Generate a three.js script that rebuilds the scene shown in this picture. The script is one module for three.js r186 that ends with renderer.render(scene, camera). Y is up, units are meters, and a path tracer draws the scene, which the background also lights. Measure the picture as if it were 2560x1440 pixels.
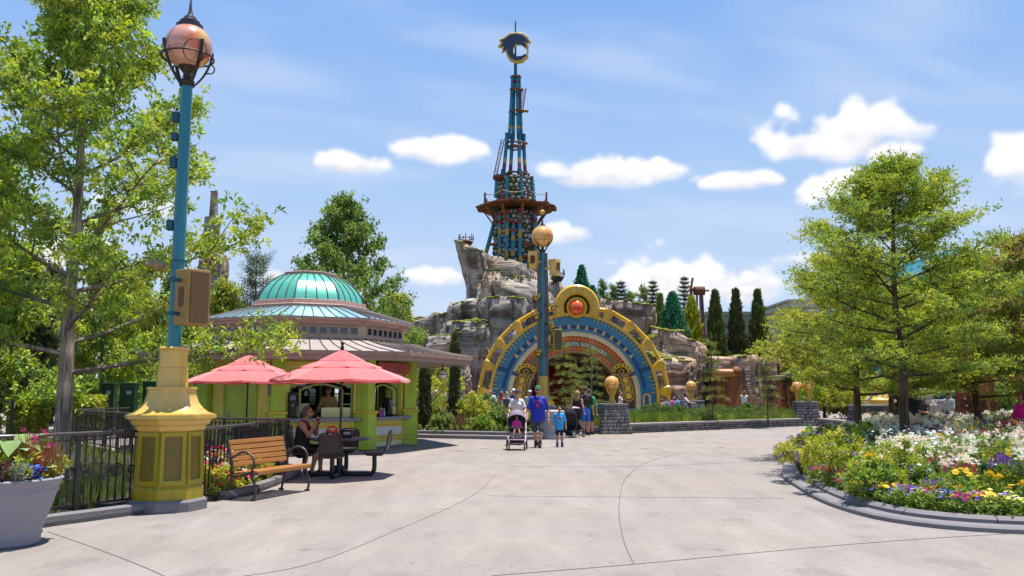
import * as THREE from 'three';
import { mergeGeometries, toCreasedNormals } from 'three/addons/utils/BufferGeometryUtils.js';
import { RoundedBoxGeometry } from 'three/addons/geometries/RoundedBoxGeometry.js';
import { FontLoader } from 'three/addons/loaders/FontLoader.js';
import { TextGeometry } from 'three/addons/geometries/TextGeometry.js';

// ---------- camera ----------
const scene = new THREE.Scene();
const F = 2110, EYE = 1.65, PITCH = Math.atan(260 / F);          // focal length in photo pixels, eye height, upward tilt
const camera = new THREE.PerspectiveCamera(2 * Math.atan(720 / F) * 180 / Math.PI, 16 / 9, 0.1, 1500);
camera.position.set(0, EYE, 0);
camera.rotation.set(PITCH, 0, 0);
const renderer = new THREE.WebGLRenderer({ antialias: true });
renderer.toneMapping = THREE.LinearToneMapping;
renderer.toneMappingExposure = 1.6;
renderer.shadowMap.enabled = true;

// ---------- numbers ----------
function RNG(seed) { let a = seed >>> 0; return () => { a = (a + 0x6D2B79F5) | 0; let t = Math.imul(a ^ (a >>> 15), 1 | a); t = (t + Math.imul(t ^ (t >>> 7), 61 | t)) ^ t; return ((t ^ (t >>> 14)) >>> 0) / 4294967296; }; }
let rnd = RNG(7);
const rr = (a, b) => a + (b - a) * rnd();
const pick = (a) => a[Math.floor(rnd() * a.length) % a.length];
const V = (x, y, z) => new THREE.Vector3(x, y, z);
const lerp = (a, b, t) => a + (b - a) * t, clamp = (x, a, b) => Math.min(b, Math.max(a, x));
const sstep = (a, b, x) => { const t = clamp((x - a) / (b - a), 0, 1); return t * t * (3 - 2 * t); };
const hash3 = (x, y, z) => { let h = Math.imul(x, 374761393) ^ Math.imul(y, 668265263) ^ Math.imul(z, 1274126177); h = Math.imul(h ^ (h >>> 13), 1103515245); return ((h ^ (h >>> 16)) >>> 0) / 4294967296; };
const NT = new Float32Array(4096), PT = new Uint16Array(8192);
for (let i = 0; i < 4096; i++) { NT[i] = hash3(i, 17, 91); PT[i] = PT[i + 4096] = Math.floor(hash3(i, 5, 3) * 4096); }
function noise3(x, y, z) {
  const X = Math.floor(x), Y = Math.floor(y), Z = Math.floor(z); let u = x - X, v = y - Y, w = z - Z;
  u = u * u * (3 - 2 * u); v = v * v * (3 - 2 * v); w = w * w * (3 - 2 * w);
  const z0 = PT[Z & 4095], z1 = PT[(Z + 1) & 4095], y00 = PT[(Y & 4095) + z0 & 4095], y10 = PT[(Y + 1 & 4095) + z0 & 4095], y01 = PT[(Y & 4095) + z1 & 4095], y11 = PT[(Y + 1 & 4095) + z1 & 4095];
  const a = NT[X + y00 & 4095], b = NT[X + 1 + y00 & 4095], c = NT[X + y10 & 4095], d = NT[X + 1 + y10 & 4095], e = NT[X + y01 & 4095], f = NT[X + 1 + y01 & 4095], g = NT[X + y11 & 4095], h = NT[X + 1 + y11 & 4095];
  const p = a + (b - a) * u, q = c + (d - c) * u, r = e + (f - e) * u, s = g + (h - g) * u, m = p + (q - p) * v;
  return m + (r + (s - r) * v - m) * w;
}
const fbm = (x, y, z, o = 4) => { let s = 0, a = 0.5, n = 0; for (let i = 0; i < o; i++) { s += a * noise3(x, y, z); n += a; a *= 0.5; x *= 2.03; y *= 2.03; z *= 2.03; } return s / n; };
// a photo pixel as a direction, as a point on a level plane, and as a point at a given distance ahead
const dirOf = (px, py) => { const x = (px - 1280) / F, y = (720 - py) / F, c = Math.cos(PITCH), s = Math.sin(PITCH); return V(x, y * c + s, y * s - c); };
const gp = (px, py, y = 0) => { const d = dirOf(px, py), t = (y - EYE) / d.y; return V(d.x * t, y, d.z * t); };
const at = (px, py, d) => { const r = dirOf(px, py), t = d / -r.z; return V(r.x * t, EYE + r.y * t, -d); };

// ---------- sky: air and clouds ----------
const SUN = V(0.15, 1, -0.05).normalize();
{
  const W = 2048, H = 1024, data = new Float32Array(W * H * 4), K = 1 / 1.6;
  const clouds = [];
  const R = RNG(11);
  const put = (px, py, w, h, dens = 1) => { const d = dirOf(px, py).normalize(); clouds.push({ az: Math.atan2(d.z, d.x), el: Math.asin(d.y), w: w / F * 0.5, h: h / F * 0.5, s: R() * 100, dens }); };
  for (const c of [[1100, 386, 250, 74], [868, 415, 180, 66], [1500, 440, 360, 112], [1640, 430, 180, 70], [2120, 345, 400, 150], [2250, 385, 160, 70], [2070, 478, 220, 96], [1855, 458, 170, 48], [1405, 590, 150, 66], [1085, 694, 160, 74],
    [1660, 705, 260, 170], [1830, 715, 270, 140], [1740, 735, 360, 110], [2020, 650, 190, 60], [2545, 430, 110, 170], [2475, 425, 30, 30, .6], [2440, 664, 120, 70], [650, 700, 110, 60, .7], [1740, 452, 40, 22, .6], [1530, 657, 40, 16, .5], [350, 520, 200, 70, .7], [120, 640, 260, 90, .8]]) put(...c);
  for (let i = 0; i < 70; i++) {                                   // the same fair-weather clouds all round
    const az = -Math.PI + R() * 2 * Math.PI, el = 0.05 + Math.pow(R(), 1.6) * 0.75;
    if (Math.abs(az + Math.PI / 2) < 0.62 && el < 0.5) continue;
    const w = 0.04 + R() * 0.07; clouds.push({ az, el, w, h: w * (0.3 + R() * 0.2), s: R() * 100, dens: 0.6 + R() * 0.4 });
  }
  const lin = (c) => c.map((x) => Math.pow(x / 255, 2.2));
  const stops = [[0, lin([212, 229, 250])], [0.12, lin([196, 219, 250])], [0.25, lin([170, 203, 247])], [0.45, lin([136, 180, 243])], [0.8, lin([98, 150, 228])], [1.6, lin([80, 132, 215])]];
  for (let j = 0; j < H; j++) {
    const el = ((j + 0.5) / H - 0.5) * Math.PI;
    let k = 0; const e = Math.max(0, el); while (k < stops.length - 2 && e > stops[k + 1][0]) k++;
    const t = clamp((e - stops[k][0]) / (stops[k + 1][0] - stops[k][0]), 0, 1), base = [0, 1, 2].map((c) => lerp(stops[k][1][c], stops[k + 1][1][c], t));
    let ci = 0; const near = clouds.filter((c) => Math.abs(el - c.el) < c.h * 2.2);
    for (let i = 0; i < W; i++) {
      const az = ((i + 0.5) / W - 0.5) * 2 * Math.PI, o = (j * W + i) * 4;
      const x = Math.cos(az) * Math.cos(el), y = Math.sin(el), z = Math.sin(az) * Math.cos(el);
      let col = base.slice();
      if (el > -0.05) {
        const kk = 1 / (Math.max(0.02, y) + 0.25);
        if (i % 4 === 0) ci = sstep(0.46, 0.8, fbm(x * kk * 2.2 + 3, z * kk * 5.5 + x * kk * 1.5, 4.5, 4)) * 0.36;
        col = col.map((c, q) => lerp(c, [0.80, 0.86, 0.98][q], ci));
        let a = 0, sh = 0;
        for (const c of near) {
          let da = az - c.az; if (da > Math.PI) da -= 2 * Math.PI; if (da < -Math.PI) da += 2 * Math.PI;
          const u = da * Math.cos(el) / c.w; if (Math.abs(u) > 1.9) continue;
          const v = (el - c.el) / c.h;
          const n = fbm(x * 30 + c.s, y * 38, z * 30, 6), n2 = fbm(x * 11 + c.s, y * 14 + 7, z * 11, 3);
          const vv = v < 0 ? v * 1.6 : v * 0.9;
          const f = 1 - Math.pow(Math.abs(u), 2.2) - vv * vv + (n - 0.5) * 3.0 + (n2 - 0.5) * 1.5 - 0.15;
          const aa = Math.pow(sstep(-0.05, v > 0 ? 0.42 : 1.05, f), 0.9) * c.dens;
          if (aa > a) { a = aa; sh = clamp(sstep(0.5, -0.75, v + (n - 0.5) * 2.2) * sstep(0.0, 0.9, f) + sstep(0.5, 0.3, n) * 0.35 * sstep(0.3, 1.2, f), 0, 1); }
        }
        col = col.map((c, q) => lerp(c, lerp([1.04, 1.04, 1.05][q], [0.66, 0.67, 0.77][q], sh * 0.9), a));
      }
      for (let q = 0; q < 3; q++) data[o + q] = col[q] * K;
      data[o + 3] = 1;
    }
  }
  const sky = new THREE.DataTexture(data, W, H, THREE.RGBAFormat, THREE.FloatType);
  sky.mapping = THREE.EquirectangularReflectionMapping; sky.magFilter = THREE.LinearFilter; sky.needsUpdate = true;
  scene.background = sky; scene.environment = sky;
}
const sun = new THREE.DirectionalLight(new THREE.Color(1, 0.95, 0.87), 5);
sun.position.copy(SUN).multiplyScalar(120); sun.target.position.set(0, 0, -30);
sun.position.add(sun.target.position);
sun.castShadow = true; sun.shadow.mapSize.set(4096, 4096);
Object.assign(sun.shadow.camera, { left: -60, right: 60, top: 60, bottom: -60, near: 1, far: 260 });
scene.add(sun, sun.target);

// ---------- building blocks ----------
const used = new Map();
const numbered = (n) => { const k = used.get(n) ?? 0; used.set(n, k + 1); return k ? `${n}_${String(k).padStart(3, '0')}` : n; };
function norm(g) {                                                  // same attributes everywhere, so that pieces can be merged
  if (g.index) g = g.toNonIndexed();
  if (!g.attributes.normal) g.computeVertexNormals();
  if (!g.attributes.uv) g.setAttribute('uv', new THREE.Float32BufferAttribute(new Float32Array(g.attributes.position.count * 2), 2));
  for (const k of Object.keys(g.attributes)) if (!['position', 'normal', 'uv'].includes(k)) g.deleteAttribute(k);
  g.morphAttributes = {};
  return g;
}
const merge = (a) => (a.length === 1 ? a[0] : mergeGeometries(a.map(norm), false));
function triUV(g, s = 1) {                                          // uv in metres on the plane each face mostly lies in
  const p = g.attributes.position, n = g.attributes.normal, uv = new Float32Array(p.count * 2);
  for (let i = 0; i < p.count; i++) {
    const ax = Math.abs(n.getX(i)), ay = Math.abs(n.getY(i)), az = Math.abs(n.getZ(i));
    const [u, v] = ay > ax && ay > az ? [p.getX(i), p.getZ(i)] : ax > az ? [p.getZ(i), p.getY(i)] : [p.getX(i), p.getY(i)];
    uv[i * 2] = u * s; uv[i * 2 + 1] = v * s;
  }
  g.setAttribute('uv', new THREE.BufferAttribute(uv, 2));
  return g;
}
function obj(name, geo, mat, parent = scene, uv = true) {
  let g = Array.isArray(geo) ? merge(geo) : geo;
  if (!g.attributes.normal) g.computeVertexNormals();
  if (uv && !g.userData.own) g = triUV(g);
  const m = new THREE.Mesh(g, mat);
  m.name = parent === scene ? numbered(name) : name; m.castShadow = m.receiveShadow = true;
  parent.add(m); return m;
}
function tag(o, label, category, group, kind) {
  if (label) o.userData.label = label; if (category) o.userData.category = category;
  if (group) o.userData.group = group; if (kind) o.userData.kind = kind; return o;
}
function thing(name, label, category, pos = [0, 0, 0], turn = 0, group) {
  const o = new THREE.Group(); o.name = numbered(name); scene.add(o);
  o.position.set(pos.x ?? pos[0], pos.y ?? pos[1], pos.z ?? pos[2]); o.rotation.y = turn; return tag(o, label, category, group);
}
function part(name, parent) { const g = new THREE.Group(); g.name = name; parent.add(g); return g; }
const struct = (name, geo, mat, label) => tag(obj(name, geo, mat), label, undefined, undefined, 'structure');
function dup(o, pos, turn, label, group) {
  const c = o.clone(); c.name = numbered(o.name.replace(/_\d{3}$/, '')); scene.add(c); c.userData = { ...o.userData };
  c.position.set(pos.x ?? pos[0], pos.y ?? pos[1], pos.z ?? pos[2]); c.rotation.y = turn; if (label) c.userData.label = label; if (group) c.userData.group = group; return c;
}
const T = (g, x = 0, y = 0, z = 0) => g.translate(x, y, z);
const box = (w, h, d, x = 0, y = 0, z = 0) => T(new THREE.BoxGeometry(w, h, d), x, y, z);
const rbox = (w, h, d, x = 0, y = 0, z = 0, r = 0.02, s = 2) => T(new RoundedBoxGeometry(w, h, d, s, Math.min(r, w / 2.1, h / 2.1, d / 2.1)), x, y, z);
const cyl = (r0, r1, h, x = 0, y = 0, z = 0, s = 20) => T(new THREE.CylinderGeometry(r1, r0, h, s), x, y + h / 2, z);
const sph = (r, x = 0, y = 0, z = 0, a = 20, b = 14) => T(new THREE.SphereGeometry(r, a, b), x, y, z);
const torus = (R, r, x = 0, y = 0, z = 0, a = 8, b = 32, arc = Math.PI * 2) => T(new THREE.TorusGeometry(R, r, a, b, arc), x, y, z);
const lathe = (pts, s = 32) => new THREE.LatheGeometry(pts.map((p) => new THREE.Vector2(p[0], p[1])), s);
const crease = (g, a = 0.6) => { const c = toCreasedNormals(g, a); return c; };
const octa = (pts, n = 8, off = 0) => crease(new THREE.LatheGeometry(pts.map((p) => new THREE.Vector2(p[0], p[1])), n, off), 0.5);
const tube = (pts, r, s = 24, k = 8, closed = false) => new THREE.TubeGeometry(new THREE.CatmullRomCurve3(pts.map((p) => (p.isVector3 ? p : V(...p))), closed), s, r, k, closed);
const UP = V(0, 1, 0);
function rod(a, b, r0, r1 = r0, s = 8) {                            // straight round bar from a to b
  a = a.isVector3 ? a : V(...a); b = b.isVector3 ? b : V(...b);
  const d = b.clone().sub(a), l = d.length(), g = new THREE.CylinderGeometry(r1, r0, l, s);
  g.applyQuaternion(new THREE.Quaternion().setFromUnitVectors(UP, d.normalize())); return g.translate((a.x + b.x) / 2, (a.y + b.y) / 2, (a.z + b.z) / 2);
}
function bar(a, b, w, h) {                                          // straight flat bar from a to b, h upright
  a = a.isVector3 ? a : V(...a); b = b.isVector3 ? b : V(...b);
  const d = b.clone().sub(a), l = d.length(), m = new THREE.Matrix4().lookAt(V(0, 0, 0), d, Math.abs(d.y) > l * 0.99 ? V(0, 0, 1) : UP);
  return new THREE.BoxGeometry(w, h, l).applyMatrix4(m).translate((a.x + b.x) / 2, (a.y + b.y) / 2, (a.z + b.z) / 2);
}
const rotY = (g, a) => g.rotateY(a), rotX = (g, a) => g.rotateX(a), rotZ = (g, a) => g.rotateZ(a);
function extr(pts, depth, bevel = 0, holes = []) {
  const s = pts.curves ? pts : new THREE.Shape(pts.map((p) => new THREE.Vector2(p[0], p[1])));
  for (const h of holes) s.holes.push(h.curves ? h : new THREE.Path(h.map((p) => new THREE.Vector2(p[0], p[1]))));
  return new THREE.ExtrudeGeometry(s, { depth, bevelEnabled: bevel > 0, bevelSize: bevel, bevelThickness: bevel, bevelSegments: 1, curveSegments: 16 });
}
function sheet(pts, y, th = 0.02) {                                 // level slab with the outline pts ([x, z]), top at y
  const s = new THREE.Shape(pts.map((p) => new THREE.Vector2(p[0], -p[1])));
  return new THREE.ExtrudeGeometry(s, { depth: th, bevelEnabled: false, curveSegments: 8 }).rotateX(-Math.PI / 2).translate(0, y - th, 0);
}
const QI = new THREE.Quaternion();
function inst(name, geo, mat, parent, list) {                       // list of { p, q, s, c }
  const m = new THREE.InstancedMesh(geo, mat, list.length), M4 = new THREE.Matrix4(), S = V(1, 1, 1), C = new THREE.Color();
  m.name = parent === scene ? numbered(name) : name;
  list.forEach((e, i) => {
    if (Array.isArray(e.s)) S.set(...e.s); else S.setScalar(e.s ?? 1);
    m.setMatrixAt(i, M4.compose(e.p, e.q ?? QI, S)); if (e.c) m.setColorAt(i, C.setRGB(...e.c));
  });
  m.castShadow = m.receiveShadow = true; m.userData.kind = 'stuff'; parent.add(m); return m;
}
const eul = new THREE.Euler();
const Q = (x, y, z) => new THREE.Quaternion().setFromEuler(eul.set(x, y, z, 'YXZ'));
const Qdir = (d) => new THREE.Quaternion().setFromUnitVectors(UP, d.clone().normalize());

// ---------- computed surfaces ----------
function tex(w, h, fn, srgb = true, rep = [1, 1]) {
  const d = new Uint8Array(w * h * 4);
  for (let j = 0; j < h; j++) for (let i = 0; i < w; i++) { const c = fn(i / w, j / h, i, j), o = (j * w + i) * 4; for (let q = 0; q < 3; q++) d[o + q] = clamp(Math.round((Array.isArray(c) ? c[q] : c) * 255), 0, 255); d[o + 3] = 255; }
  const t = new THREE.DataTexture(d, w, h); t.wrapS = t.wrapT = THREE.MirroredRepeatWrapping; t.magFilter = THREE.LinearFilter; t.minFilter = THREE.LinearMipmapLinearFilter; t.generateMipmaps = true;
  if (srgb) t.colorSpace = THREE.SRGBColorSpace; t.repeat.set(...rep); t.needsUpdate = true; return t;
}
const texGrain = tex(512, 512, (u, v) => 0.9 + 0.07 * (fbm(u * 9, v * 9, 1, 4) * 2 - 1) * 0.9 + 0.05 * (noise3(u * 220, v * 220, 2) - 0.5), true, [0.5, 0.5]);
const bumpGrain = tex(512, 512, (u, v) => fbm(u * 60, v * 60, 3, 3), false, [1, 1]);
const texConcrete = tex(1024, 1024, (u, v) => {
  const n = fbm(u * 14, v * 14, 1, 5), m = fbm(u * 60 + 5, v * 16, 4, 4), f = noise3(u * 500, v * 500, 2), st = fbm(u * 34, v * 30, 7.7, 4), spk = noise3(u * 320, v * 320, 12);
  let k = 0.82 + (n - 0.5) * 0.09 + (m - 0.5) * 0.11 + (f - 0.5) * 0.05 - sstep(0.60, 0.74, st) * 0.05 - (spk > 0.90 ? (spk - 0.90) * 2.2 : 0);
  const w = fbm(u * 6, v * 6, 21, 3) - 0.5;
  return [k * (1 + w * 0.05), k * 0.965, k * (0.935 - w * 0.07)];
}, true, [1 / 16, 1 / 16]);
const bumpConcrete = tex(512, 512, (u, v) => fbm(u * 90, v * 90, 3, 3) * 0.6 + fbm(u * 14, v * 120, 5, 2) * 0.4, false, [0.7, 0.7]);
const texRock = tex(1024, 1024, (u, v) => {
  const a = fbm(u * 7, v * 11, 1, 5), b = fbm(u * 24, v * 5, 5, 4), c = fbm(u * 60, v * 60, 9, 3), crk = Math.abs(fbm(u * 8, v * 14, 14, 4) - 0.5), st = Math.abs(fbm(u * 3, v * 26, 17, 3) - 0.5);
  let k = 0.70 + (a - 0.5) * 0.5 + (c - 0.5) * 0.22 - sstep(0.5, 0.75, b) * 0.24 - sstep(0.014, 0, crk) * 0.26 - sstep(0.012, 0, st) * 0.08;
  const w = sstep(0.45, 0.72, fbm(u * 5 + 9, v * 5, 33, 4));
  return [k * lerp(0.97, 1.07, w), k * lerp(0.95, 0.93, w), k * lerp(0.93, 0.78, w)];
}, true, [1 / 7, 1 / 7]);
const bumpRock = tex(1024, 1024, (u, v) => { const crk = Math.abs(fbm(u * 8, v * 14, 14, 4) - 0.5), st = Math.abs(fbm(u * 3, v * 26, 17, 3) - 0.5); return clamp(fbm(u * 16, v * 26, 1, 6) * 0.8 + 0.1 - sstep(0.025, 0, crk) * 0.3 - sstep(0.025, 0, st) * 0.25, 0, 1); }, false, [1 / 7, 1 / 7]);
const texBark = tex(512, 512, (u, v) => { const a = fbm(u * 30, v * 6, 2, 4), b = fbm(u * 6, v * 6, 3, 3); const k = 0.62 + (a - 0.5) * 0.75 + (b - 0.5) * 0.35; return [k, k * 0.95, k * 0.87]; }, true, [1.2, 0.5]);
const bumpBark = tex(512, 512, (u, v) => fbm(u * 30, v * 6, 2, 4), false, [1.2, 0.5]);
const texWood = tex(512, 512, (u, v) => { const g = fbm(u * 3, v * 60, 2, 4), l = Math.sin((v * 18 + fbm(u * 2, v * 8, 5, 3) * 3) * 6.28) * 0.5 + 0.5; const k = 0.78 + (g - 0.5) * 0.4 - l * 0.08; return [k, k * 0.93, k * 0.83]; }, true, [0.6, 3]);
const texCloth = tex(256, 256, (u, v, i, j) => 0.86 + 0.05 * ((i + j) % 2) + (fbm(u * 5, v * 5, 4, 3) - 0.5) * 0.16, true, [3, 3]);
const texWorn = tex(512, 512, (u, v) => { const a = fbm(u * 8, v * 8, 31, 4), s = fbm(u * 40, v * 4, 33, 3), c = fbm(u * 60, v * 60, 35, 2); return 0.89 + (a - 0.5) * 0.14 - sstep(0.6, 0.78, s) * 0.07 - sstep(0.74, 0.82, c) * 0.05; }, true, [0.45, 0.45]);
const hex = (h) => new THREE.Color(h);
const C = (c) => (typeof c === 'number' ? new THREE.Color(c) : c.isColor ? c : new THREE.Color().setRGB(...c));
const mk = (c, rough = 0.6, o = {}) => new THREE.MeshPhysicalMaterial({ color: C(c), roughness: rough, map: texGrain, ...o });
const plain = (c, rough = 0.6, o = {}) => new THREE.MeshPhysicalMaterial({ color: C(c), roughness: rough, ...o });
const paint = (c, rough = 0.42, o = {}) => mk(c, rough, { map: texWorn, bumpMap: bumpGrain, bumpScale: 0.0008, ...o });
const leafMat = (c = [1, 1, 1], o = {}) => new THREE.MeshPhysicalMaterial({ color: C(c), roughness: 0.85, transmission: 0.5, thickness: 0, side: THREE.DoubleSide, ...o });
const glass = (c = 0x88a0a0) => new THREE.MeshPhysicalMaterial({ color: C(c), roughness: 0.03, transmission: 1, thickness: 0, ior: 1.5 });
const darkGlass = plain([0.012, 0.016, 0.02], 0.05, { clearcoat: 1 });
const M = {
  iron: paint([0.035, 0.026, 0.024], 0.45), ironPlum: paint([0.10, 0.075, 0.08], 0.4, { metalness: 0.3 }), teal: paint([0.004, 0.20, 0.26], 0.3, { clearcoat: 0.3 }), tealDark: paint([0.006, 0.08, 0.13], 0.4),
  cream: paint([0.82, 0.52, 0.11], 0.32, { clearcoat: 0.4 }), gold: paint([0.72, 0.42, 0.03], 0.33, { clearcoat: 0.3 }), olive: paint([0.46, 0.35, 0.010], 0.4), oliveDark: paint([0.22, 0.155, 0.012], 0.45),
  bronze: paint([0.045, 0.028, 0.018], 0.45, { metalness: 0.2 }), kerb: mk([0.22, 0.205, 0.21], 0.8, { bumpMap: bumpConcrete, bumpScale: 0.004 }), stoneCap: mk([0.36, 0.31, 0.29], 0.85, { bumpMap: bumpConcrete, bumpScale: 0.004 }),
  soil: mk([0.05, 0.032, 0.022], 0.95, { bumpMap: bumpGrain, bumpScale: 0.03 }), bark: new THREE.MeshPhysicalMaterial({ color: C([0.80, 0.72, 0.63]), roughness: 0.95, map: texBark, bumpMap: bumpBark, bumpScale: 0.02 }),
  barkDark: new THREE.MeshPhysicalMaterial({ color: C([0.30, 0.21, 0.15]), roughness: 0.95, map: texBark, bumpMap: bumpBark, bumpScale: 0.02 }),
  rock: new THREE.MeshPhysicalMaterial({ color: C([0.80, 0.725, 0.65]), roughness: 0.92, map: texRock, bumpMap: bumpRock, bumpScale: 0.15 }),
  rockWarm: new THREE.MeshPhysicalMaterial({ color: C([0.86, 0.66, 0.52]), roughness: 0.92, map: texRock, bumpMap: bumpRock, bumpScale: 0.15 }),
  rockRed: new THREE.MeshPhysicalMaterial({ color: C([0.72, 0.30, 0.14]), roughness: 0.92, map: texRock, bumpMap: bumpRock, bumpScale: 0.2 }),
  wood: new THREE.MeshPhysicalMaterial({ color: C([0.62, 0.30, 0.075]), roughness: 0.45, map: texWood, bumpMap: texWood, bumpScale: 0.0015 }),
  woodRust: new THREE.MeshPhysicalMaterial({ color: C([0.42, 0.14, 0.03]), roughness: 0.7, map: texWood, bumpMap: texWood, bumpScale: 0.01 }),
  woodBrown: new THREE.MeshPhysicalMaterial({ color: C([0.22, 0.09, 0.04]), roughness: 0.8, map: texWood, bumpMap: texWood, bumpScale: 0.01 }),
  white: mk([0.7, 0.69, 0.67], 0.5), rubber: plain([0.015, 0.015, 0.016], 0.7), steel: plain([0.4, 0.4, 0.41], 0.3, { metalness: 0.9 }), black: plain([0.012, 0.012, 0.013], 0.5),
};

// ---------- ground ----------
function sweep(path, profile, closed = false) {                     // profile [[side, up]] carried along a level path; side > 0 lies to the right of the way
  const n = path.length, m = profile.length, pos = [], idx = [];
  for (let i = 0; i < n; i++) {
    const a = path[closed ? (i + n - 1) % n : Math.max(0, i - 1)], b = path[closed ? (i + 1) % n : Math.min(n - 1, i + 1)], t = b.clone().sub(a).setY(0).normalize(), s = V(-t.z, 0, t.x);
    for (const [u, y] of profile) pos.push(path[i].x + s.x * u, path[i].y + y, path[i].z + s.z * u);
  }
  const last = closed ? n : n - 1;
  for (let i = 0; i < last; i++) for (let j = 0; j < m; j++) { const a = i * m + j, b = i * m + (j + 1) % m, c = ((i + 1) % n) * m + j, d = ((i + 1) % n) * m + (j + 1) % m; idx.push(a, c, b, b, c, d); }
  if (!closed) for (const [o, f] of [[0, 1], [(n - 1) * m, -1]]) for (let j = 1; j < m - 1; j++) f > 0 ? idx.push(o, o + j, o + j + 1) : idx.push(o, o + j + 1, o + j);
  const g = new THREE.BufferGeometry(); g.setAttribute('position', new THREE.Float32BufferAttribute(pos, 3)); g.setIndex(idx);
  return crease(g, 0.5);
}
const smooth = (pts, n, closed = false) => new THREE.CatmullRomCurve3(pts, closed, 'centripetal').getSpacedPoints(n);
const kerbProfile = (w, h, r = 0.025) => [[-w / 2, -0.05], [-w / 2, h - r], [-w / 2 + r, h], [w / 2 - r, h], [w / 2, h - r], [w / 2, -0.05]];
const grassGround = mk([0.055, 0.085, 0.02], 0.95, { bumpMap: bumpGrain, bumpScale: 0.04 });
struct('ground', sheet([[-700, 300], [700, 300], [700, -900], [-700, -900]], -0.06, 0.2), grassGround);
const concrete = new THREE.MeshPhysicalMaterial({ color: C([0.385, 0.357, 0.336]), roughness: 0.86, map: texConcrete, bumpMap: bumpConcrete, bumpScale: 0.004 });
const plaza = struct('plaza_pavement', sheet([[-80, 30], [80, 30], [80, -75], [-80, -75]], 0, 0.05), concrete);
const jointMat = plain([0.13, 0.115, 0.105], 0.95);
function joint(pts, w = 0.016) {                                    // sealed saw-cut joint in the slab
  const p = smooth(pts.map(([x, y]) => gp(x, y)), 50);
  obj('joint', sweep(p, [[-w / 2, 0.001], [-w / 2, 0.004], [w / 2, 0.004], [w / 2, 0.001]]), jointMat, plaza);
}
joint([[560, 1448], [745, 1418], [1000, 1322], [1180, 1240], [1240, 1185]], 0.008);
joint([[1585, 1412], [1562, 1360], [1548, 1290], [1550, 1240], [1562, 1200], [1600, 1165], [1650, 1145], [1720, 1130]], 0.012);
joint([[1230, 1440], [1585, 1411], [2000, 1372], [2300, 1348], [2700, 1325]], 0.014);
joint([[120, 1330], [230, 1368], [360, 1418], [420, 1445]], 0.012);
joint([[1220, 1240], [1550, 1243], [1960, 1246]], 0.004);
joint([[1265, 1166], [1600, 1166], [1950, 1150]], 0.004);
for (const [x, y] of [[1613, 1122], [1523, 1138], [1752, 1105], [1803, 1118], [1210, 1122], [1150, 1128]]) { const p = gp(x, y); obj('drain_slot', rbox(0.24, 0.012, 0.05, p.x, 0.002, p.z, 0.004, 1), jointMat, plaza); }

// planted beds: soil sheets inside kerbs
const P2 = (p) => [p.x, p.z];
const gardenA = [V(-13, 0, -9.0), gp(0, 1328), gp(125, 1312), gp(370, 1279), V(-4.75, 0, -12.35), gp(545, 1250), gp(600, 1238), gp(690, 1206), gp(727, 1192), gp(733, 1184), at(728, 1000, 16.9), at(640, 1000, 17.6), at(545, 1000, 18.0), at(335, 1000, 22), at(170, 1000, 27.6), at(-300, 1000, 30), V(-30, 0, -20)].map((v) => v.setY(0));
struct('garden_soil', sheet(gardenA.map(P2), 0.075, 0.1), M.soil);
const kA = smooth([gardenA[0], gardenA[1], gardenA[2], gardenA[3]], 40), kB = smooth(gardenA.slice(5, 13), 70);
for (const [i, k] of [kA, kB].entries()) {
  struct('kerb', sweep(k, [[-0.16, -0.04], [-0.16, 0.05], [-0.13, 0.07], [0.1, 0.075], [0.1, -0.04]].map(([u, y]) => [-u, y])), M.kerb);
  struct('kerb', sweep(k.map((p) => p.clone()), [[0.02, 0.0], [0.02, 0.12], [-0.0, 0.14], [-0.1, 0.14], [-0.12, 0.12], [-0.12, 0.0]].map(([u, y]) => [u + 0.14, y])), M.kerb);
}
const bedLeft = [at(1040, 1000, 31.2), at(1180, 1000, 30.4), at(1330, 1000, 29.9), at(1345, 1000, 30.6), at(1352, 1000, 33), at(1300, 1000, 38), at(1230, 1000, 40), at(1020, 1000, 40)].map((v) => v.setY(0));
struct('garden_soil', sheet(bedLeft.map(P2), 0.1, 0.12), M.soil);
struct('kerb', sweep(smooth(bedLeft.slice(0, 5), 50), kerbProfile(0.34, 0.14)), M.kerb);
struct('kerb', sweep(smooth(bedLeft.slice(0, 5).map((p) => p.clone().add(V(0, 0, -0.28))), 50), kerbProfile(0.2, 0.26)), M.kerb);
const wallL = at(1478, 1000, 33.6).setY(0), wallR = at(1992, 1000, 41.6).setY(0);
const bedMid = [at(1360, 1000, 33.2), at(1478, 1000, 33.7), wallR.clone(), at(2000, 1000, 47), at(1640, 1000, 46), at(1500, 1000, 42), at(1380, 1000, 40)].map((v) => v.setY(0));
struct('garden_soil', sheet(bedMid.map(P2), 0.2, 0.22), mk([0.06, 0.075, 0.022], 0.95, { bumpMap: bumpGrain, bumpScale: 0.04 }));
const bedEdge = smooth([[2005, 1078], [1978, 1110], [1960, 1150], [1953, 1186], [1958, 1200], [1987, 1219], [2039, 1251], [2108, 1278], [2212, 1304], [2351, 1323], [2560, 1337], [2800, 1340]].map(([x, y]) => gp(x, y)), 90);
struct('flower_bed_kerb', sweep(bedEdge, [[-0.02, -0.04], [-0.02, 0.05], [-0.05, 0.075], [-0.27, 0.08], [-0.27, -0.04]]), M.kerb);
const kerbIn = bedEdge.map((p, i) => { const a = bedEdge[Math.max(0, i - 1)], b = bedEdge[Math.min(90, i + 1)], t = b.clone().sub(a).normalize(); return p.clone().add(V(t.z, 0, -t.x).multiplyScalar(0.34)); });
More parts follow.
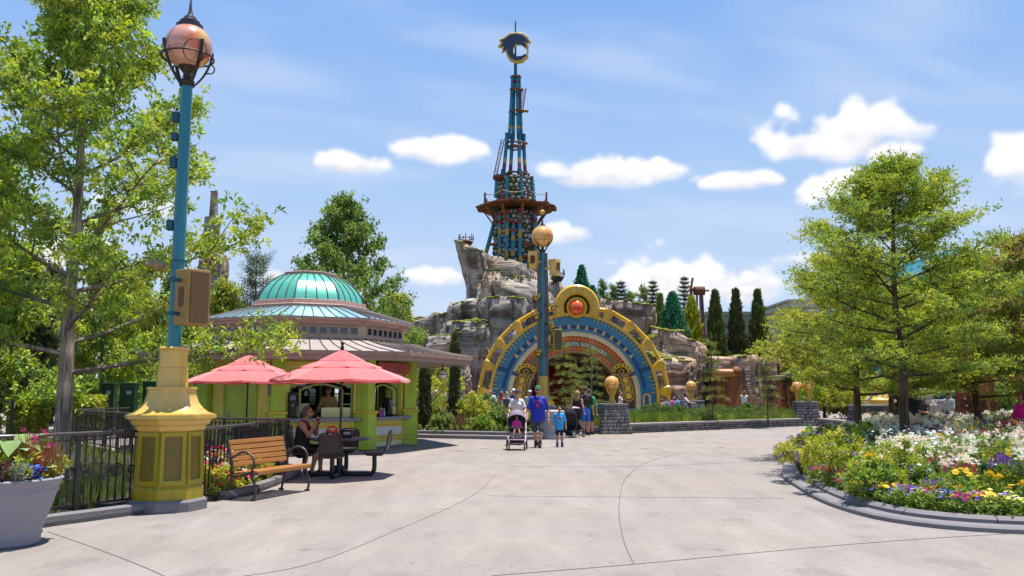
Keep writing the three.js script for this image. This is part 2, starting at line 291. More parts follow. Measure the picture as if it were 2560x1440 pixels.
{
  const k = struct('kerb_stones', sheet(kerbIn.slice(2, 90).filter((_, i) => i % 6 === 0).map(P2).concat([[14, -12], [13, -20]]), 0.06, 0.05), M.soil); k.name = 'flower_bed_soil';
  for (let i = 14; i < 88; i += 4) obj('kerb_stone', sweep(kerbIn.slice(i, i + 5), [[-0.1, -0.02], [-0.1, 0.09], [-0.06, 0.15], [0.03, 0.165], [0.1, 0.12], [0.11, -0.02]].map(([u, y]) => [u * (0.96 + 0.06 * hash3(i, 1, 1)), y * (0.95 + 0.08 * hash3(i, 2, 2))])), M.kerb, k);
}
const bedFlower = kerbIn.map(P2).concat([[26, -9], [30, -22], [16, -27], [9.5, -27.5]]);
tag(struct('flower_bed_soil', sheet(bedFlower, 0.09, 0.1), M.soil));

// ---------- rock formation ----------
const tuftMoss = new THREE.IcosahedronGeometry(1, 1).scale(1, 0.45, 1);
const mossMat = mk([0.9, 0.9, 0.9], 0.95);
function boulder(parent, o) {                                       // o: photo outline l, r, t, b at distance d; k thickness; lean, slope in metres
  const { l, r, t, b, d, k, lean = 0, slope = 0, n = 5, seed = 1, mat = M.rock, amp = 1, taper = 0.06, over = 0, moss = 0, mossCol = [0.22, 0.24, 0.02], nu = 150, nv = 60, name = 'boulder', cut = 0 } = o;
  const A = at(l, t, d), B = at(r, t, d), bot = Math.max(-0.3, at(l, b, d).y), cx = (A.x + B.x) / 2, hx = (B.x - A.x) / 2, top = A.y, hz = k / 2, cz = -d - hz, H = top - bot;
  const pos = [], uv = [], rows = nv + 9;
  const sup = (c, q) => Math.sign(c) * Math.pow(Math.abs(c), 2 / q);
  for (let j = 0; j <= rows; j++) {
    const v = Math.min(1, j / nv), cap = j > nv ? (j - nv) / 9 : 0;
    for (let i = 0; i <= nu; i++) {
      const a = (i % nu) / nu * Math.PI * 2, ca = Math.cos(a), sa = Math.sin(a);
      let ux = sup(ca, n), uz = sup(sa, n), y = bot + H * v;
      const wx = cx + hx * ux, wz = cz + hz * uz;
      const warp = (fbm(wx * 0.23 + seed, y * 0.1, wz * 0.23, 3) - 0.5) * 3;
      const st = (y + warp) * 0.42 + seed, fr = st - Math.floor(st), ledge = (hash3(Math.floor(st), seed | 0, 3) - 0.5) * 0.3 - sstep(0.92, 0.97, fr) * 0.16 * sstep(1, 0.97, fr) - sstep(0.2, 0, fr) * 0.05;
      const big = (fbm(wx * 0.35 + seed * 3, y * 0.22, wz * 0.35, 4) - 0.5) * 1.5, med = (fbm(wx * 1.2, y * 0.9 + seed, wz * 1.2, 4) - 0.5) * 0.55, fine = (fbm(wx * 4, y * 3.2 + seed, wz * 4, 3) - 0.5) * 0.2;
      const cr = Math.abs(fbm(wx * 0.42 + seed * 7, y * 0.06, wz * 0.42, 3) - 0.5), crack = -sstep(0.026, 0, cr) * 0.5;
      const lim = Math.min(1, Math.min(hx, hz) / 1.6) * amp, off = (ledge + big + med + fine + crack) * lim;
      const round = Math.sqrt(Math.max(0, 1 - Math.pow(Math.max(0, v - 0.9) / 0.1, 2) * 0.35)) , s = (1 + taper * (1 - v) + over * v) * (v > 0.9 ? lerp(1, round, 0.35) : 1);
      let x = hx * ux * s + ca * off, z = hz * uz * s + sa * off;
      if (cap) { x *= 1 - cap; z *= 1 - cap; y += 0.18 * Math.sin(cap * 1.57) * lim; }
      y += (v > 0.7 ? (fbm((cx + x) * 0.7 + seed, 3, (cz + z) * 0.7, 3) - 0.5) * 1.0 * lim * sstep(0.7, 1, v) : 0) - slope * (x / hx) * v;
      pos.push(cx + x + lean * Math.pow(v, 1.5), y, cz + z); uv.push(a * (hx + hz) * 0.75, y + (cap ? cap * hz : 0));
    }
  }
  const idx = []; for (let j = 0; j < rows; j++) for (let i = 0; i < nu; i++) { const a = j * (nu + 1) + i, c = a + nu + 1; idx.push(a, c, a + 1, a + 1, c, c + 1); }
  const g = new THREE.BufferGeometry(); g.setAttribute('position', new THREE.Float32BufferAttribute(pos, 3)); g.setAttribute('uv', new THREE.Float32BufferAttribute(uv, 2)); g.setIndex(idx); g.computeVertexNormals();
  const m = obj(name, g, mat, parent, false);
  if (moss) {
    const list = [], N = g.attributes.normal;
    for (let i = 0; i < N.count; i++) {
      const x = pos[i * 3], y = pos[i * 3 + 1], z = pos[i * 3 + 2], ny = N.getY(i);
      if (ny < 0.66 || z < cz - hz * 0.2 || hash3(i, seed | 0, 5) > moss * 1.3 || fbm(x * 0.8 + seed, y * 0.8, z * 0.8, 3) < 0.485) continue;
      const s = 0.05 + 0.08 * hash3(i, 4, 4), q = 0.6 + 0.8 * hash3(i, 6, 6);
      list.push({ p: V(x, y, z), q: Q(0, hash3(i, 1, 1) * 6, 0), s: [s * 1.5, s, s * 1.3], c: mossCol.map((c) => c * q) });
    }
    if (list.length) inst('moss', tuftMoss, mossMat, m, list);
  }
  return m;
}
const crag = thing('rock_formation', 'tall layered grey rock crag carrying the tower behind the archway', 'rock');
boulder(crag, { l: 1015, r: 1120, t: 792, b: 1060, d: 62, k: 5, seed: 2, moss: 0.5 });
boulder(crag, { l: 1088, r: 1165, t: 772, b: 1060, d: 60, k: 6, seed: 3, moss: 0.5, slope: -0.4 });
boulder(crag, { l: 1118, r: 1235, t: 756, b: 1060, d: 59.5, k: 7, seed: 4, moss: 0.4 });
boulder(crag, { l: 1112, r: 1225, t: 800, b: 1060, d: 57, k: 5, seed: 5.3, moss: 0.9 });
boulder(crag, { l: 1062, r: 1145, t: 838, b: 1060, d: 55.5, k: 5, seed: 6, moss: 0.9 });
boulder(crag, { l: 1085, r: 1170, t: 888, b: 1060, d: 53.5, k: 4, seed: 7, moss: 0.4 });
boulder(crag, { l: 1196, r: 1320, t: 742, b: 1060, d: 57.5, k: 8, seed: 8, moss: 0.9, mossCol: [0.26, 0.30, 0.015], taper: -0.02 });
boulder(crag, { l: 1186, r: 1400, t: 700, b: 1060, d: 61, k: 10, seed: 9, moss: 0.8, slope: 1.1, nu: 200, mossCol: [0.05, 0.12, 0.015] });
boulder(crag, { l: 1182, r: 1350, t: 650, b: 900, d: 64, k: 9, seed: 10.4, moss: 0.8, slope: 0.5, nu: 180, mossCol: [0.06, 0.12, 0.015] });
boulder(crag, { l: 1270, r: 1404, t: 690, b: 1000, d: 63.2, k: 11, seed: 11, moss: 0.9, slope: 0.25 });
boulder(crag, { l: 1166, r: 1238, t: 612, b: 790, d: 62.6, k: 5, seed: 12.6, lean: -0.85, over: 0.1, taper: -0.18, amp: 0.6, slope: 0.45, moss: 0.5, name: 'overhanging_spur' });
boulder(crag, { l: 1160, r: 1215, t: 748, b: 900, d: 61.5, k: 4, seed: 13, moss: 0.6, amp: 0.7 });
const crag2 = thing('rock_formation', 'brown-grey boulder wall with mossy ledges right of the archway', 'rock');
boulder(crag2, { l: 1480, r: 1652, t: 752, b: 1060, d: 57, k: 8, seed: 21, moss: 1, mossCol: [0.2, 0.24, 0.03], mat: M.rockWarm, nu: 180 });
boulder(crag2, { l: 1600, r: 1720, t: 832, b: 1060, d: 56, k: 7, seed: 22, moss: 0.8, mat: M.rockWarm });
boulder(crag2, { l: 1640, r: 1772, t: 840, b: 1060, d: 55.4, k: 6, seed: 23.3, moss: 0.8, slope: 0.5, mat: M.rockWarm, mossCol: [0.3, 0.26, 0.01] });
boulder(crag2, { l: 1630, r: 1745, t: 892, b: 1060, d: 53, k: 5, seed: 24, moss: 0.7, slope: 0.2, mat: M.rockWarm });
boulder(crag2, { l: 1764, r: 1806, t: 896, b: 1060, d: 57, k: 4, seed: 25, moss: 0.3, mat: M.rockWarm, amp: 0.6 });
boulder(crag2, { l: 1838, r: 1905, t: 890, b: 1060, d: 54, k: 5, seed: 26, moss: 0.5, mat: M.rockWarm, amp: 0.6 });
boulder(crag2, { l: 1780, r: 1850, t: 893, b: 935, d: 55, k: 4, seed: 27, moss: 0.3, mat: M.rockWarm, amp: 0.5, nv: 30 });
boulder(crag2, { l: 1890, r: 1960, t: 894, b: 1060, d: 55, k: 5, seed: 28, moss: 0.6, mat: M.rockWarm, amp: 0.6 });
boulder(crag2, { l: 1790, r: 1850, t: 930, b: 1060, d: 57.5, k: 3, seed: 29, mat: M.rockRed, amp: 0.3, nv: 30 });
const low = tag(boulder(scene, { l: 1676, r: 1732, t: 966, b: 1060, d: 50, k: 2.4, seed: 31, amp: 0.5, n: 2.6, mat: M.rockWarm, nu: 80, nv: 30, name: 'low_boulder' }), 'low tan boulder at the foot of the rock wall beside the small lamp', 'rock');
low.name = numbered('low_boulder');
for (const [l, r, t, s, lb] of [[1946, 1966, 944, 33, 'narrow rust-brown rock stump with a mossy cap'], [1964, 1988, 938, 34, 'wider rust-brown rock stump capped with pale moss']]) {
  const st = thing('rock_stump', lb + ' near the twin globe lamps', 'rock');
  boulder(st, { l, r, t, b: 1060, d: 50, k: 1.0, seed: s, amp: 0.35, taper: 0.25, n: 2.3, mat: M.rockRed, nu: 60, nv: 40, name: 'stump' });
  boulder(st, { l: l - 4, r: r + 4, t: t - 6, b: t + 6, d: 49.8, k: 1.3, seed: s + 9, amp: 0.3, taper: 0, n: 2.2, mat: mk([0.3, 0.3, 0.12], 0.95), nu: 50, nv: 12, name: 'moss_cap' });
}
// far pinnacle of the ride, seen through the tree on the left
const spire = thing('rock_spire', 'distant mossy rock pinnacle with hanging banners beyond the left tree', 'rock');
boulder(spire, { l: 494, r: 554, t: 632, b: 1000, d: 95, k: 3, seed: 41, amp: 0.5, moss: 0.9, mossCol: [0.04, 0.13, 0.03], nu: 90 });
boulder(spire, { l: 498, r: 548, t: 585, b: 700, d: 95.3, k: 2.4, seed: 42, amp: 0.4, moss: 0.9, mossCol: [0.04, 0.13, 0.03], nu: 90, nv: 40 });
boulder(spire, { l: 509, r: 542, t: 540, b: 600, d: 95.6, k: 1.6, seed: 43, amp: 0.3, moss: 0.9, mossCol: [0.04, 0.13, 0.03], nu: 70, nv: 40 });
boulder(spire, { l: 526, r: 541, t: 478, b: 560, d: 95.9, k: 0.7, seed: 44, amp: 0.2, moss: 0.9, mossCol: [0.04, 0.13, 0.03], taper: 0.3, nu: 50, nv: 40 });
for (const [x, c] of [[513, [0.4, 0.04, 0.03]], [521, [0.4, 0.2, 0.04]], [529, [0.02, 0.06, 0.2]], [537, [0.45, 0.01, 0.05]]]) { const p = at(x, 655, 94.4); obj('banner', rbox(0.26, 0.7, 0.03, p.x, p.y, p.z, 0.01, 1), plain(c, 0.9), spire); }
{ const p = at(533, 474, 95); obj('finial', [T(new THREE.ConeGeometry(0.2, 0.7, 6), p.x, p.y, p.z - 0.9)], M.woodBrown, spire); }

// ---------- kiosk ----------
const ka = Math.PI / 4;
function kioskBuild() {
  const K = thing('snack_kiosk', 'octagonal yellow and green kiosk with a green metal dome roof', 'kiosk', [-6.5, 0, -26.8]);
  const m = {
    wall: paint([0.95, 0.80, 0.14], 0.5), post: paint([0.50, 0.70, 0.05], 0.5), trim: paint([0.85, 0.62, 0.02], 0.45), pale: paint([0.95, 0.92, 0.45], 0.5), panel: paint([0.82, 0.82, 0.80], 0.45),
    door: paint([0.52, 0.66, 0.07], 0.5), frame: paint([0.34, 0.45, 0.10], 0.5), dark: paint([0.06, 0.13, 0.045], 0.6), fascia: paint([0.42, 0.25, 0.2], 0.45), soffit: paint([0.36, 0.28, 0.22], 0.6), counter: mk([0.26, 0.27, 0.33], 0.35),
    clere: paint([0.58, 0.44, 0.32], 0.6), roofLow: mk([0.60, 0.515, 0.46], 0.4, { metalness: 0.25 }), roofMid: mk([0.42, 0.72, 0.78], 0.3, { metalness: 0.3, clearcoat: 0.4 }), dome: mk([0.12, 0.56, 0.40], 0.38, { metalness: 0.2, clearcoat: 0.3 }), seam: paint([0.09, 0.055, 0.05], 0.5),
  };
  const vert = (k, R, y = 0) => V(R * Math.sin(k * ka), y, R * Math.cos(k * ka));
  const face = (k, g) => rotY(g, (k + 0.5) * ka);                   // builds a face standing at +Z, then turns it into place
  const R = 3.3, ap = R * Math.cos(ka / 2), w = 2 * R * Math.sin(ka / 2);
  obj('floor_slab', octa([[0, 0], [R + 0.05, 0], [R + 0.05, 0.06], [0, 0.06]]), M.kerb, K);
  for (let k = 0; k < 8; k++) {
    const p = vert(k, R - 0.05), a = k * ka;
    const pg = (wd, h, y) => T(rotY(rbox(wd, h, wd, 0, 0, 0, 0.012, 1), a + ka / 2), p.x, y + h / 2, p.z);
    const o = obj('corner_post', [pg(0.46, 1.04, 0.02), pg(0.38, 1.58, 1.1)], m.post, K);
    obj('post_band', pg(0.54, 0.06, 1.05), m.trim, o); obj('post_band', pg(0.49, 0.03, 0.33), m.trim, o);
  }
  const inset = new THREE.Shape(); const rr4 = (s, x, y, ww, h, r) => { s.moveTo(x + r, y); s.lineTo(x + ww - r, y); s.quadraticCurveTo(x + ww, y, x + ww, y + r); s.lineTo(x + ww, y + h - r); s.quadraticCurveTo(x + ww, y + h, x + ww - r, y + h); s.lineTo(x + r, y + h); s.quadraticCurveTo(x, y + h, x, y + h - r); s.lineTo(x, y + r); s.quadraticCurveTo(x, y, x + r, y); return s; };
  const iw = w - 0.46;
  for (const k of [0, 1, 2, 3]) {                                    // serving sides
    const f = part('serving_side', K);
    obj('counter_front', face(k, box(iw, 0.8, 0.1, 0, 0.46, ap - 0.12)), m.pale, f);
    obj('upper_band', face(k, box(iw, 0.26, 0.1, 0, 0.67, ap - 0.105)), m.wall, f);
    const fr = rr4(new THREE.Shape(), -iw / 2 + 0.16, 0.33, iw - 0.32, 0.36, 0.09); fr.holes.push(rr4(new THREE.Path(), -iw / 2 + 0.21, 0.38, iw - 0.42, 0.26, 0.03));
    obj('panel_frame', face(k, T(extr(fr, 0.04, 0.008), 0, 0, ap - 0.06)), m.trim, f);
    obj('white_panel', face(k, box(iw - 0.4, 0.28, 0.03, 0, 0.51, ap - 0.05)), m.panel, f);
    obj('base_moulding', face(k, box(iw, 0.05, 0.14, 0, 0.25, ap - 0.1)), m.trim, f);
    obj('counter_top', face(k, rbox(iw + 0.02, 0.09, 0.55, 0, 0.88, ap - 0.1, 0.015, 1)), m.counter, f);
    const op = new THREE.Shape(); op.moveTo(-iw / 2, 0.93); op.lineTo(iw / 2, 0.93); op.lineTo(iw / 2, 2.6); op.lineTo(-iw / 2, 2.6); op.closePath();
    const hole = new THREE.Path(), hw = iw / 2 - 0.13; hole.moveTo(-hw, 0.93); hole.lineTo(hw, 0.93); hole.lineTo(hw, 1.95); hole.quadraticCurveTo(0, 2.42, -hw, 1.95); hole.closePath(); op.holes.push(hole);
    obj('arched_wall', face(k, T(extr(op, 0.1), 0, 0, ap - 0.22)), m.wall, f);
    const ar = new THREE.Shape(); ar.moveTo(-hw, 0.94); ar.lineTo(-hw, 1.95); ar.quadraticCurveTo(0, 2.42, hw, 1.95); ar.lineTo(hw, 0.94); ar.lineTo(hw - 0.06, 0.94); ar.lineTo(hw - 0.06, 1.75); ar.quadraticCurveTo(0, 2.14, -hw + 0.06, 1.75); ar.lineTo(-hw + 0.06, 0.94); ar.closePath();
    const arch = new THREE.Shape(); arch.moveTo(-hw + 0.28, 0.94); arch.lineTo(-hw + 0.28, 1.72); arch.quadraticCurveTo(0, 2.06, hw - 0.28, 1.72); arch.lineTo(hw - 0.28, 0.94); arch.lineTo(hw - 0.34, 0.94); arch.lineTo(hw - 0.34, 1.68); arch.quadraticCurveTo(0, 2.0, -hw + 0.34, 1.68); arch.lineTo(-hw + 0.34, 0.94); arch.closePath();
    const bars = [T(extr(ar, 0.05), 0, 0, ap - 0.28), T(extr(arch, 0.05), 0, 0, ap - 0.29)];
    for (const s of [-1, 1]) { for (const y of [1.3, 1.6]) bars.push(box(0.24, 0.03, 0.03, s * (hw - 0.17), y, ap - 0.26)); }
    for (let q = -3; q <= 3; q++) bars.push(rotZ(box(0.03, 0.2, 0.03, 0, 0, 0), -q * 0.16).translate(q * 0.26, 2.08 - q * q * 0.026, ap - 0.265));
    obj('arched_frame', face(k, merge(bars)), m.frame, f);
    obj('counter_riser', face(k, box(0.32, 0.32, 0.05, -hw + 0.17, 1.09, ap - 0.3)), m.pale, f); obj('counter_riser', face(k, box(hw, 0.28, 0.05, hw / 2 + 0.02, 1.07, ap - 0.3)), m.pale, f);
  }
  for (const k of [4, 5, 6, 7]) {                                    // closed sides
    const f = part(k === 7 ? 'door_side' : 'closed_side', K);
    obj('wall', face(k, box(iw, 2.55, 0.12, 0, 1.32, ap - 0.12)), m.wall, f);
    if (k === 7) {
      obj('door', face(k, rbox(1.02, 2.15, 0.05, -0.02, 1.14, ap - 0.04, 0.01, 1)), m.door, f);
      obj('door_frame', face(k, merge([box(0.06, 2.24, 0.07, -0.57, 1.18, ap - 0.04), box(0.06, 2.24, 0.07, 0.53, 1.18, ap - 0.04), box(1.16, 0.06, 0.07, -0.02, 2.27, ap - 0.04)])), m.post, f);
      obj('door_handle', face(k, merge([rbox(0.14, 0.03, 0.05, -0.40, 0.98, ap + 0.02, 0.01, 1), cyl(0.035, 0.035, 0.04, -0.45, 0.96, ap), rbox(0.06, 0.1, 0.02, -0.42, 1.08, ap, 0.01, 1)])), M.steel, f);
      for (const y of [0.5, 1.8]) obj('hinge', face(k, box(0.03, 0.12, 0.03, 0.49, y, ap)), M.steel, f);
    }
  }
  // inside: core wall with a staff door
  const core = part('core_wall', K);
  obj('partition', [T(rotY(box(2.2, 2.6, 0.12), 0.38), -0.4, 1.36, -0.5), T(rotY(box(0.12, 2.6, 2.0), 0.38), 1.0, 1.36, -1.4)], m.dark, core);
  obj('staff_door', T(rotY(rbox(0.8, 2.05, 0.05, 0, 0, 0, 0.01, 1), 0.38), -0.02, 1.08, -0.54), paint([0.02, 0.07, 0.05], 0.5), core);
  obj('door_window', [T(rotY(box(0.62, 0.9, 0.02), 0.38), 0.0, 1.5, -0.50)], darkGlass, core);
  obj('window_frame', ['-0.34,1.5,0.05,0.98', '0.34,1.5,0.05,0.98', '0,2,0.7,0.05', '0,1.03,0.7,0.05'].map((s) => { const [x, y, ww, h] = s.split(',').map(Number); return T(rotY(box(ww, h, 0.03, x, 0, 0.0), 0.38), 0.01, y, -0.48); }), paint([0.6, 0.6, 0.55], 0.4), core);
  obj('sign_strip', T(rotY(rbox(0.5, 0.09, 0.02, 0.12, 0, 0, 0.005, 1), 0.38), 0.03, 1.98, -0.44), M.white, core);
  obj('ceiling', octa([[0, 2.5], [R - 0.1, 2.5], [R - 0.1, 2.56], [0, 2.56]]), m.soffit, K);
  // roofs: profile of circumradius and height, each with its standing seams
  function roof(name, prof, mat, nSeams, r, faces = [6, 7, 0, 1, 2]) {
    const o = obj(name, octa(prof), mat, K);
    for (let k = 0; k < 8; k++) for (let q = 0; q < nSeams; q++) {
      if (!faces.includes(k)) continue;
      const t = q / nSeams, pts = prof.map(([rad, y]) => vert(k, rad, y).lerp(vert(k + 1, rad, y), t));
      const dir = V(Math.sin((k + t) * ka), 0, Math.cos((k + t) * ka));
      obj('roof_seam', tube(pts.map((p) => p.clone().addScaledVector(dir, 0.004).add(V(0, 0.008, 0))), q ? r : r * 1.5, 8, 5), m.seam, o);
    }
    return o;
  }
  roof('lower_roof', [[5.22, 2.74], [4.6, 2.84], [3.9, 2.98], [3.15, 3.17]], m.roofLow, 9, 0.017);
  obj('eave_fascia', octa([[5.0, 2.5], [5.2, 2.5], [5.2, 2.62], [5.26, 2.63], [5.26, 2.745], [5.1, 2.755]]), m.fascia, K);
  obj('soffit', octa([[3.1, 2.6], [5.05, 2.51], [5.05, 2.54], [3.1, 2.63]]), m.soffit, K);
  obj('frieze', octa([[3.14, 2.45], [3.2, 2.45], [3.2, 2.66], [3.14, 2.66]]), m.wall, K);
  const cl = obj('clerestory', octa([[3.06, 3.1], [3.12, 3.1], [3.12, 3.2], [3.06, 3.22], [3.06, 3.6], [3.0, 3.6]]), m.clere, K);
  const cap = 3.06 * Math.cos(ka / 2), cw = 2 * 3.06 * Math.sin(ka / 2) - 0.28;
  for (const k of [6, 7, 0, 1, 2]) for (let q = 0; q < 7; q++) {
    const x = -cw / 2 + (q + 0.5) * cw / 7, ww = cw / 7 - 0.035;
    const o = obj('clerestory_window', face(k, merge([box(ww, 0.02, 0.05, x, 3.30, cap + 0.012), box(ww, 0.02, 0.05, x, 3.52, cap + 0.012), box(0.018, 0.2, 0.05, x - ww / 2 + 0.009, 3.41, cap + 0.012), box(0.018, 0.2, 0.05, x + ww / 2 - 0.009, 3.41, cap + 0.012)])), m.clere, cl);
    o.name = 'window_frame';
    const pn = obj('window_pane', face(k, box(ww - 0.04, 0.198, 0.015, x, 3.41, cap + 0.009)), darkGlass, cl);
  }
  obj('mid_fascia', octa([[3.1, 3.58], [3.26, 3.6], [3.26, 3.68], [3.36, 3.7], [3.36, 3.78], [3.2, 3.8]]), m.fascia, K);
  roof('middle_roof', [[3.36, 3.785], [2.8, 3.95], [2.3, 4.1], [1.86, 4.21]], m.roofMid, 8, 0.015);
  obj('dome_ring', octa([[1.84, 4.18], [1.93, 4.18], [1.93, 4.27], [1.86, 4.3], [1.82, 4.42], [1.74, 4.44]]), m.fascia, K);
  roof('dome', [[1.75, 4.43], [1.68, 4.62], [1.55, 4.82], [1.36, 5.02], [1.1, 5.2], [0.8, 5.33]], m.dome, 4, 0.016, [0, 1, 2, 3, 4, 5, 6, 7]);
  obj('dome_cap', octa([[0.82, 5.29], [0.86, 5.31], [0.86, 5.38], [0.78, 5.41], [0.3, 5.46], [0, 5.47]]), m.fascia, K);
  // red menu boards under the eave of the right-hand side
  const mb = part('menu_board', K);
  for (const x of [-0.62, 0.02, 0.66]) obj('menu_panel', face(1, T(rotX(rbox(0.62, 0.34, 0.03, 0, 0, 0, 0.006, 1), 0.25), x, 2.36, ap + 0.12)), paint([0.42, 0.05, 0.045], 0.5), mb);
  // number plate on the corner post
  const plate = part('number_plate', K);
  const pp = vert(0, R + 0.19);
  obj('plate', T(rotY(rbox(0.13, 0.5, 0.02, 0, 0, 0, 0.005, 1), -ka / 2), pp.x - 0.15, 1.78, pp.z - 0.04), paint([0.05, 0.03, 0.025], 0.4), plate);
  ['S', '1', '2', '2', '8'].forEach((c, i) => { const g = new TextGeometry(c, { font, size: 0.07, depth: 0.008, curveSegments: 3 }); g.center(); obj('digit', T(rotY(g, -ka / 2), pp.x - 0.15 - 0.006, 1.97 - i * 0.095, pp.z - 0.028), M.white, plate); });
  return K;
}
const font = await new FontLoader().loadAsync('fonts/droid/droid_sans_bold.typeface.json');
const fontSerif = await new FontLoader().loadAsync('fonts/droid/droid_serif_bold.typeface.json');
kioskBuild();
function eaveLamp(pos, label) {                                     // white globe with an iron strap under the kiosk eave
  const L = thing('globe_wall_lamp', label, 'lamp', pos, 0, 'globe lamps under the kiosk eave');
  obj('globe', sph(0.15, 0, 0, 0, 20, 14), plain([0.75, 0.72, 0.66], 0.35), L);
  obj('strap', [torus(0.158, 0.012, 0, 0, 0, 6, 28), rotX(torus(0.158, 0.014, 0, 0, 0, 6, 28), Math.PI / 2), cyl(0.05, 0.03, 0.06, 0, 0.14, 0), cyl(0.015, 0.015, 0.2, 0, 0.18, 0)], M.iron, L);
}
for (const [k, lb] of [[2, 'white globe lamp hanging at the right corner of the kiosk eave'], [0, 'white globe lamp hanging above the red umbrellas'], [7, 'white globe lamp under the kiosk eave beside the turquoise pole']]) { const r = 4.3; eaveLamp([-6.5 + r * Math.sin(k * ka), 2.2, -26.8 + r * Math.cos(k * ka)], lb); }
// things on the counters
function onFace(k, x, z) { const a = (k + 0.5) * ka, ap = 3.049; return [-6.5 + (ap + z) * Math.sin(a) + x * Math.cos(a), -26.8 + (ap + z) * Math.cos(a) - x * Math.sin(a), a]; }
{
  const pts = [[0, -0.82, -0.1, 'tall black drink dispenser at the left end of the front counter'], [1, 0.1, -0.12, 'black drink dispenser on the right-hand counter']];
  for (const [k, x, z, lb] of pts) {
    const [X, Z, a] = onFace(k, x, z), t = thing('drink_dispenser', lb, 'dispenser', [X, 0.925, Z], a, 'dispensers on the kiosk counters'), tall = k === 0 ? 0.72 : 0.55;
    obj('body', [rbox(0.24, tall, 0.26, 0, tall / 2, -0.02, 0.04, 2)], M.black, t); obj('drip_tray', rbox(0.24, 0.05, 0.14, 0, 0.03, 0.16, 0.01, 1), M.rubber, t);
    obj('nozzle', cyl(0.02, 0.015, 0.08, 0, tall * 0.45, 0.13), M.steel, t); obj('display', rbox(0.16, 0.12, 0.02, 0, tall * 0.78, 0.115, 0.005, 1), plain([0.1, 0.16, 0.3], 0.2), t);
  }
  const [X, Z, a] = onFace(0, -0.48, -0.2), r = thing('cash_register', 'small beige card terminal beside the black dispenser', 'register', [X, 0.925, Z], a);
  obj('stand', [rbox(0.16, 0.03, 0.14, 0, 0.015, 0, 0.01, 1), cyl(0.02, 0.02, 0.18, 0, 0.02, 0)], M.black, r); obj('screen', T(rotX(rbox(0.28, 0.22, 0.03, 0, 0, 0, 0.01, 1), -0.2), 0, 0.3, 0), paint([0.5, 0.48, 0.3], 0.4), r);
  [[-0.62, [0.5, 0.03, 0.04], 'red squeeze bottle on the right-hand kiosk counter'], [-0.5, [0.05, 0.06, 0.4], 'blue bottle on the right-hand kiosk counter'], [-0.4, [0.3, 0.3, 0.32], 'clear bottle on the right-hand kiosk counter']].forEach(([x, c, lb]) => {
    const [bx, bz] = onFace(1, x, 0.05), b = thing('bottle', lb, 'bottle', [bx, 0.925, bz], 0, 'bottles on the kiosk counter');
    obj('body', lathe([[0, 0], [0.04, 0], [0.042, 0.02], [0.042, 0.14], [0.02, 0.18], [0.015, 0.2], [0, 0.2]], 14), plain(c, 0.25), b); obj('cap', cyl(0.018, 0.012, 0.05, 0, 0.2, 0), M.white, b);
  });
}

// ---------- street lamps with a globe in a cage ----------
const globeMap = tex(512, 256, (u, v) => {                          // marbled art glass: rose, amber and cream
  const a = fbm(u * 6, v * 4, 3, 4), b = fbm(u * 5 + 4, v * 5, 8, 4), c = sstep(0.42, 0.62, a), d = sstep(0.45, 0.65, b), k = 0.92 + 0.1 * (fbm(u * 20, v * 20, 1, 2) - 0.5);
  return [lerp(0.93, 0.95, c) * k, lerp(lerp(0.70, 0.52, c), 0.80, d) * k, lerp(lerp(0.62, 0.36, c), 0.45, d * 0.7) * k];
});
globeMap.wrapS = THREE.RepeatWrapping;
const globeMat = new THREE.MeshPhysicalMaterial({ color: C([1, 0.95, 0.9]), map: globeMap, roughness: 0.22, clearcoat: 0.5, transmission: 0.18, thickness: 0 });
const amberMap = tex(256, 128, (u, v) => { const a = sstep(0.4, 0.65, fbm(u * 6, v * 4, 3, 4)), k = 0.95 + 0.1 * (fbm(u * 20, v * 20, 1, 2) - 0.5); return [0.97 * k, lerp(0.76, 0.60, a) * k, lerp(0.42, 0.22, a) * k]; });
const globeAmber = new THREE.MeshPhysicalMaterial({ color: C([1, 0.95, 0.9]), map: amberMap, roughness: 0.25, clearcoat: 0.5, transmission: 0.18, thickness: 0 });
function globeGeo(r, y) { const g = sph(r, 0, 0, 0, 40, 28); g.userData.own = true; return T(g, 0, y, 0); }
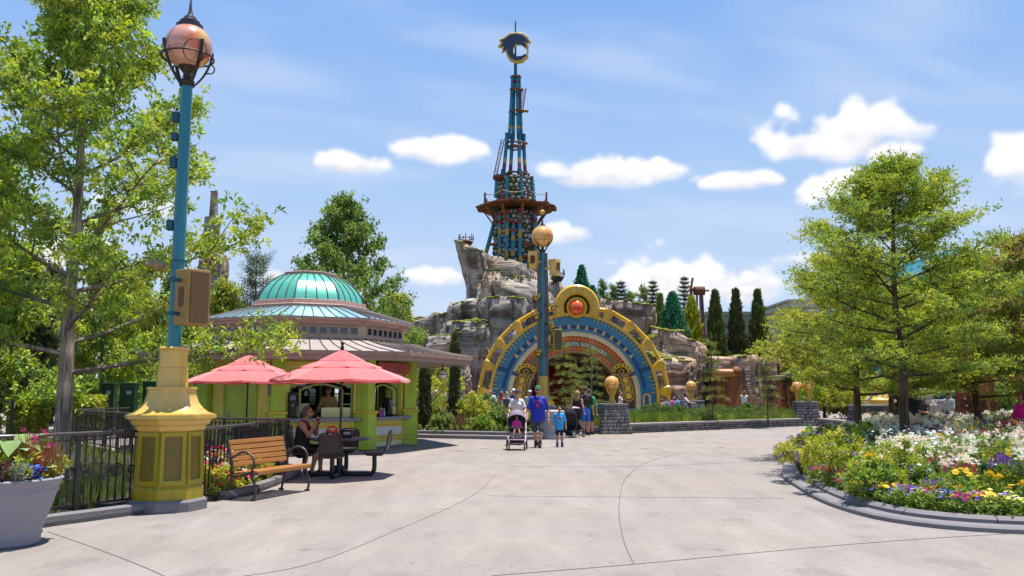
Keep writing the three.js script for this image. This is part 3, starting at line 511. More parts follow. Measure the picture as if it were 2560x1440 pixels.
function lampHead(L, y, mat, r = 0.345) {                           // y: height of the globe's centre
  obj('globe', globeGeo(r, y), mat, L, false);
  const arms = part('cage', L);
  for (let k = 0; k < 4; k++) {
    const a = k * Math.PI / 2 + 0.75, P = (rad, yy) => V(rad * Math.sin(a), yy, rad * Math.cos(a));
    const pts = [P(0.1, y - 0.6), P(0.17, y - 0.52), P(0.28, y - 0.36), P(0.375, y - 0.12), P(0.39, y + 0.02)], cv = new THREE.CatmullRomCurve3(pts);
    const seg = []; for (let i = 0; i < 10; i++) seg.push(T(rotY(new THREE.BoxGeometry(0.06, 0.1, 0.03), 0), 0, 0, 0) && bar(cv.getPoint(i / 10), cv.getPoint((i + 1.12) / 10 > 1 ? 1 : (i + 1.12) / 10), 0.05, 0.02));
    obj('cage_arm', seg, M.bronze, arms);
    const hook = [P(0.3, y - 0.33), P(0.4, y - 0.3), P(0.44, y - 0.24), P(0.42, y - 0.18), P(0.375, y - 0.17)]; obj('hook', tube(hook, 0.012, 14, 6), M.bronze, arms);
  }
  obj('cage_ring', T(rotX(new THREE.TorusGeometry(0.37, 0.014, 8, 48), Math.PI / 2), 0, y - 0.17, 0), M.bronze, arms);
  obj('socket', lathe([[0, y - 0.62], [0.11, y - 0.62], [0.11, y - 0.54], [0.06, y - 0.5], [0.06, y - 0.42], [0.11, y - 0.36], [0.14, y - 0.33], [0.14, y - 0.31], [0, y - 0.31]], 24), M.bronze, L);
  const c = obj('cap', octa([[0.19, y + 0.27], [0.2, y + 0.28], [0.2, y + 0.34], [0.15, y + 0.36], [0.15, y + 0.4], [0.1, y + 0.43], [0.09, y + 0.47], [0.05, y + 0.5], [0.03, y + 0.56], [0.012, y + 0.76], [0, y + 0.78]], 12), plain([0.03, 0.025, 0.04], 0.45), L);
  for (let k = 0; k < 5; k++) {                                     // leaded lines on the glass
    const ax = V(Math.sin(k * 2.1 + 0.6), (k % 3 - 1) * 0.5, Math.cos(k * 2.1 + 0.6)).normalize(), rad = r * (0.5 + 0.1 * (k % 3)), dist = Math.sqrt(r * r - rad * rad);
    const t = new THREE.TorusGeometry(rad, 0.0045, 5, 48); t.applyQuaternion(new THREE.Quaternion().setFromUnitVectors(V(0, 0, 1), ax)); obj('lead_line', T(t, ax.x * dist, y + ax.y * dist, ax.z * dist), M.bronze, L);
  }
}
function pedestalLamp(pos, turn, label) {
  const L = thing('street_lamp', label, 'lamp post', pos, turn, 'street lamps with globe heads');
  obj('concrete_base', octa([[0, 0], [0.56, 0], [0.56, 0.13], [0.53, 0.16], [0, 0.16]]), M.kerb, L);
  const ped = obj('pedestal', octa([[0.5, 0.15], [0.5, 0.31], [0.47, 0.35], [0.445, 1.1], [0, 1.1]]), M.olive, L);
  for (let k = 0; k < 8; k++) {
    const a = (k + 0.5) * ka, ap = 0.458 * Math.cos(ka / 2), w = 2 * 0.458 * Math.sin(ka / 2), fr = 0.05;
    const g = (ww, h, x, y, z, d = 0.016) => rotY(T(rotX(box(ww, h, d), -0.031), x, y, ap + z - (y - 0.7) * 0.031), a);
    obj('panel_frame', [g(w - 0.02, 0.06, 0, 0.4, 0.012, 0.03), g(w - 0.02, 0.06, 0, 1.06, 0.012, 0.03), g(fr, 0.61, -w / 2 + fr / 2 + 0.01, 0.735, 0.012, 0.03), g(fr, 0.61, w / 2 - fr / 2 - 0.01, 0.735, 0.012, 0.03)], M.olive, ped);
    obj('recessed_panel', g(w - 2 * fr - 0.02, 0.605, 0, 0.73, 0.004, 0.006), M.oliveDark, ped);
  }
  obj('cornice', octa([[0.44, 1.08], [0.49, 1.12], [0.5, 1.17], [0.545, 1.2], [0.57, 1.25], [0.64, 1.28], [0.64, 1.33], [0.58, 1.345], [0, 1.345]]), M.cream, L);
  obj('flared_neck', octa([[0.62, 1.34], [0.53, 1.36], [0.45, 1.42], [0.385, 1.5], [0.35, 1.6], [0.34, 1.68], [0.36, 1.69], [0.36, 1.715], [0.33, 1.72], [0, 1.72]]), M.cream, L);
  obj('column', octa([[0.225, 1.72], [0.215, 1.95], [0.215, 1.99], [0.2, 2.0], [0.2, 2.24], [0.22, 2.26], [0.225, 2.28], [0.2, 2.3], [0, 2.3]]), M.cream, L);
  obj('pole', cyl(0.098, 0.083, 4.0, 0, 2.28, 0, 28), M.teal, L);
  for (const [y, s] of [[5.75, 1], [5.45, 0.8], [5.05, 1.1], [4.1, 1]]) obj('outlet_box', [rbox(0.1, 0.16 * s, 0.1, -0.14, y, 0, 0.02, 2), rbox(0.05, 0.09, 0.06, -0.1, y, 0, 0.01, 1)], M.tealDark, L);
  obj('pole_band', [cyl(0.098, 0.098, 0.03, 0, 3.3, 0, 24), cyl(0.098, 0.098, 0.03, 0, 3.55, 0, 24)], M.tealDark, L);
  lampHead(L, 6.86, globeMat);
  return L;
}
pedestalLamp([-4.92, 0, -12.3], 0.12, 'tall turquoise lamp post on a yellow pedestal beside the wooden bench');
pedestalLamp(at(2198, 1000, 34).setY(0), 0.3, 'far lamp post on a yellow pedestal behind the flower bed trees');
function speaker(pos, turn, label, w = 0.36, h = 0.8, d = 0.34, mats = [[0.44, 0.25, 0.045], [0.17, 0.085, 0.028]]) {
  const S = thing('loudspeaker', label, 'loudspeaker', pos, turn);
  const a = paint(mats[0], 0.5), b = paint(mats[1], 0.7, { bumpMap: texCloth, bumpScale: 0.004 });
  obj('cabinet', rbox(w, h, d, 0, 0, 0, 0.015, 2), a, S); obj('grille', rbox(w - 0.06, h - 0.06, 0.03, 0, 0, d / 2, 0.01, 1), b, S);
  obj('side_recess', rbox(0.02, 0.28, 0.12, -w / 2, 0, 0, 0.005, 1), b, S); obj('bracket', [box(0.2, 0.05, 0.06, -w / 2 - 0.08, h * 0.3, -0.05), box(0.2, 0.05, 0.06, -w / 2 - 0.08, -h * 0.3, -0.05)], M.tealDark, S);
  return S;
}
speaker([-4.62, 3.0, -12.12], 0.95, 'large brown loudspeaker cabinet mounted on the near turquoise lamp post');
{ const t = thing('floodlight', 'small beige floodlight pointing left from the near lamp post', 'floodlight', [-5.1, 3.47, -12.25], 0.3); obj('housing', rotZ(lathe([[0, 0], [0.05, 0], [0.085, 0.06], [0.09, 0.1], [0.06, 0.16], [0.075, 0.2], [0.075, 0.22], [0, 0.22]], 18), 1.35), paint([0.42, 0.30, 0.12], 0.4), t); obj('lens', rotZ(T(sph(0.06, 0, 0.2, 0), 0, 0, 0), 1.35), M.steel, t); obj('bracket', rod([0, 0, 0], [0.14, 0.03, -0.04], 0.02), M.cream, t); }
// the lamp post in the middle: a turquoise mast between bronze fins
{
  const p = at(1358, 1000, 32).setY(0.19);
  const L = thing('fin_lamp', 'tall lamp post with bronze fins and amber globe before the archway', 'lamp post', p, 0.1);
  const st = obj('stone_plinth', octa([[0, 0], [0.5, 0], [0.46, 0.85], [0.5, 0.86], [0.5, 0.95], [0, 0.95]]), M.kerb, L);
  obj('stepped_base', octa([[0.42, 0.93], [0.42, 1.08], [0.36, 1.1], [0.36, 1.22], [0.27, 1.27], [0.2, 1.45], [0.2, 2.0], [0.17, 2.06], [0, 2.06]]), M.gold, L);
  obj('mast', cyl(0.1, 0.09, 4.8, 0, 2.0, 0, 24), M.teal, L);
  for (let k = 0; k < 3; k++) { const a = k * Math.PI / 2 + Math.PI / 2 * 0 + (k === 1 ? Math.PI / 2 * 0 : 0) + 0; obj('fin', [rotY(T(extr([[0.09, 0.6], [0.27, 0.6], [0.27, 1.3], [0.2, 2.2], [0.22, 4.6], [0.18, 6.75], [0.09, 6.75]], 0.07, 0.006), 0, 0, -0.035), a)], paint([0.17, 0.105, 0.085], 0.45), L); }
  lampHead(L, 7.4, globeAmber, 0.42);
  const c = obj('gold_ball', sph(0.1, 0, 8.35, 0), M.gold, L); obj('spike', cyl(0.02, 0.008, 0.6, 0, 8.1, 0), M.bronze, L);
  for (const [x, y, s, tn] of [[-0.36, 6.1, 1, -0.35], [0.44, 5.85, 0.95, 0.8]]) {                                // yellow projector boxes
    const b = part('projector_box', L);
    obj('box', T(rotY(octa([[0.1, 0], [0.19, 0.06], [0.26, 0.55], [0.24, 0.68], [0, 0.68]].map(([r, q]) => [r * s, q * s]), 4, Math.PI / 4), tn), x, y, 0.1), M.cream, b);
    obj('window', T(rotY(rbox(0.17, 0.3, 0.03, 0, 0.36, 0.2, 0.01, 1), tn), x, y, 0.1), M.woodBrown, b); obj('arm', rod([x, y + 0.3, 0.05], [0, y + 0.3, 0], 0.05), M.cream, b);
  }
  for (const [x, y, dx] of [[-0.22, 5.05, -0.5], [-0.24, 4.35, -0.2], [0.3, 4.7, 0.5], [0.28, 4.0, 0.3], [-0.16, 2.95, -0.3]]) {
    const b = part('spotlight', L), a = V(dx, -0.5, 0.6).normalize(), q = Qdir(a);
    obj('can', T(new THREE.CylinderGeometry(0.11, 0.07, 0.3, 14).applyQuaternion(q), x, y, 0.18), M.gold, b); obj('rim', T(rotX(new THREE.TorusGeometry(0.11, 0.018, 6, 20), Math.PI / 2).applyQuaternion(q), x + a.x * 0.15, y + a.y * 0.15, 0.18 + a.z * 0.15), M.bronze, b);
    obj('bracket', rod([x, y, 0.18], [0, y + 0.08, 0], 0.025), M.bronze, b);
  }
  speaker([p.x + 0.5, 3.6, p.z + 0.02], 0.5, 'yellow and brown loudspeaker cabinet on the finned lamp post', 0.36, 0.82, 0.3, [[0.5, 0.36, 0.02], [0.1, 0.07, 0.03]]);
}
// low globe lamps on stone piers
function bowlLamp(pos, label, s = 1, mat = globeAmber) {
  const L = thing('globe_bollard_lamp', label, 'lamp', pos, 0.4, 'low globe lamps on stone piers');
  obj('stem', lathe([[0.13, 0], [0.14, 0.03], [0.09, 0.12], [0.08, 0.28], [0.12, 0.4], [0.15, 0.46], [0, 0.46]].map(([r, y]) => [r * s, y * s]), 20), M.gold, L);
  for (let k = 0; k < 4; k++) { const a = k * Math.PI / 2; obj('prong', tube([[0.08, 0.25], [0.17, 0.42], [0.225, 0.58], [0.235, 0.66]].map(([r, y]) => V(r * s * Math.sin(a), y * s, r * s * Math.cos(a))), 0.02 * s, 10, 6), M.gold, L); }
  obj('globe', globeGeo(0.225 * s, 0.64 * s), mat, L, false); obj('ring', T(rotX(new THREE.TorusGeometry(0.228 * s, 0.014 * s, 6, 36), Math.PI / 2), 0, 0.63 * s, 0), M.gold, L);
}

// ---------- fences ----------
function fence(pts, label, o = {}) {
  const { sp = 0.115, h = 1.07, foot = 0.12, post = 1.25, rings = true, group = 'dark metal railings round the garden' } = o;
  const Fn = thing('railing', label, 'railing', [0, 0, 0], 0, group);
  const cv = new THREE.CatmullRomCurve3(pts, false, 'centripetal'), len = cv.getLength(), path = cv.getSpacedPoints(Math.max(8, Math.round(len / 0.25)));
  obj('top_rail', sweep(path, [[-0.03, h - 0.02], [-0.03, h + 0.012], [-0.018, h + 0.024], [0.018, h + 0.024], [0.03, h + 0.012], [0.03, h - 0.02]]), M.ironPlum, Fn);
  obj('upper_rail', sweep(path, [[-0.014, h - 0.095], [-0.014, h - 0.075], [0.014, h - 0.075], [0.014, h - 0.095]]), M.iron, Fn);
  obj('bottom_rail', sweep(path, [[-0.016, foot], [-0.016, foot + 0.03], [0.016, foot + 0.03], [0.016, foot]]), M.iron, Fn);
  const n = Math.round(len / sp), bal = box(0.017, h - 0.03 - foot, 0.017, 0, (h + foot - 0.03) / 2, 0), pst = box(0.05, h + 0.1, 0.05, 0, h / 2 - 0.06, 0), every = Math.round(post / sp), ringS = torus(0.05, 0.009, 0, 0, 0, 5, 16), ringB = torus(0.085, 0.012, 0, 0, 0, 5, 20), ringI = merge([ringB.clone(), torus(0.045, 0.009, 0, 0, 0, 5, 16)]);
  triUV(bal); triUV(pst); triUV(ringS); triUV(ringI);
  for (let i = 0; i <= n; i++) {
    const p = cv.getPointAt(i / n), t = cv.getTangentAt(i / n), a = Math.atan2(-t.z, t.x), isPost = i % every === 0;
    const m = obj(isPost ? 'post' : 'baluster', isPost ? pst : bal, M.iron, Fn, false); m.position.copy(p); m.rotation.y = a;
    if (rings && !isPost && i % 2) { const q = i % 6 === 3, r = obj('ring', q ? ringI : ringS, M.iron, Fn, false); r.position.set(p.x, p.y + (q ? 0.56 : i % 6 === 1 ? 0.85 : 0.55), p.z); r.rotation.y = a; }
  }
  return Fn;
}
fence([V(-7.6, 0.03, -9.75), gp(0, 1323), gp(125, 1306), gp(372, 1273)].map((p) => p.setY(0.03).add(V(-0.03, 0, -0.12))), 'dark metal railing with ring ornaments behind the big flower pot');
fence([gp(520, 1258), gp(600, 1236), gp(690, 1204), gp(726, 1190), gp(731, 1181), at(722, 1000, 17.1), at(640, 1000, 17.6), at(545, 1000, 18.0), at(470, 1000, 19)].map((p) => p.setY(0.03).add(V(-0.12, 0, 0))), 'curved dark metal railing running behind the wooden bench', { sp: 0.12 });
fence([at(420, 1000, 20.3), at(335, 1000, 22), at(172, 1000, 27.6)].map((p) => p.setY(0.03)), 'dark railing crossing the garden right behind the tree trunk', { sp: 0.15 });
fence([at(174, 1000, 28), at(315, 1000, 31), at(326, 1000, 33.5), at(440, 1000, 41)].map((p) => p.setY(0)), 'farthest dark railing in front of the green utility boxes', { sp: 0.22, rings: false });
{ // side ornament of rings beside the pedestal
  const t = thing('ring_ornament', 'column of linked metal rings between railing and yellow pedestal', 'railing', gp(388, 1272).setY(0.03).add(V(0, 0, -0.1)), -0.1);
  for (const [y, r] of [[0.95, 0.075], [0.78, 0.075], [0.62, 0.06], [0.46, 0.085], [0.33, 0.04]]) obj('ring', torus(r, 0.011, 0, y, 0, 6, 20), M.iron, t); obj('rod', [rod([0, 1.03, 0], [0, 1.1, 0], 0.01), rod([0, 0.03, 0], [0, 0.3, 0], 0.01), box(0.2, 0.03, 0.03, -0.06, 1.08, 0)], M.iron, t);
}

// ---------- bench ----------
{
  const a = gp(569, 1249), b = gp(646, 1252), c = gp(704, 1226), d = gp(771, 1227), mid = a.clone().add(b).add(c).add(d).multiplyScalar(0.25);
  const ax = c.clone().add(d).sub(a).sub(b).setY(0).normalize(), turn = Math.atan2(-ax.z, ax.x);
  const B = thing('park_bench', 'wooden slat bench with looped metal arms beside the curved railing', 'bench', mid.setY(0), turn + Math.PI * 0);
  const L = 1.42, seatZ = [0.21, 0.12, 0.03, -0.06, -0.15];
  // local +z faces the plaza
  const flip = 1;
  seatZ.forEach((z, i) => obj('seat_slat', T(rotX(rbox(L, 0.035, 0.078, 0, 0, 0, 0.01, 2), 0.06), 0, 0.435 - (i ? 0.008 * i : 0), flip * z), M.wood, B));
  obj('front_slat', rbox(L, 0.07, 0.04, 0, 0.415, 0.265, 0.015, 2), M.wood, B);
  for (let i = 0; i < 5; i++) obj('back_slat', T(rotX(rbox(L - 0.02, 0.074, 0.03, 0, 0, 0, 0.01, 2), -0.26), 0, 0.53 + i * 0.084, -0.205 - i * 0.0225), M.wood, B);
  for (const s of [-1, 1]) {
    const x = s * (L / 2 - 0.03 + 0.03), f = part('end_frame', B), P = (z, y) => V(x, y, z);
    obj('rear_leg', tube([P(-0.30, 0.0), P(-0.27, 0.12), P(-0.21, 0.32), P(-0.2, 0.45), P(-0.24, 0.65), P(-0.31, 0.93)], 0.021, 24, 7), M.ironPlum, f);
    obj('front_leg', tube([P(0.22, 0.0), P(0.25, 0.14), P(0.21, 0.28), P(0.15, 0.38), P(0.2, 0.41)], 0.021, 20, 7), M.ironPlum, f);
    obj('seat_rail', tube([P(0.27, 0.4), P(0.1, 0.405), P(-0.1, 0.36), P(-0.2, 0.37), P(-0.24, 0.46)], 0.018, 20, 7), M.ironPlum, f);
    obj('arm_loop', tube([P(-0.26, 0.63), P(-0.16, 0.66), P(-0.02, 0.73), P(0.12, 0.7), P(0.2, 0.6), P(0.18, 0.47), P(0.14, 0.405)], 0.019, 30, 7), M.ironPlum, f);
    obj('inner_loop', tube([P(-0.26, 0.63), P(-0.20, 0.56), P(-0.2, 0.46), P(-0.16, 0.4)], 0.014, 20, 6), M.ironPlum, f);
    obj('foot', [rbox(0.05, 0.03, 0.09, x, 0.015, -0.3, 0.01, 1), rbox(0.05, 0.03, 0.09, x, 0.015, 0.22, 0.01, 1)], M.ironPlum, f);
  }
}

// ---------- tables, umbrellas ----------
const tableMat = mk([0.075, 0.075, 0.095], 0.45), seatMesh = mk([0.055, 0.038, 0.034], 0.5), tubeMat = paint([0.02, 0.019, 0.022], 0.4);
function tableSet(pos, turn, label) {
  const t = thing('cafe_table', label, 'table', pos, turn, 'round tables with fixed seats');
  obj('table_top', lathe([[0, 0.7], [0.56, 0.7], [0.585, 0.715], [0.585, 0.735], [0.57, 0.742], [0.03, 0.742], [0.03, 0.7]], 40), tableMat, t);
  obj('top_bracket', [cyl(0.06, 0.06, 0.68, 0, 0.02, 0, 14), rotY(box(0.7, 0.03, 0.04, 0, 0.685, 0), 0.7), rotY(box(0.7, 0.03, 0.04, 0, 0.685, 0), 0.7 + Math.PI / 2), cyl(0.14, 0.1, 0.04, 0, 0, 0)], tubeMat, t);
  for (let k = 0; k < 4; k++) {
    const s = part('fixed_seat', t); s.rotation.y = k * Math.PI / 2;
    obj('seat_arm', tube([[0.05, 0.2, 0], [0.09, 0.08, 0], [0.2, 0.04, 0], [0.5, 0.04, 0], [0.64, 0.05, 0], [0.685, 0.12, 0], [0.69, 0.42, 0]], 0.045, 30, 10), tubeMat, s);
    obj('seat', [rotX(T(rbox(0.4, 0.03, 0.4, 0.7, 0.45, 0, 0.014, 2), 0, 0, 0), 0), box(0.3, 0.04, 0.3, 0.7, 0.42, 0)], seatMesh, s);
    obj('seat_rim', tube([[0.52, 0.44, -0.19], [0.86, 0.44, -0.2], [0.9, 0.47, -0.19], [0.96, 0.62, -0.19], [1.0, 0.85, -0.18], [1.0, 0.85, 0.18], [0.96, 0.62, 0.19], [0.9, 0.47, 0.19], [0.86, 0.44, 0.2], [0.52, 0.44, 0.19]], 0.014, 60, 6, true), tubeMat, s);
    obj('backrest', T(rotZ(rbox(0.022, 0.36, 0.38, 0, 0, 0, 0.01, 2), -0.17), 0.965, 0.68, 0), seatMesh, s);
  }
  return t;
}
const coral = new THREE.MeshPhysicalMaterial({ color: C([0.92, 0.17, 0.17]), roughness: 0.9, map: texCloth, transmission: 0.22, thickness: 0, side: THREE.DoubleSide, bumpMap: bumpGrain, bumpScale: 0.004 });
function umbrella(pos, turn, label) {
  const u = thing('patio_umbrella', label, 'umbrella', pos, turn, 'red patio umbrellas');
  obj('pole', cyl(0.021, 0.021, 2.53, 0, 0.02, 0, 12), paint([0.03, 0.016, 0.012], 0.4), u);
  const N = 8;
  const tier = (prof, sagAmt) => {                                   // fabric between the ribs sags a little
    const pos = [], idx = [], S = 6, m = prof.length, cols = N * S;
    for (let j = 0; j < m; j++) for (let i = 0; i <= cols; i++) {
      const a = i / cols * Math.PI * 2, f = (i % S) / S, sec = 2 * Math.PI / N, loc = (f - 0.5) * sec, rad = prof[j][0] * Math.cos(sec / 2) / Math.cos(loc), sag = Math.sin(f * Math.PI);
      pos.push(rad * Math.sin(a), prof[j][1] - sag * sagAmt * (j / (m - 1)) * Math.min(1, prof[j][0]), rad * Math.cos(a));
    }
    for (let j = 0; j < m - 1; j++) for (let i = 0; i < cols; i++) { const a = j * (cols + 1) + i, b = a + cols + 1; idx.push(a, b, a + 1, a + 1, b, b + 1); }
    const g = new THREE.BufferGeometry(); g.setAttribute('position', new THREE.Float32BufferAttribute(pos, 3)); g.setIndex(idx); return crease(g, 0.12);
  };
  obj('canopy', tier([[0.66, 2.16], [0.9, 2.085], [1.15, 1.995], [1.4, 1.895], [1.41, 1.855]], 0.03), coral, u);
  obj('middle_vent', tier([[0.34, 2.295], [0.55, 2.235], [0.80, 2.15], [0.82, 2.13]], 0.055), coral, u);
  obj('top_vent', tier([[0.0, 2.50], [0.2, 2.41], [0.45, 2.285], [0.47, 2.265]], 0.055), coral, u);
  for (let k = 0; k < N; k++) { const a = k / N * Math.PI * 2; obj('rib', rod([0.03 * Math.sin(a), 2.43, 0.03 * Math.cos(a)], [1.37 * Math.sin(a), 1.885, 1.37 * Math.cos(a)], 0.008, 0.008, 5), M.bronze, u); obj('strut', rod([0.03 * Math.sin(a), 1.87, 0.03 * Math.cos(a)], [0.72 * Math.sin(a), 2.14, 0.72 * Math.cos(a)], 0.007, 0.007, 5), M.bronze, u); }
  obj('hub', [cyl(0.045, 0.045, 0.07, 0, 1.83, 0), cyl(0.04, 0.03, 0.06, 0, 2.49, 0)], M.bronze, u);
  obj('finial', [lathe([[0.03, 2.53], [0.04, 2.55], [0.02, 2.58], [0.04, 2.62], [0.035, 2.65], [0, 2.67]], 14)], plain([0.06, 0.012, 0.02], 0.4), u);
  return u;
}
const tab1 = gp(848, 1190), tab2 = at(618, 1000, 19.4).setY(0);
tableSet(tab1, 0.0, 'dark round table with four fixed seats under the nearer umbrella');
umbrella(tab1, 0.33, 'nearer coral red umbrella over the table with the seated woman');
tableSet(tab2, 0.4, 'dark round table half hidden behind the curved railing');
umbrella(tab2, 0.2, 'left coral red umbrella behind the curved railing');
{ // toy bag on the table
  const p = tab1.clone().add(V(-0.20, 0.742, -0.18)), b = thing('toy_basket', 'red and multicoloured toy bag standing on the near table', 'bag', p, 0.3);
  obj('body', lathe([[0, 0], [0.1, 0], [0.13, 0.05], [0.13, 0.12], [0.11, 0.15], [0, 0.15]], 18), plain([0.6, 0.02, 0.012], 0.5), b);
  for (const [x, y, z, c] of [[0.05, 0.07, 0.11, [0.7, 0.7, 0.7]], [-0.05, 0.06, 0.115, [0.7, 0.68, 0.7]], [0.11, 0.06, 0.06, [0.02, 0.3, 0.05]], [0.0, 0.13, 0.1, [0.7, 0.3, 0.01]], [-0.1, 0.1, 0.07, [0.02, 0.06, 0.5]]]) obj('patch', sph(0.035, x, y, z, 10, 8), plain(c, 0.5), b);
  obj('handle', T(torus(0.1, 0.018, 0, 0, 0, 7, 20, Math.PI), 0, 0.12, 0), plain([0.6, 0.02, 0.012], 0.5), b);
  const q = tab1.clone().add(V(0.12, 0.742, -0.1)), n = thing('napkin_holder', 'black napkin dispenser beside the umbrella pole on the table', 'dispenser', q, 0.1); obj('case', rbox(0.2, 0.16, 0.14, 0, 0.08, 0, 0.02, 2), M.black, n); obj('slot', rbox(0.13, 0.05, 0.01, 0, 0.09, 0.07, 0.004, 1), M.steel, n);
}

// ---------- big flower pot ----------
const potAt = gp(-42, 1374).setY(0).add(V(0, 0, -0.3));
const potThing = thing('flower_pot', 'big grey round flower pot in the near left corner', 'flower pot', potAt);
{
  const m = mk([0.34, 0.325, 0.37], 0.6, { bumpMap: bumpConcrete, bumpScale: 0.003 });
  obj('bowl', lathe([[0, 0], [0.37, 0], [0.385, 0.02], [0.385, 0.09], [0.4, 0.105], [0.4, 0.12], [0.39, 0.13], [0.395, 0.15], [0.52, 0.55], [0.535, 0.56], [0.545, 0.58], [0.535, 0.6], [0.55, 0.66], [0.575, 0.69], [0.575, 0.71], [0.55, 0.72], [0.52, 0.7], [0.5, 0.62], [0, 0.62]], 64), m, potThing);
  obj('pot_soil', cyl(0.51, 0.51, 0.03, 0, 0.62, 0, 32), M.soil, potThing);
}

// ---------- green utility boxes ----------
const boxGreen = paint([0.006, 0.06, 0.014], 0.4);
for (const [x, y, w, h, d, lb] of [[275, 957, 30, 90, 33, 'green utility cabinet left of the other two'], [324, 957, 36, 90, 32, 'green utility cabinet with a white notice in the middle'], [388, 953, 50, 100, 34, 'widest green utility cabinet behind the yellow pedestal']]) {
  const a = at(x, y, d), s = 2110 / d, W = w / s, H = a.y, U = thing('utility_cabinet', lb, 'utility box', [a.x, 0, a.z], 0.15, 'green utility cabinets');
  obj('body', rbox(W, H - 0.06, 0.5, 0, H / 2 - 0.02, 0, 0.02, 2), boxGreen, U); obj('lid', rbox(W + 0.06, 0.06, 0.58, 0, H - 0.03, 0, 0.02, 2), boxGreen, U); obj('door', rbox(W * 0.8, H * 0.7, 0.03, 0, H * 0.5, 0.255, 0.01, 1), boxGreen, U);
  obj('notice', box(W * 0.3, 0.12, 0.006, W * 0.12, H * 0.82, 0.274), M.white, U); obj('notice_text', [box(W * 0.24, 0.02, 0.004, W * 0.12, H * 0.84, 0.279), box(W * 0.2, 0.02, 0.004, W * 0.12, H * 0.81, 0.279)], plain([0.02, 0.03, 0.1], 0.5), U);
}
// litter bin of pale concrete behind the walking man
{
  const p = at(1384, 1000, 30.3).setY(0), B = thing('litter_bin', 'pale grey eight-sided litter bin behind the man in blue', 'bin', p, 0.2), m = mk([0.42, 0.40, 0.385], 0.6);
  obj('base', octa([[0, 0], [0.42, 0], [0.42, 0.16], [0.4, 0.2], [0.38, 0.22], [0, 0.22]]), m, B); obj('body', octa([[0.36, 0.2], [0.34, 0.3], [0.37, 0.86], [0.4, 0.9], [0.4, 0.97], [0.36, 1.0], [0.2, 1.02], [0, 1.02]]), m, B); obj('opening', T(rotY(rbox(0.3, 0.16, 0.04, 0, 0.76, 0.335, 0.01, 1), ka / 2), 0, 0, 0), M.black, B);
}
// bollard in the flower bed
{ const p = at(2472, 1000, 12.2).setY(0.08); const B = thing('junction_post', 'short dark green round-topped post among the flowers', 'bollard', p); obj('post', lathe([[0, 0], [0.165, 0], [0.165, 0.5], [0.15, 0.55], [0.115, 0.575], [0, 0.58]], 28), paint([0.006, 0.07, 0.035], 0.35), B); obj('base_collar', lathe([[0.172, 0], [0.19, 0], [0.19, 0.05], [0.172, 0.06]], 28), paint([0.006, 0.05, 0.03], 0.4), B); }

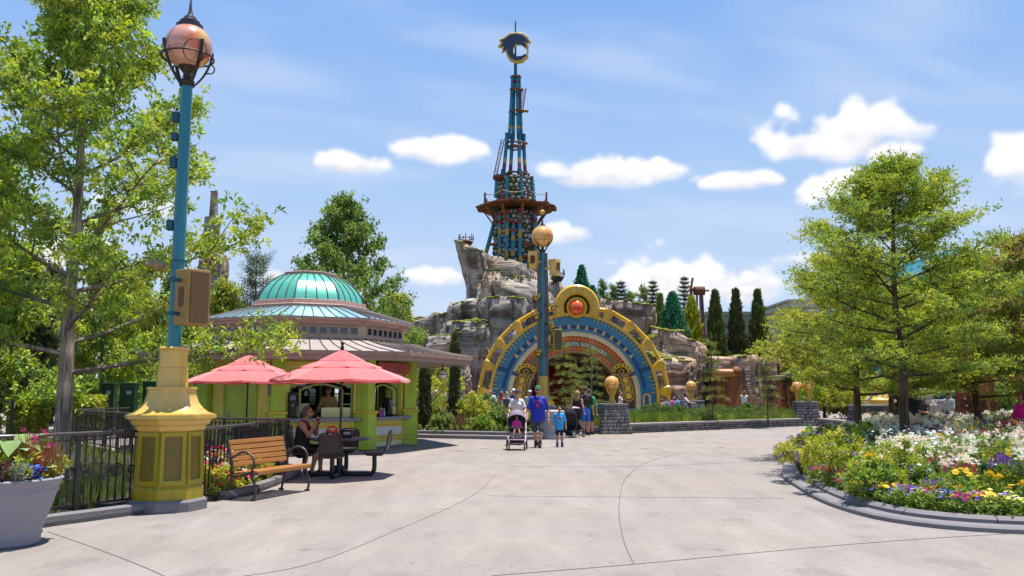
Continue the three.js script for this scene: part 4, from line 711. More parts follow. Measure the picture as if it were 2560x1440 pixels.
// ---------- archway ----------
{
  const d = 50, s = d / F, cxp = 1435, ctr = at(cxp, 995, d), CY = ctr.y, pr = (px) => px * s * 1.005;
  const A = thing('archway', 'huge blue and gold round archway with an orange orb on top', 'archway', [ctr.x, 0, -d]);
  const m = {
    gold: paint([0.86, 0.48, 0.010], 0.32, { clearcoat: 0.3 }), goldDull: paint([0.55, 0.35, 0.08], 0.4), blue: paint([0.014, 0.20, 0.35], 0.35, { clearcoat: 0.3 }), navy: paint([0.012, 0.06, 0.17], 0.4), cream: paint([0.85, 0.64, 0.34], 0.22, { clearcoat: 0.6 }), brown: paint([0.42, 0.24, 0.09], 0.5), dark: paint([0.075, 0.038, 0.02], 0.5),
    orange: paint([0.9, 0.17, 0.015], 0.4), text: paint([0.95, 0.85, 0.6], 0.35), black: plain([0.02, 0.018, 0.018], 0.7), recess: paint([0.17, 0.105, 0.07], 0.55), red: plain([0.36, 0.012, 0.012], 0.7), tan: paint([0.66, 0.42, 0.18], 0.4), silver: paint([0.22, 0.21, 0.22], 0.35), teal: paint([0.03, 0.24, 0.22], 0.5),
  };
  // band of the arch between radii r0 and r1, from z0 to z1; a0..a1 in degrees from the right; legs run to the ground
  function band(r0, r1, z0, z1, a0 = 0, a1 = 180, legs = true, seg = 72) {
    const rows = []; const R = Math.PI / 180;
    if (legs && a0 === 0) rows.push([1, 0, -CY - 0.02]);
    for (let i = 0; i <= seg; i++) { const a = lerp(a0, a1, i / seg) * R; rows.push([Math.cos(a), Math.sin(a), null]); }
    if (legs && a1 === 180) rows.push([-1, 0, -CY - 0.02]);
    const pos = [], idx = [];
    for (const [c, sn, leg] of rows) for (const [r, z] of [[r0, z0], [r1, z0], [r1, z1], [r0, z1]]) pos.push(c * r, CY + (leg ?? sn * r), z);
    const n = rows.length;
    for (let i = 0; i < n - 1; i++) for (let j = 0; j < 4; j++) { const a = i * 4 + j, b = i * 4 + (j + 1) % 4; idx.push(a, b, a + 4, b, b + 4, a + 4); }
    idx.push(0, 2, 1, 0, 3, 2, n * 4 - 4, n * 4 - 3, n * 4 - 2, n * 4 - 4, n * 4 - 2, n * 4 - 1);
    const g = new THREE.BufferGeometry(); g.setAttribute('position', new THREE.Float32BufferAttribute(pos, 3)); g.setIndex(idx); return crease(g, 0.5);
  }
  const pol = (a, r, z = 0) => V(Math.cos(a * Math.PI / 180) * r, CY + Math.sin(a * Math.PI / 180) * r, z);
  const radial = (g, a, r, z) => { g.rotateZ((a - 90) * Math.PI / 180); const p = pol(a, r, z); return g.translate(p.x, p.y, p.z); };   // builds upright, then leans it to the angle
  obj('outer_rim', band(pr(203), pr(210), -1.4, 0.22), m.gold, A);
  const blue = obj('blue_ring', band(pr(166), pr(203.5), -1.4, 0.06), m.blue, A);
  obj('groove', band(pr(172), pr(180), 0.05, 0.075, 8, 172, false), m.navy, blue);
  obj('inner_blue_lip', band(pr(165), pr(171), -1.3, 0.13), m.blue, A);
  obj('cream_trim', band(pr(153), pr(165.5), -1.5, 0.02), m.cream, A);
  obj('bronze_field', band(pr(115), pr(153.5), -1.7, -0.22), m.brown, A);
  obj('inner_trim', band(pr(112), pr(117), -1.9, -0.1), m.brown, A);
  for (let i = 0; i < 62; i++) { const a = 4 + i * 172 / 61, long = i % 4 === 0; if (Math.abs(a - 88) < 12) continue; obj('tick_mark', radial(box(0.045, long ? 0.42 : 0.24, 0.04), a, pr(long ? 198 : 200), 0.07), m.gold, blue); }
  for (let i = 0; i < 16; i++) { const a = 36 + i * 108 / 15; obj('clip', radial(extr([[-0.1, -0.13], [0.1, -0.13], [0.05, 0.13], [-0.05, 0.13]], 0.09, 0.01), a, pr(176), 0.06), m.tan, blue); }
  for (const a of [22, 158]) for (const q of [-1, 0, 1]) obj('stripe', radial(box(0.05, 1.5, 0.04), a + q * 1.1, pr(178), 0.08), m.navy, blue);
  // orange tiles of two rows
  for (const [r, n, w] of [[148, 30, 0.62], [121, 24, 0.62]]) for (let i = 0; i < n; i++) {
    const a = 36 + (i + 0.5) * 108 / n, wd = pr(r) * 108 / n * Math.PI / 180, j = hash3(i, r, 2);
    obj('orange_tile', radial(extr([[-wd / 2 + 0.025, -0.1 - 0.03 * j], [wd / 2 - 0.025 - 0.05 * j, -0.13], [wd / 2 - 0.025, 0.1], [-wd / 2 + 0.025, 0.13 - 0.05 * j]], 0.06, 0.012), a, pr(r), -0.22), m.orange, A);
  }
  obj('text_band', band(pr(126), pr(143.5), -0.24, -0.205, 34, 146, false), paint([0.3, 0.2, 0.07], 0.5), A);
  { // MY FRIENDS, HAVE DRAGONS!
    const str = 'MY FRIENDS, HAVE DRAGONS!', adv = { M: 1.0, I: 0.48, ' ': 0.42, ',': 0.35, '!': 0.4, E: 0.72, F: 0.7, H: 0.88, N: 0.88, D: 0.86, O: 0.88, G: 0.86 }, size = 0.22; let x = 0; const w = [...str].map((c) => adv[c] ?? 0.76), tot = w.reduce((a, b) => a + b, 0);
    const a0 = 107, a1 = 52;
    [...str].forEach((c, i) => { const mid = (x + w[i] / 2) / tot; x += w[i]; if (c === ' ') return; const g = new TextGeometry(c, { font: fontSerif, size, depth: 0.05, curveSegments: 4 }); g.computeBoundingBox(); g.translate(-(g.boundingBox.max.x + g.boundingBox.min.x) / 2, -size / 2, 0); g.scale(0.72, 1, 1); obj('letter', radial(g, lerp(a0, a1, mid), pr(134), -0.2), m.text, A); });
  }
  // carved side panels with medallions
  for (const sd of [0, 1]) {
    const an = (a) => (sd ? 180 - a : a), P = part('carved_panel', A);
    obj('panel', band(pr(122), pr(149), -0.24, -0.17, sd ? 146 : -0, sd ? 180 : 34, true, 24), m.dark, P);
    for (const a of [2, 10, 19]) { const p = pol(an(a), pr(136), -0.12); obj('medallion_ring', T(new THREE.TorusGeometry(0.3, 0.05, 8, 24), p.x, p.y, p.z), m.goldDull, P); obj('medallion', T(new THREE.SphereGeometry(0.2, 16, 12).scale(1, 1, 0.5), p.x, p.y, p.z), m.gold, P); }
    for (const a of [6, 14.5, 23]) { const p = pol(an(a), pr(129), -0.15); obj('scroll', T(torus(0.13, 0.035, 0, 0, 0, 6, 18), p.x, p.y, p.z), m.goldDull, P); const q = pol(an(a), pr(143), -0.15); obj('scroll', T(torus(0.13, 0.035, 0, 0, 0, 6, 18), q.x, q.y, q.z), m.goldDull, P); }
    const hp = pol(an(28), pr(134), -0.1); const hs = new THREE.Shape(); hs.absarc(0, 0, 0.62, 0, Math.PI, false); hs.absarc(0, 0, 0.42, Math.PI, 0, true);
    obj('pierced_arch', T(rotZ(extr(hs, 0.12, 0.02), sd ? 0.35 : -0.35), hp.x, hp.y - 0.1, hp.z), m.gold, P);
    for (let k = 0; k < 7; k++) { const a = (k + 0.5) / 7 * Math.PI + (sd ? 0.35 : -0.35); obj('stud', T(sph(0.055, 0, 0, 0, 8, 6), hp.x + Math.cos(a) * 0.52, hp.y - 0.1 + Math.sin(a) * 0.52, hp.z + 0.15), m.dark, P); }
    for (const [x, y] of [[-0.3, -0.25], [0.3, -0.25], [0, 0.05]]) obj('scroll', T(torus(0.14, 0.05, 0, 0, 0, 6, 18), hp.x + x, hp.y + y, hp.z), m.goldDull, P);
    obj('teal_foot', band(pr(121), pr(150), -0.3, -0.12, sd ? 180 : 0, sd ? 180.01 : 0.01, false, 1), m.teal, P);
    const bx = (sd ? -1 : 1) * pr(135.5); obj('foot_block', rbox(1.0, 0.55, 0.2, bx, 0.42, -0.1, 0.04, 2), m.teal, P);
    const ox = (sd ? -1 : 1) * pr(178); obj('gate_loop', [T(torus(0.18, 0.07, 0, 0, 0, 8, 18, Math.PI), ox, 1.35, 0.2), rod([ox - 0.18, 0, 0.2], [ox - 0.18, 1.35, 0.2], 0.07), rod([ox + 0.18, 0, 0.2], [ox + 0.18, 1.35, 0.2], 0.07)], m.tan, P);
  }
  // outer pipe with clamps
  const nodes = [4, 20.5, 36, 51.5, 67]; const all = [...nodes, ...nodes.map((a) => 180 - a).reverse()];
  for (let i = 0; i < all.length; i++) {
    const a = all[i], N = part('pipe_clamp', A), shape = extr([[-0.1, -0.4], [0.1, -0.4], [0.27, 0.06], [0.27, 0.2], [-0.27, 0.2], [-0.27, 0.06]], 0.3, 0.05).translate(0, 0, -0.17);
    obj('bracket', radial(shape, a, pr(227), -0.05), m.gold, N); obj('hub', radial(rotX(cyl(0.17, 0.17, 0.44, 0, -0.22, 0, 16), Math.PI / 2), a, pr(233), -0.05), m.gold, N);
    const b = all[i + 1]; if (b !== undefined && !(a === 67)) obj('pipe', rod(pol(a, pr(235), -0.05), pol(b, pr(235), -0.05), 0.12, 0.12, 12), m.gold, A);
  }
  obj('pipe', rod(pol(67, pr(235), -0.05), pol(78, pr(226), -0.05), 0.12, 0.12, 12), m.gold, A); obj('pipe', rod(pol(113, pr(235), -0.05), pol(102, pr(226), -0.05), 0.12, 0.12, 12), m.gold, A);
  for (const x of [1, -1]) obj('pipe', rod(V(x * pr(234), 0, -0.05), pol(x > 0 ? 4 : 176, pr(234), -0.05), 0.11, 0.12, 12), m.gold, A);
  // crown with the orb
  const K = at(1441, 770, d), kx = K.x - ctr.x, ky = K.y, cr = part('crown', A);
  const ring = new THREE.Shape(); ring.absarc(0, 0, pr(53), -0.42, Math.PI + 0.42, false); ring.absarc(0, 0, pr(36), Math.PI + 0.42, -0.42, true);
  obj('crown_ring', T(extr(ring, 0.9, 0.1), kx, ky, -0.55), m.gold, cr);
  for (let k = 0; k < 11; k++) { const a = (-0.3 + k * 0.374); obj('crown_joint', T(rotZ(box(0.03, pr(18), 0.03), a - Math.PI / 2), kx + Math.cos(a) * pr(44.5), ky + Math.sin(a) * pr(44.5), 0.455), m.goldDull, cr); }
  obj('disc', T(rotX(cyl(pr(37), pr(37), 0.3, 0, 0, 0, 40), Math.PI / 2), kx, ky, -0.35), m.black, cr);
  for (let k = 0; k < 9; k++) { const a = -0.2 + k * 0.44; obj('spoke', T(torus(0.2, 0.03, 0, 0, 0, 5, 16), kx + Math.cos(a) * pr(30), ky + Math.sin(a) * pr(30), 0.0), m.silver, cr); }
  obj('orb_ring', T(new THREE.TorusGeometry(pr(22.5), 0.1, 12, 40), kx, ky, 0.25), m.gold, cr);
  const orbMap = tex(256, 256, (u, v) => { const a = fbm(u * 6 + v * 3, v * 7, 3, 4), b = Math.abs(fbm(u * 4, v * 9 + u * 5, 9, 4) - 0.5); return [0.93 - sstep(0.55, 0.8, a) * 0.3 - sstep(0.03, 0, b) * 0.4, 0.36 + (a - 0.5) * 0.4 - sstep(0.03, 0, b) * 0.2, 0.07]; });
  obj('orb', (() => { const g = new THREE.SphereGeometry(pr(20.5), 32, 24); return T(g, kx, ky, 0.2); })(), new THREE.MeshPhysicalMaterial({ map: orbMap, roughness: 0.18, clearcoat: 0.8 }), cr, false);
  // receding vault, drapes and back wall
  const V0 = part('vault', A);
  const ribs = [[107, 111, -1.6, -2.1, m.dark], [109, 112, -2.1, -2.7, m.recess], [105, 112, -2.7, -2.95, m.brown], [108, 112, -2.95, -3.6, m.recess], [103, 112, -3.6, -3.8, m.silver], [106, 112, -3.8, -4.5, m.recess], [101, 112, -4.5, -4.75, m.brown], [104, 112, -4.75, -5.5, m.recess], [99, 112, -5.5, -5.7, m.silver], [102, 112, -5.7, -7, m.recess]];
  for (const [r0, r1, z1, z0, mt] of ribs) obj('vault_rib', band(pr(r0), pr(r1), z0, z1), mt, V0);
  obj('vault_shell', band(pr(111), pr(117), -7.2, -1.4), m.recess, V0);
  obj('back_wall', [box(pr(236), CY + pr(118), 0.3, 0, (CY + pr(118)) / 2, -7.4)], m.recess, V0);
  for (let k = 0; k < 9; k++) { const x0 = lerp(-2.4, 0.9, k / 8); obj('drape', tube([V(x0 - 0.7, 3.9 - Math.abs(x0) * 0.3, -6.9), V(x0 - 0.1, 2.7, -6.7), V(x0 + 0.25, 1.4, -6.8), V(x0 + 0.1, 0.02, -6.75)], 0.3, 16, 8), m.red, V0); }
}

// ---------- tower ----------
{
  const d = 68, s = d / F, cx = at(1290, 600, d).x, Y = (py) => at(1290, py, d).y, X = (px) => (px - 1290) * s;
  const W = thing('lookout_tower', 'tall striped pole tower on a stone drum crowned by a winged emblem', 'tower', [cx, 0, -d]);
  const teal = paint([0.014, 0.24, 0.33], 0.5), tealD = paint([0.014, 0.12, 0.19], 0.55), yel = paint([0.55, 0.34, 0.03], 0.55), red = paint([0.26, 0.02, 0.045], 0.55), rope = mk([0.5, 0.42, 0.28], 0.9), band = [teal, yel, teal, red];
  // stone drums
  const mortar = mk([0.04, 0.055, 0.025], 0.95), stones = [0.3, 0.42, 0.52, 0.6].map((k) => mk([k, k * 0.95, k * 0.87], 0.9, { bumpMap: bumpGrain, bumpScale: 0.02 })), mossy = mk([0.13, 0.17, 0.03], 0.95);
  const stoneG = [0, 1, 2, 3].map((i) => { const g = new THREE.IcosahedronGeometry(1, 1), p = g.attributes.position; for (let q = 0; q < p.count; q++) { const k = 0.86 + 0.28 * noise3(p.getX(q) * 2 + i * 5, p.getY(q) * 2, p.getZ(q) * 2); p.setXYZ(q, p.getX(q) * k, p.getY(q) * k, p.getZ(q) * k); } return triUV(crease(g, 0.8)); });
  function drum(name, y0, y1, r0, r1, rows, cols) {
    const D = obj(name, T(new THREE.CylinderGeometry(r1, r0, y1 - y0, 40), 0, (y0 + y1) / 2, 0), mortar, W);
    for (let j = 0; j < rows; j++) for (let i = 0; i < cols; i++) {
      const t = (j + 0.5) / rows, r = lerp(r0, r1, t), a = -Math.PI * 0.56 + (i + 0.5 * (j % 2) + rr(-0.15, 0.15)) / cols * Math.PI * 1.12, w = r * Math.PI * 1.12 / cols * 0.5, h = (y1 - y0) / rows * 0.5, k = rr(0.75, 1.05);
      const o = obj('stone', stoneG[(i + j) % 4], rnd() < 0.24 ? mossy : pick(stones), D, false); o.position.set(Math.sin(a) * r, lerp(y0, y1, t) + rr(-0.03, 0.03), Math.cos(a) * r); o.rotation.set(0, a, rr(-0.3, 0.3)); o.scale.set(w * k * 0.95, h * k, 0.14);
    }
    return D;
  }
  drum('stone_drum', Y(700), Y(532), 1.95, 1.62, 14, 13);
  drum('upper_drum', Y(508), Y(446), 1.55, 1.38, 6, 11);
  // striped posts: bottom pixel, top pixel, depth offset
  function post(name, a, b, r, cols, par = W) {
    const g = part(name, par), n = cols.length; let acc = 0; const tot = cols.reduce((q, c) => q + c[1], 0);
    for (const [mt, w] of cols) { const p = a.clone().lerp(b, acc / tot), q = a.clone().lerp(b, (acc + w) / tot); acc += w; obj('band', rod(p, q, r, r, 10), mt, g); }
    return g;
  }
  const PV = (px, py, z) => V(X(px), Y(py), z);
  post('leaning_post', PV(1214, 636, 0.4), PV(1242, 532, 0.2), 0.17, [[yel, 1], [teal, 4], [tealD, 2], [red, 1]]);
  for (const [x0, y0, x1, y1, z] of [[1250, 650, 1250, 540, 1.5], [1266, 660, 1270, 536, 1.85], [1281, 655, 1284, 568, 2.0], [1300, 678, 1299, 534, 2.0], [1340, 655, 1336, 534, 1.5]]) post('striped_post', PV(x0, y0, z + 0.05), PV(x1, y1, z - 0.1), 0.16, [[tealD, 0.4], [yel, 1], [teal, 2.2], [yel, 0.9], [teal, 0.8], [red, 0.7], [teal, 0.6], [red, 0.6]]);
  for (const [x0, y0, x1, y1, z] of [[1238, 500, 1241, 450, 0.9], [1267, 503, 1267, 448, 1.55], [1305, 503, 1303, 448, 1.55], [1334, 505, 1330, 448, 0.9]]) post('short_post', PV(x0, y0, z), PV(x1, y1, z), 0.13, [[teal, 3], [teal, 1], [red, 0.5]]);
  for (const [y, x0, x1, z] of [[618, 1222, 1262, 1.4], [618, 1305, 1345, 1.9], [650, 1303, 1350, 2.0], [563, 1262, 1300, 1.9], [595, 1232, 1246, 1.2]]) obj('cross_beam', rod(PV(x0, y, z), PV(x1, y + 2, z - 0.3), 0.12, 0.12, 8), M.woodRust, W);
  // platform of planks on braces
  const pl = part('platform', W), py = Y(520), Rp = 103 * s;
  for (let i = 0; i < 46; i++) { const a = i / 46 * Math.PI * 2, R = Rp * rr(0.92, 1.03), w = Rp * Math.PI * 2 / 46 * 0.98, c = [[-w * 0.2, 1.2], [w * 0.2, 1.2], [w / 2, R], [-w / 2, R]]; const g = extr(c, 0.09, 0.01).rotateX(Math.PI / 2).rotateY(a).translate(0, py + rr(-0.03, 0.03), 0); obj('plank', g, i % 3 ? M.woodRust : M.woodBrown, pl); }
  obj('platform_core', cyl(1.9, 1.9, 0.1, 0, py - 0.16, 0, 32), M.woodBrown, pl);
  for (let k = 0; k < 10; k++) { const a = k / 10 * Math.PI * 2 + 0.2; obj('brace', bar(V(Math.sin(a) * 1.7, py - 1.6, Math.cos(a) * 1.7), V(Math.sin(a) * 2.75, py - 0.1, Math.cos(a) * 2.75), 0.22, 0.12), M.woodRust, pl); }
  const tops = []; for (let k = 0; k < 8; k++) { const a = k / 8 * Math.PI * 2 + 0.36, p = V(Math.sin(a) * 2.7, py, Math.cos(a) * 2.7); tops.push(p); obj('rail_post', rod(p.clone(), p.clone().add(V(0, 1.05, 0)), 0.085, 0.08, 8), red, pl); }
  for (let k = 0; k < 8; k++) { const a = tops[k].clone().add(V(0, 0.95, 0)), b = tops[(k + 1) % 8].clone().add(V(0, 0.95, 0)), c = a.clone().lerp(b, 0.5).add(V(0, -0.42, 0)); obj('rope', new THREE.TubeGeometry(new THREE.QuadraticBezierCurve3(a, c, b), 14, 0.035, 6), rope, pl); }
  // four legs, then the slim shafts
  const lower = [[1258, 1.0], [1275, 0.5], [1299, 1.1], [1314, 0.4]];
  lower.forEach(([x, z], i) => { const t = [1268, 1281, 1298, 1309][i]; post('tower_leg', PV(x, 446, z), PV(t, 344, z * 0.5), 0.155, [[tealD, 0.6], [red, 1.3], [teal, 0.25], [yel, 0.8], [teal, 4]]); obj('leg_shoe', T(rotY(cyl(0.24, 0.2, 0.55, 0, 0, 0, 10), i), X(x), Y(448), z), tealD, W); obj('leg_collar', T(cyl(0.2, 0.2, 0.5, 0, 0, 0, 10), X(t), Y(352), z * 0.5), tealD, W); });
  [[1273, 1282, 0.45], [1283, 1285, 0.2], [1296, 1293, 0.5], [1304, 1298, 0.2]].forEach(([x0, x1, z]) => post('tower_shaft', PV(x0, 350, z), PV(x1, 192, z * 0.7), 0.145, [[teal, 1], [yel, 0.25], [teal, 3], [tealD, 0.5], [teal, 1], [red, 0.2], [teal, 0.6]]));
  function collar(py0, r, n, seed) { const c = part('wood_collar', W); for (let k = 0; k < n; k++) { const a = k / n * Math.PI * 2 + seed, b = a + Math.PI * 2 / n * 1.25; obj('log', rod(V(Math.sin(a) * r, Y(py0) + (k % 2) * 0.09, Math.cos(a) * r + 0.25), V(Math.sin(b) * r, Y(py0) + ((k + 1) % 2) * 0.06, Math.cos(b) * r + 0.25), 0.085, 0.075, 7), k % 2 ? M.woodBrown : M.woodRust, c); } }
  collar(364, 0.92, 6, 0.2); collar(372, 0.86, 5, 0.9); collar(283, 0.62, 5, 0.4); collar(229, 0.55, 5, 0.1); collar(197, 0.46, 5, 0.6); collar(440, 1.1, 6, 0.5);
  obj('perch', T(rotZ(rbox(0.8, 0.09, 0.5, 0, 0, 0, 0.03, 2), -0.12), X(1310), Y(281), 0.4), M.wood, W);
  obj('basket', [T(new THREE.IcosahedronGeometry(0.42, 1).scale(1.1, 0.75, 1), X(1245), Y(452), 1.0)], M.woodBrown, W);
  function ladder(a, b, wv, n) { const L = part('ladder', W); for (const q of [-1, 1]) obj('rail', rod(a.clone().addScaledVector(wv, q), b.clone().addScaledVector(wv, q), 0.045, 0.04, 6), red, L); for (let i = 1; i < n; i++) { const p = a.clone().lerp(b, i / n); obj('rung', rod(p.clone().addScaledVector(wv, -1), p.clone().addScaledVector(wv, 1), 0.03, 0.03, 5), red, L); } }
  ladder(PV(1238, 446, 1.1), PV(1257, 355, 0.9), V(0.13, 0, 0.1), 16); ladder(PV(1303, 278, 0.6), PV(1311, 226, 0.6), V(0.17, 0, 0), 13);
  obj('mast', [rod(PV(1289, 196, 0.2), PV(1289, 160, 0.2), 0.14, 0.13, 12)], tealD, W); obj('spire_rod', rod(PV(1289, 166, 0.1), PV(1289, 56, 0.1), 0.09, 0.05, 8), plain([0.03, 0.03, 0.05], 0.5), W); obj('lightning_rod', rod(PV(1290, 56, 0.1), PV(1290, 47, 0.1), 0.02, 0.012, 5), M.steel, W);
  // emblem: a plain dark crescent with a ragged wing edge, gilt along the rim
  const e = part('emblem', W), E = PV(1288, 127, 0.55), u = 40 * s;
  const outer = new THREE.Shape(), pt = [[0.15, 1.0], [-0.35, 0.93], [-0.75, 0.62], [-1.0, 0.52], [-0.86, 0.32], [-1.06, 0.1], [-0.78, 0.06], [-0.84, -0.3], [-0.6, -0.12], [-0.52, -0.5], [-0.3, -0.82], [0.1, -1.0], [0.5, -0.92], [0.82, -0.62], [0.78, -0.5], [0.5, -0.66], [0.12, -0.7], [-0.14, -0.42], [-0.16, -0.02], [0.08, 0.26], [0.44, 0.26], [0.74, 0.0], [0.84, 0.1], [0.72, 0.36], [0.5, 0.5], [0.98, 0.36], [0.78, 0.72], [0.5, 0.92]];
  pt.forEach(([x, y], i) => (i ? outer.lineTo(x * u, y * u) : outer.moveTo(x * u, y * u)));
  obj('emblem_rim', T(extr(outer.clone(), 0.28, 0.05), E.x, E.y, E.z - 0.14), paint([0.75, 0.5, 0.03], 0.4), e);
  const inner = new THREE.Shape(); pt.forEach(([x, y], i) => { const q = [x * 0.9 * u + (x > 0 ? -0.03 : 0.02), y * 0.9 * u]; i ? inner.lineTo(...q) : inner.moveTo(...q); });
  obj('emblem_face', T(extr(inner, 0.06, 0.01), E.x - 0.02, E.y, E.z + 0.165), paint([0.03, 0.055, 0.13], 0.5), e); obj('emblem_ring', T(torus(0.5 * u, 0.07, 0, 0, 0, 8, 36), E.x + 0.32 * u, E.y - 0.22 * u, E.z + 0.1), paint([0.75, 0.5, 0.03], 0.4), e);
}
// iron fire baskets on the rocks
for (const [x, y, d, lb] of [[1165, 606, 63.5, 'black iron fire basket on the tip of the overhanging rock'], [1393, 694, 64, 'black iron fire basket on the rock right of the finned lamp']]) {
  const p = at(x, y, d), b = thing('fire_basket', lb, 'fire basket', p, 0, 'iron fire baskets on the crag');
  obj('bowl', lathe([[0, -0.35], [0.35, -0.3], [0.5, 0.05], [0.47, 0.05], [0.3, -0.2], [0, -0.25]], 16), M.iron, b); obj('hoop', T(rotX(torus(0.58, 0.035, 0, 0, 0, 6, 28), Math.PI / 2), 0, 0.3, 0), M.iron, b); obj('embers', T(new THREE.IcosahedronGeometry(0.3, 1).scale(1.1, 0.6, 1), 0, 0.08, 0), paint([0.4, 0.17, 0.07], 0.9), b);
  for (let k = 0; k < 7; k++) { const a = k / 7 * Math.PI * 2; obj('upright', tube([V(Math.sin(a) * 0.3, -0.3, Math.cos(a) * 0.3), V(Math.sin(a) * 0.52, 0.05, Math.cos(a) * 0.52), V(Math.sin(a) * 0.58, 0.35, Math.cos(a) * 0.58), V(Math.sin(a) * 0.54, 0.62, Math.cos(a) * 0.54)], 0.03, 10, 5), M.iron, b); }
}
// ---------- wooden gateway in the rocks ----------
{
  const G = thing('log_gateway', 'rust-brown log gateway set into the rocks', 'gateway', at(1835, 1000, 52).setY(0));
  const Yg = (py) => at(1835, py, 52).y, sg = 52 / F;
  obj('log_post', [rod([-0.02, 0, 0], [0.1, Yg(930), 0], 0.62, 0.32, 18)], M.woodRust, G); obj('log_post', rod([-0.7, 0, -0.9], [-0.5, Yg(935), -0.9], 0.3, 0.22, 14), M.woodRust, G);
  obj('log_lintel', rod([-1.35, Yg(932), 0.1], [0.25, Yg(934), 0.1], 0.24, 0.28, 16), M.wood, G); obj('log_knob', T(sph(0.34, 0, 0, 0, 14, 10), 0.16, Yg(930), 0.1), M.woodRust, G); obj('log_strut', rod([-0.4, Yg(962), 0.1], [-0.02, Yg(938), 0.1], 0.13), M.woodRust, G);
}
// ---------- windmill ----------
{
  const d = 80, s = d / F, c = at(1748, 727, d), Wm = thing('windmill', 'small wooden windmill with red blades beyond the conifers', 'windmill', [c.x, 0, -d]);
  const red = paint([0.26, 0.035, 0.05], 0.6);
  obj('housing', T(rotZ(cyl(0.42, 0.42, 1.0, 0, -0.5, 0, 14), Math.PI / 2), 0, c.y, 0), M.woodBrown, Wm); obj('axle', rod([-0.9, c.y, 0], [0.95, c.y + 0.02, 0], 0.09), M.woodBrown, Wm);
  for (let k = 0; k < 5; k++) { const a = k / 5 * Math.PI * 2 + 0.2, dir = V(0.12, Math.cos(a), Math.sin(a)); obj('blade', bar(V(-0.8, c.y, 0), V(-0.8, c.y, 0).addScaledVector(dir, 1.25), 0.22, 0.07), red, Wm); }
  for (const [x, z, m] of [[-0.35, 0.3, red], [0, 0.35, paint([0.05, 0.2, 0.25], 0.6)], [0.35, 0.3, red], [-0.3, -0.3, red], [0.3, -0.3, red]]) obj('leg', rod([x * 1.6, 0, z * 1.6], [x * 0.7, c.y - 0.35, z * 0.6], 0.08), m, Wm);
}

// ---------- stone piers and the low wall ----------
const pierStones = [[0.17, 0.165, 0.18], [0.23, 0.22, 0.23], [0.28, 0.25, 0.23], [0.14, 0.135, 0.15], [0.25, 0.21, 0.18]].map((c) => mk(c.map((x) => x * 1.25), 0.88, { bumpMap: bumpGrain, bumpScale: 0.015 })), mortarMat = mk([0.055, 0.05, 0.05], 0.95);
const blockG = [0, 1, 2].map((i) => { const g = new RoundedBoxGeometry(1, 1, 1, 1, 0.13), p = g.attributes.position; for (let q = 0; q < p.count; q++) { const x = p.getX(q), y = p.getY(q), z = p.getZ(q); p.setXYZ(q, x + (noise3(x * 3 + i * 9, y * 3, z * 3) - 0.5) * 0.16, y + (noise3(x * 3, y * 3 + i * 7, z * 3) - 0.5) * 0.16, z + (noise3(x * 3, y * 3, z * 3 + i * 5) - 0.5) * 0.12); } g.computeVertexNormals(); return triUV(g); });
function courses(parent, width, h, place, rows) {                   // rough stones laid in courses on one face: place(u, y, w, hh) sets each
  let y = 0;
  for (let j = 0; j < rows; j++) {
    const hh = h / rows; let u = -width(y / h) / 2; const end = -u;
    while (u < end - 0.03) { let w = Math.min(rr(0.1, 0.32), end - u); if (end - u - w < 0.07) w = end - u; const o = obj('stone', pick(blockG), pick(pierStones), parent, false); place(o, u + w / 2, y + hh / 2, w - 0.018, hh - 0.016); u += w; }
    y += hh;
  }
}
function pier(pos, label, turn = 0.2) {
  const P = thing('stone_pier', label, 'stone pier', pos, turn, 'tapered stone piers'), H = 1.1, half = (t) => lerp(0.62, 0.46, t);
  obj('core', T(new THREE.CylinderGeometry(0.46 * 1.414 - 0.06, 0.62 * 1.414 - 0.06, H, 4, 1).rotateY(Math.PI / 4), 0, H / 2, 0), mortarMat, P);
  for (let k = 0; k < 4; k++) courses(P, (t) => 2 * half(t), H, (o, u, y, w, hh) => { const z = half(y / H) - 0.03, a = k * Math.PI / 2; o.position.set(u * Math.cos(a) + z * Math.sin(a), y, -u * Math.sin(a) + z * Math.cos(a)); o.rotation.set(0, a, 0); o.scale.set(w, hh, 0.15); }, 8);
  obj('cap_stone', rbox(1.04, 0.09, 1.04, 0, H + 0.045, 0, 0.02, 2), M.kerb, P);
  return P;
}
const pierA = at(1530, 1000, 34.3).setY(0), pierB = at(2012, 1000, 42.2).setY(0), pierC = at(1728, 1000, 47).setY(0), pierD = at(2170, 1000, 31).setY(0);
pier(pierA, 'tapered stone pier with one globe at the near end of the wall'); pier(pierB, 'tapered stone pier carrying two globe lamps at the far wall end', -0.1); pier(pierC, 'farthest stone pier near the rock wall with one globe', 0.5);
{ const p = pier(pierD, 'small stone pier behind the flowers beside the far yellow pedestal', 0.2); }
bowlLamp(pierA.clone().setY(1.19), 'amber globe lamp on the near stone pier before the archway', 1.28); bowlLamp(pierC.clone().setY(1.19), 'amber globe lamp on the farthest pier by the rocks', 1.25);
bowlLamp(pierB.clone().add(V(0.15, 1.19, 0.2)), 'front globe of the pair on the far wall pier', 1.25); bowlLamp(pierB.clone().add(V(-0.3, 1.19, -0.15)), 'rear globe of the pair on the far wall pier', 1.15);
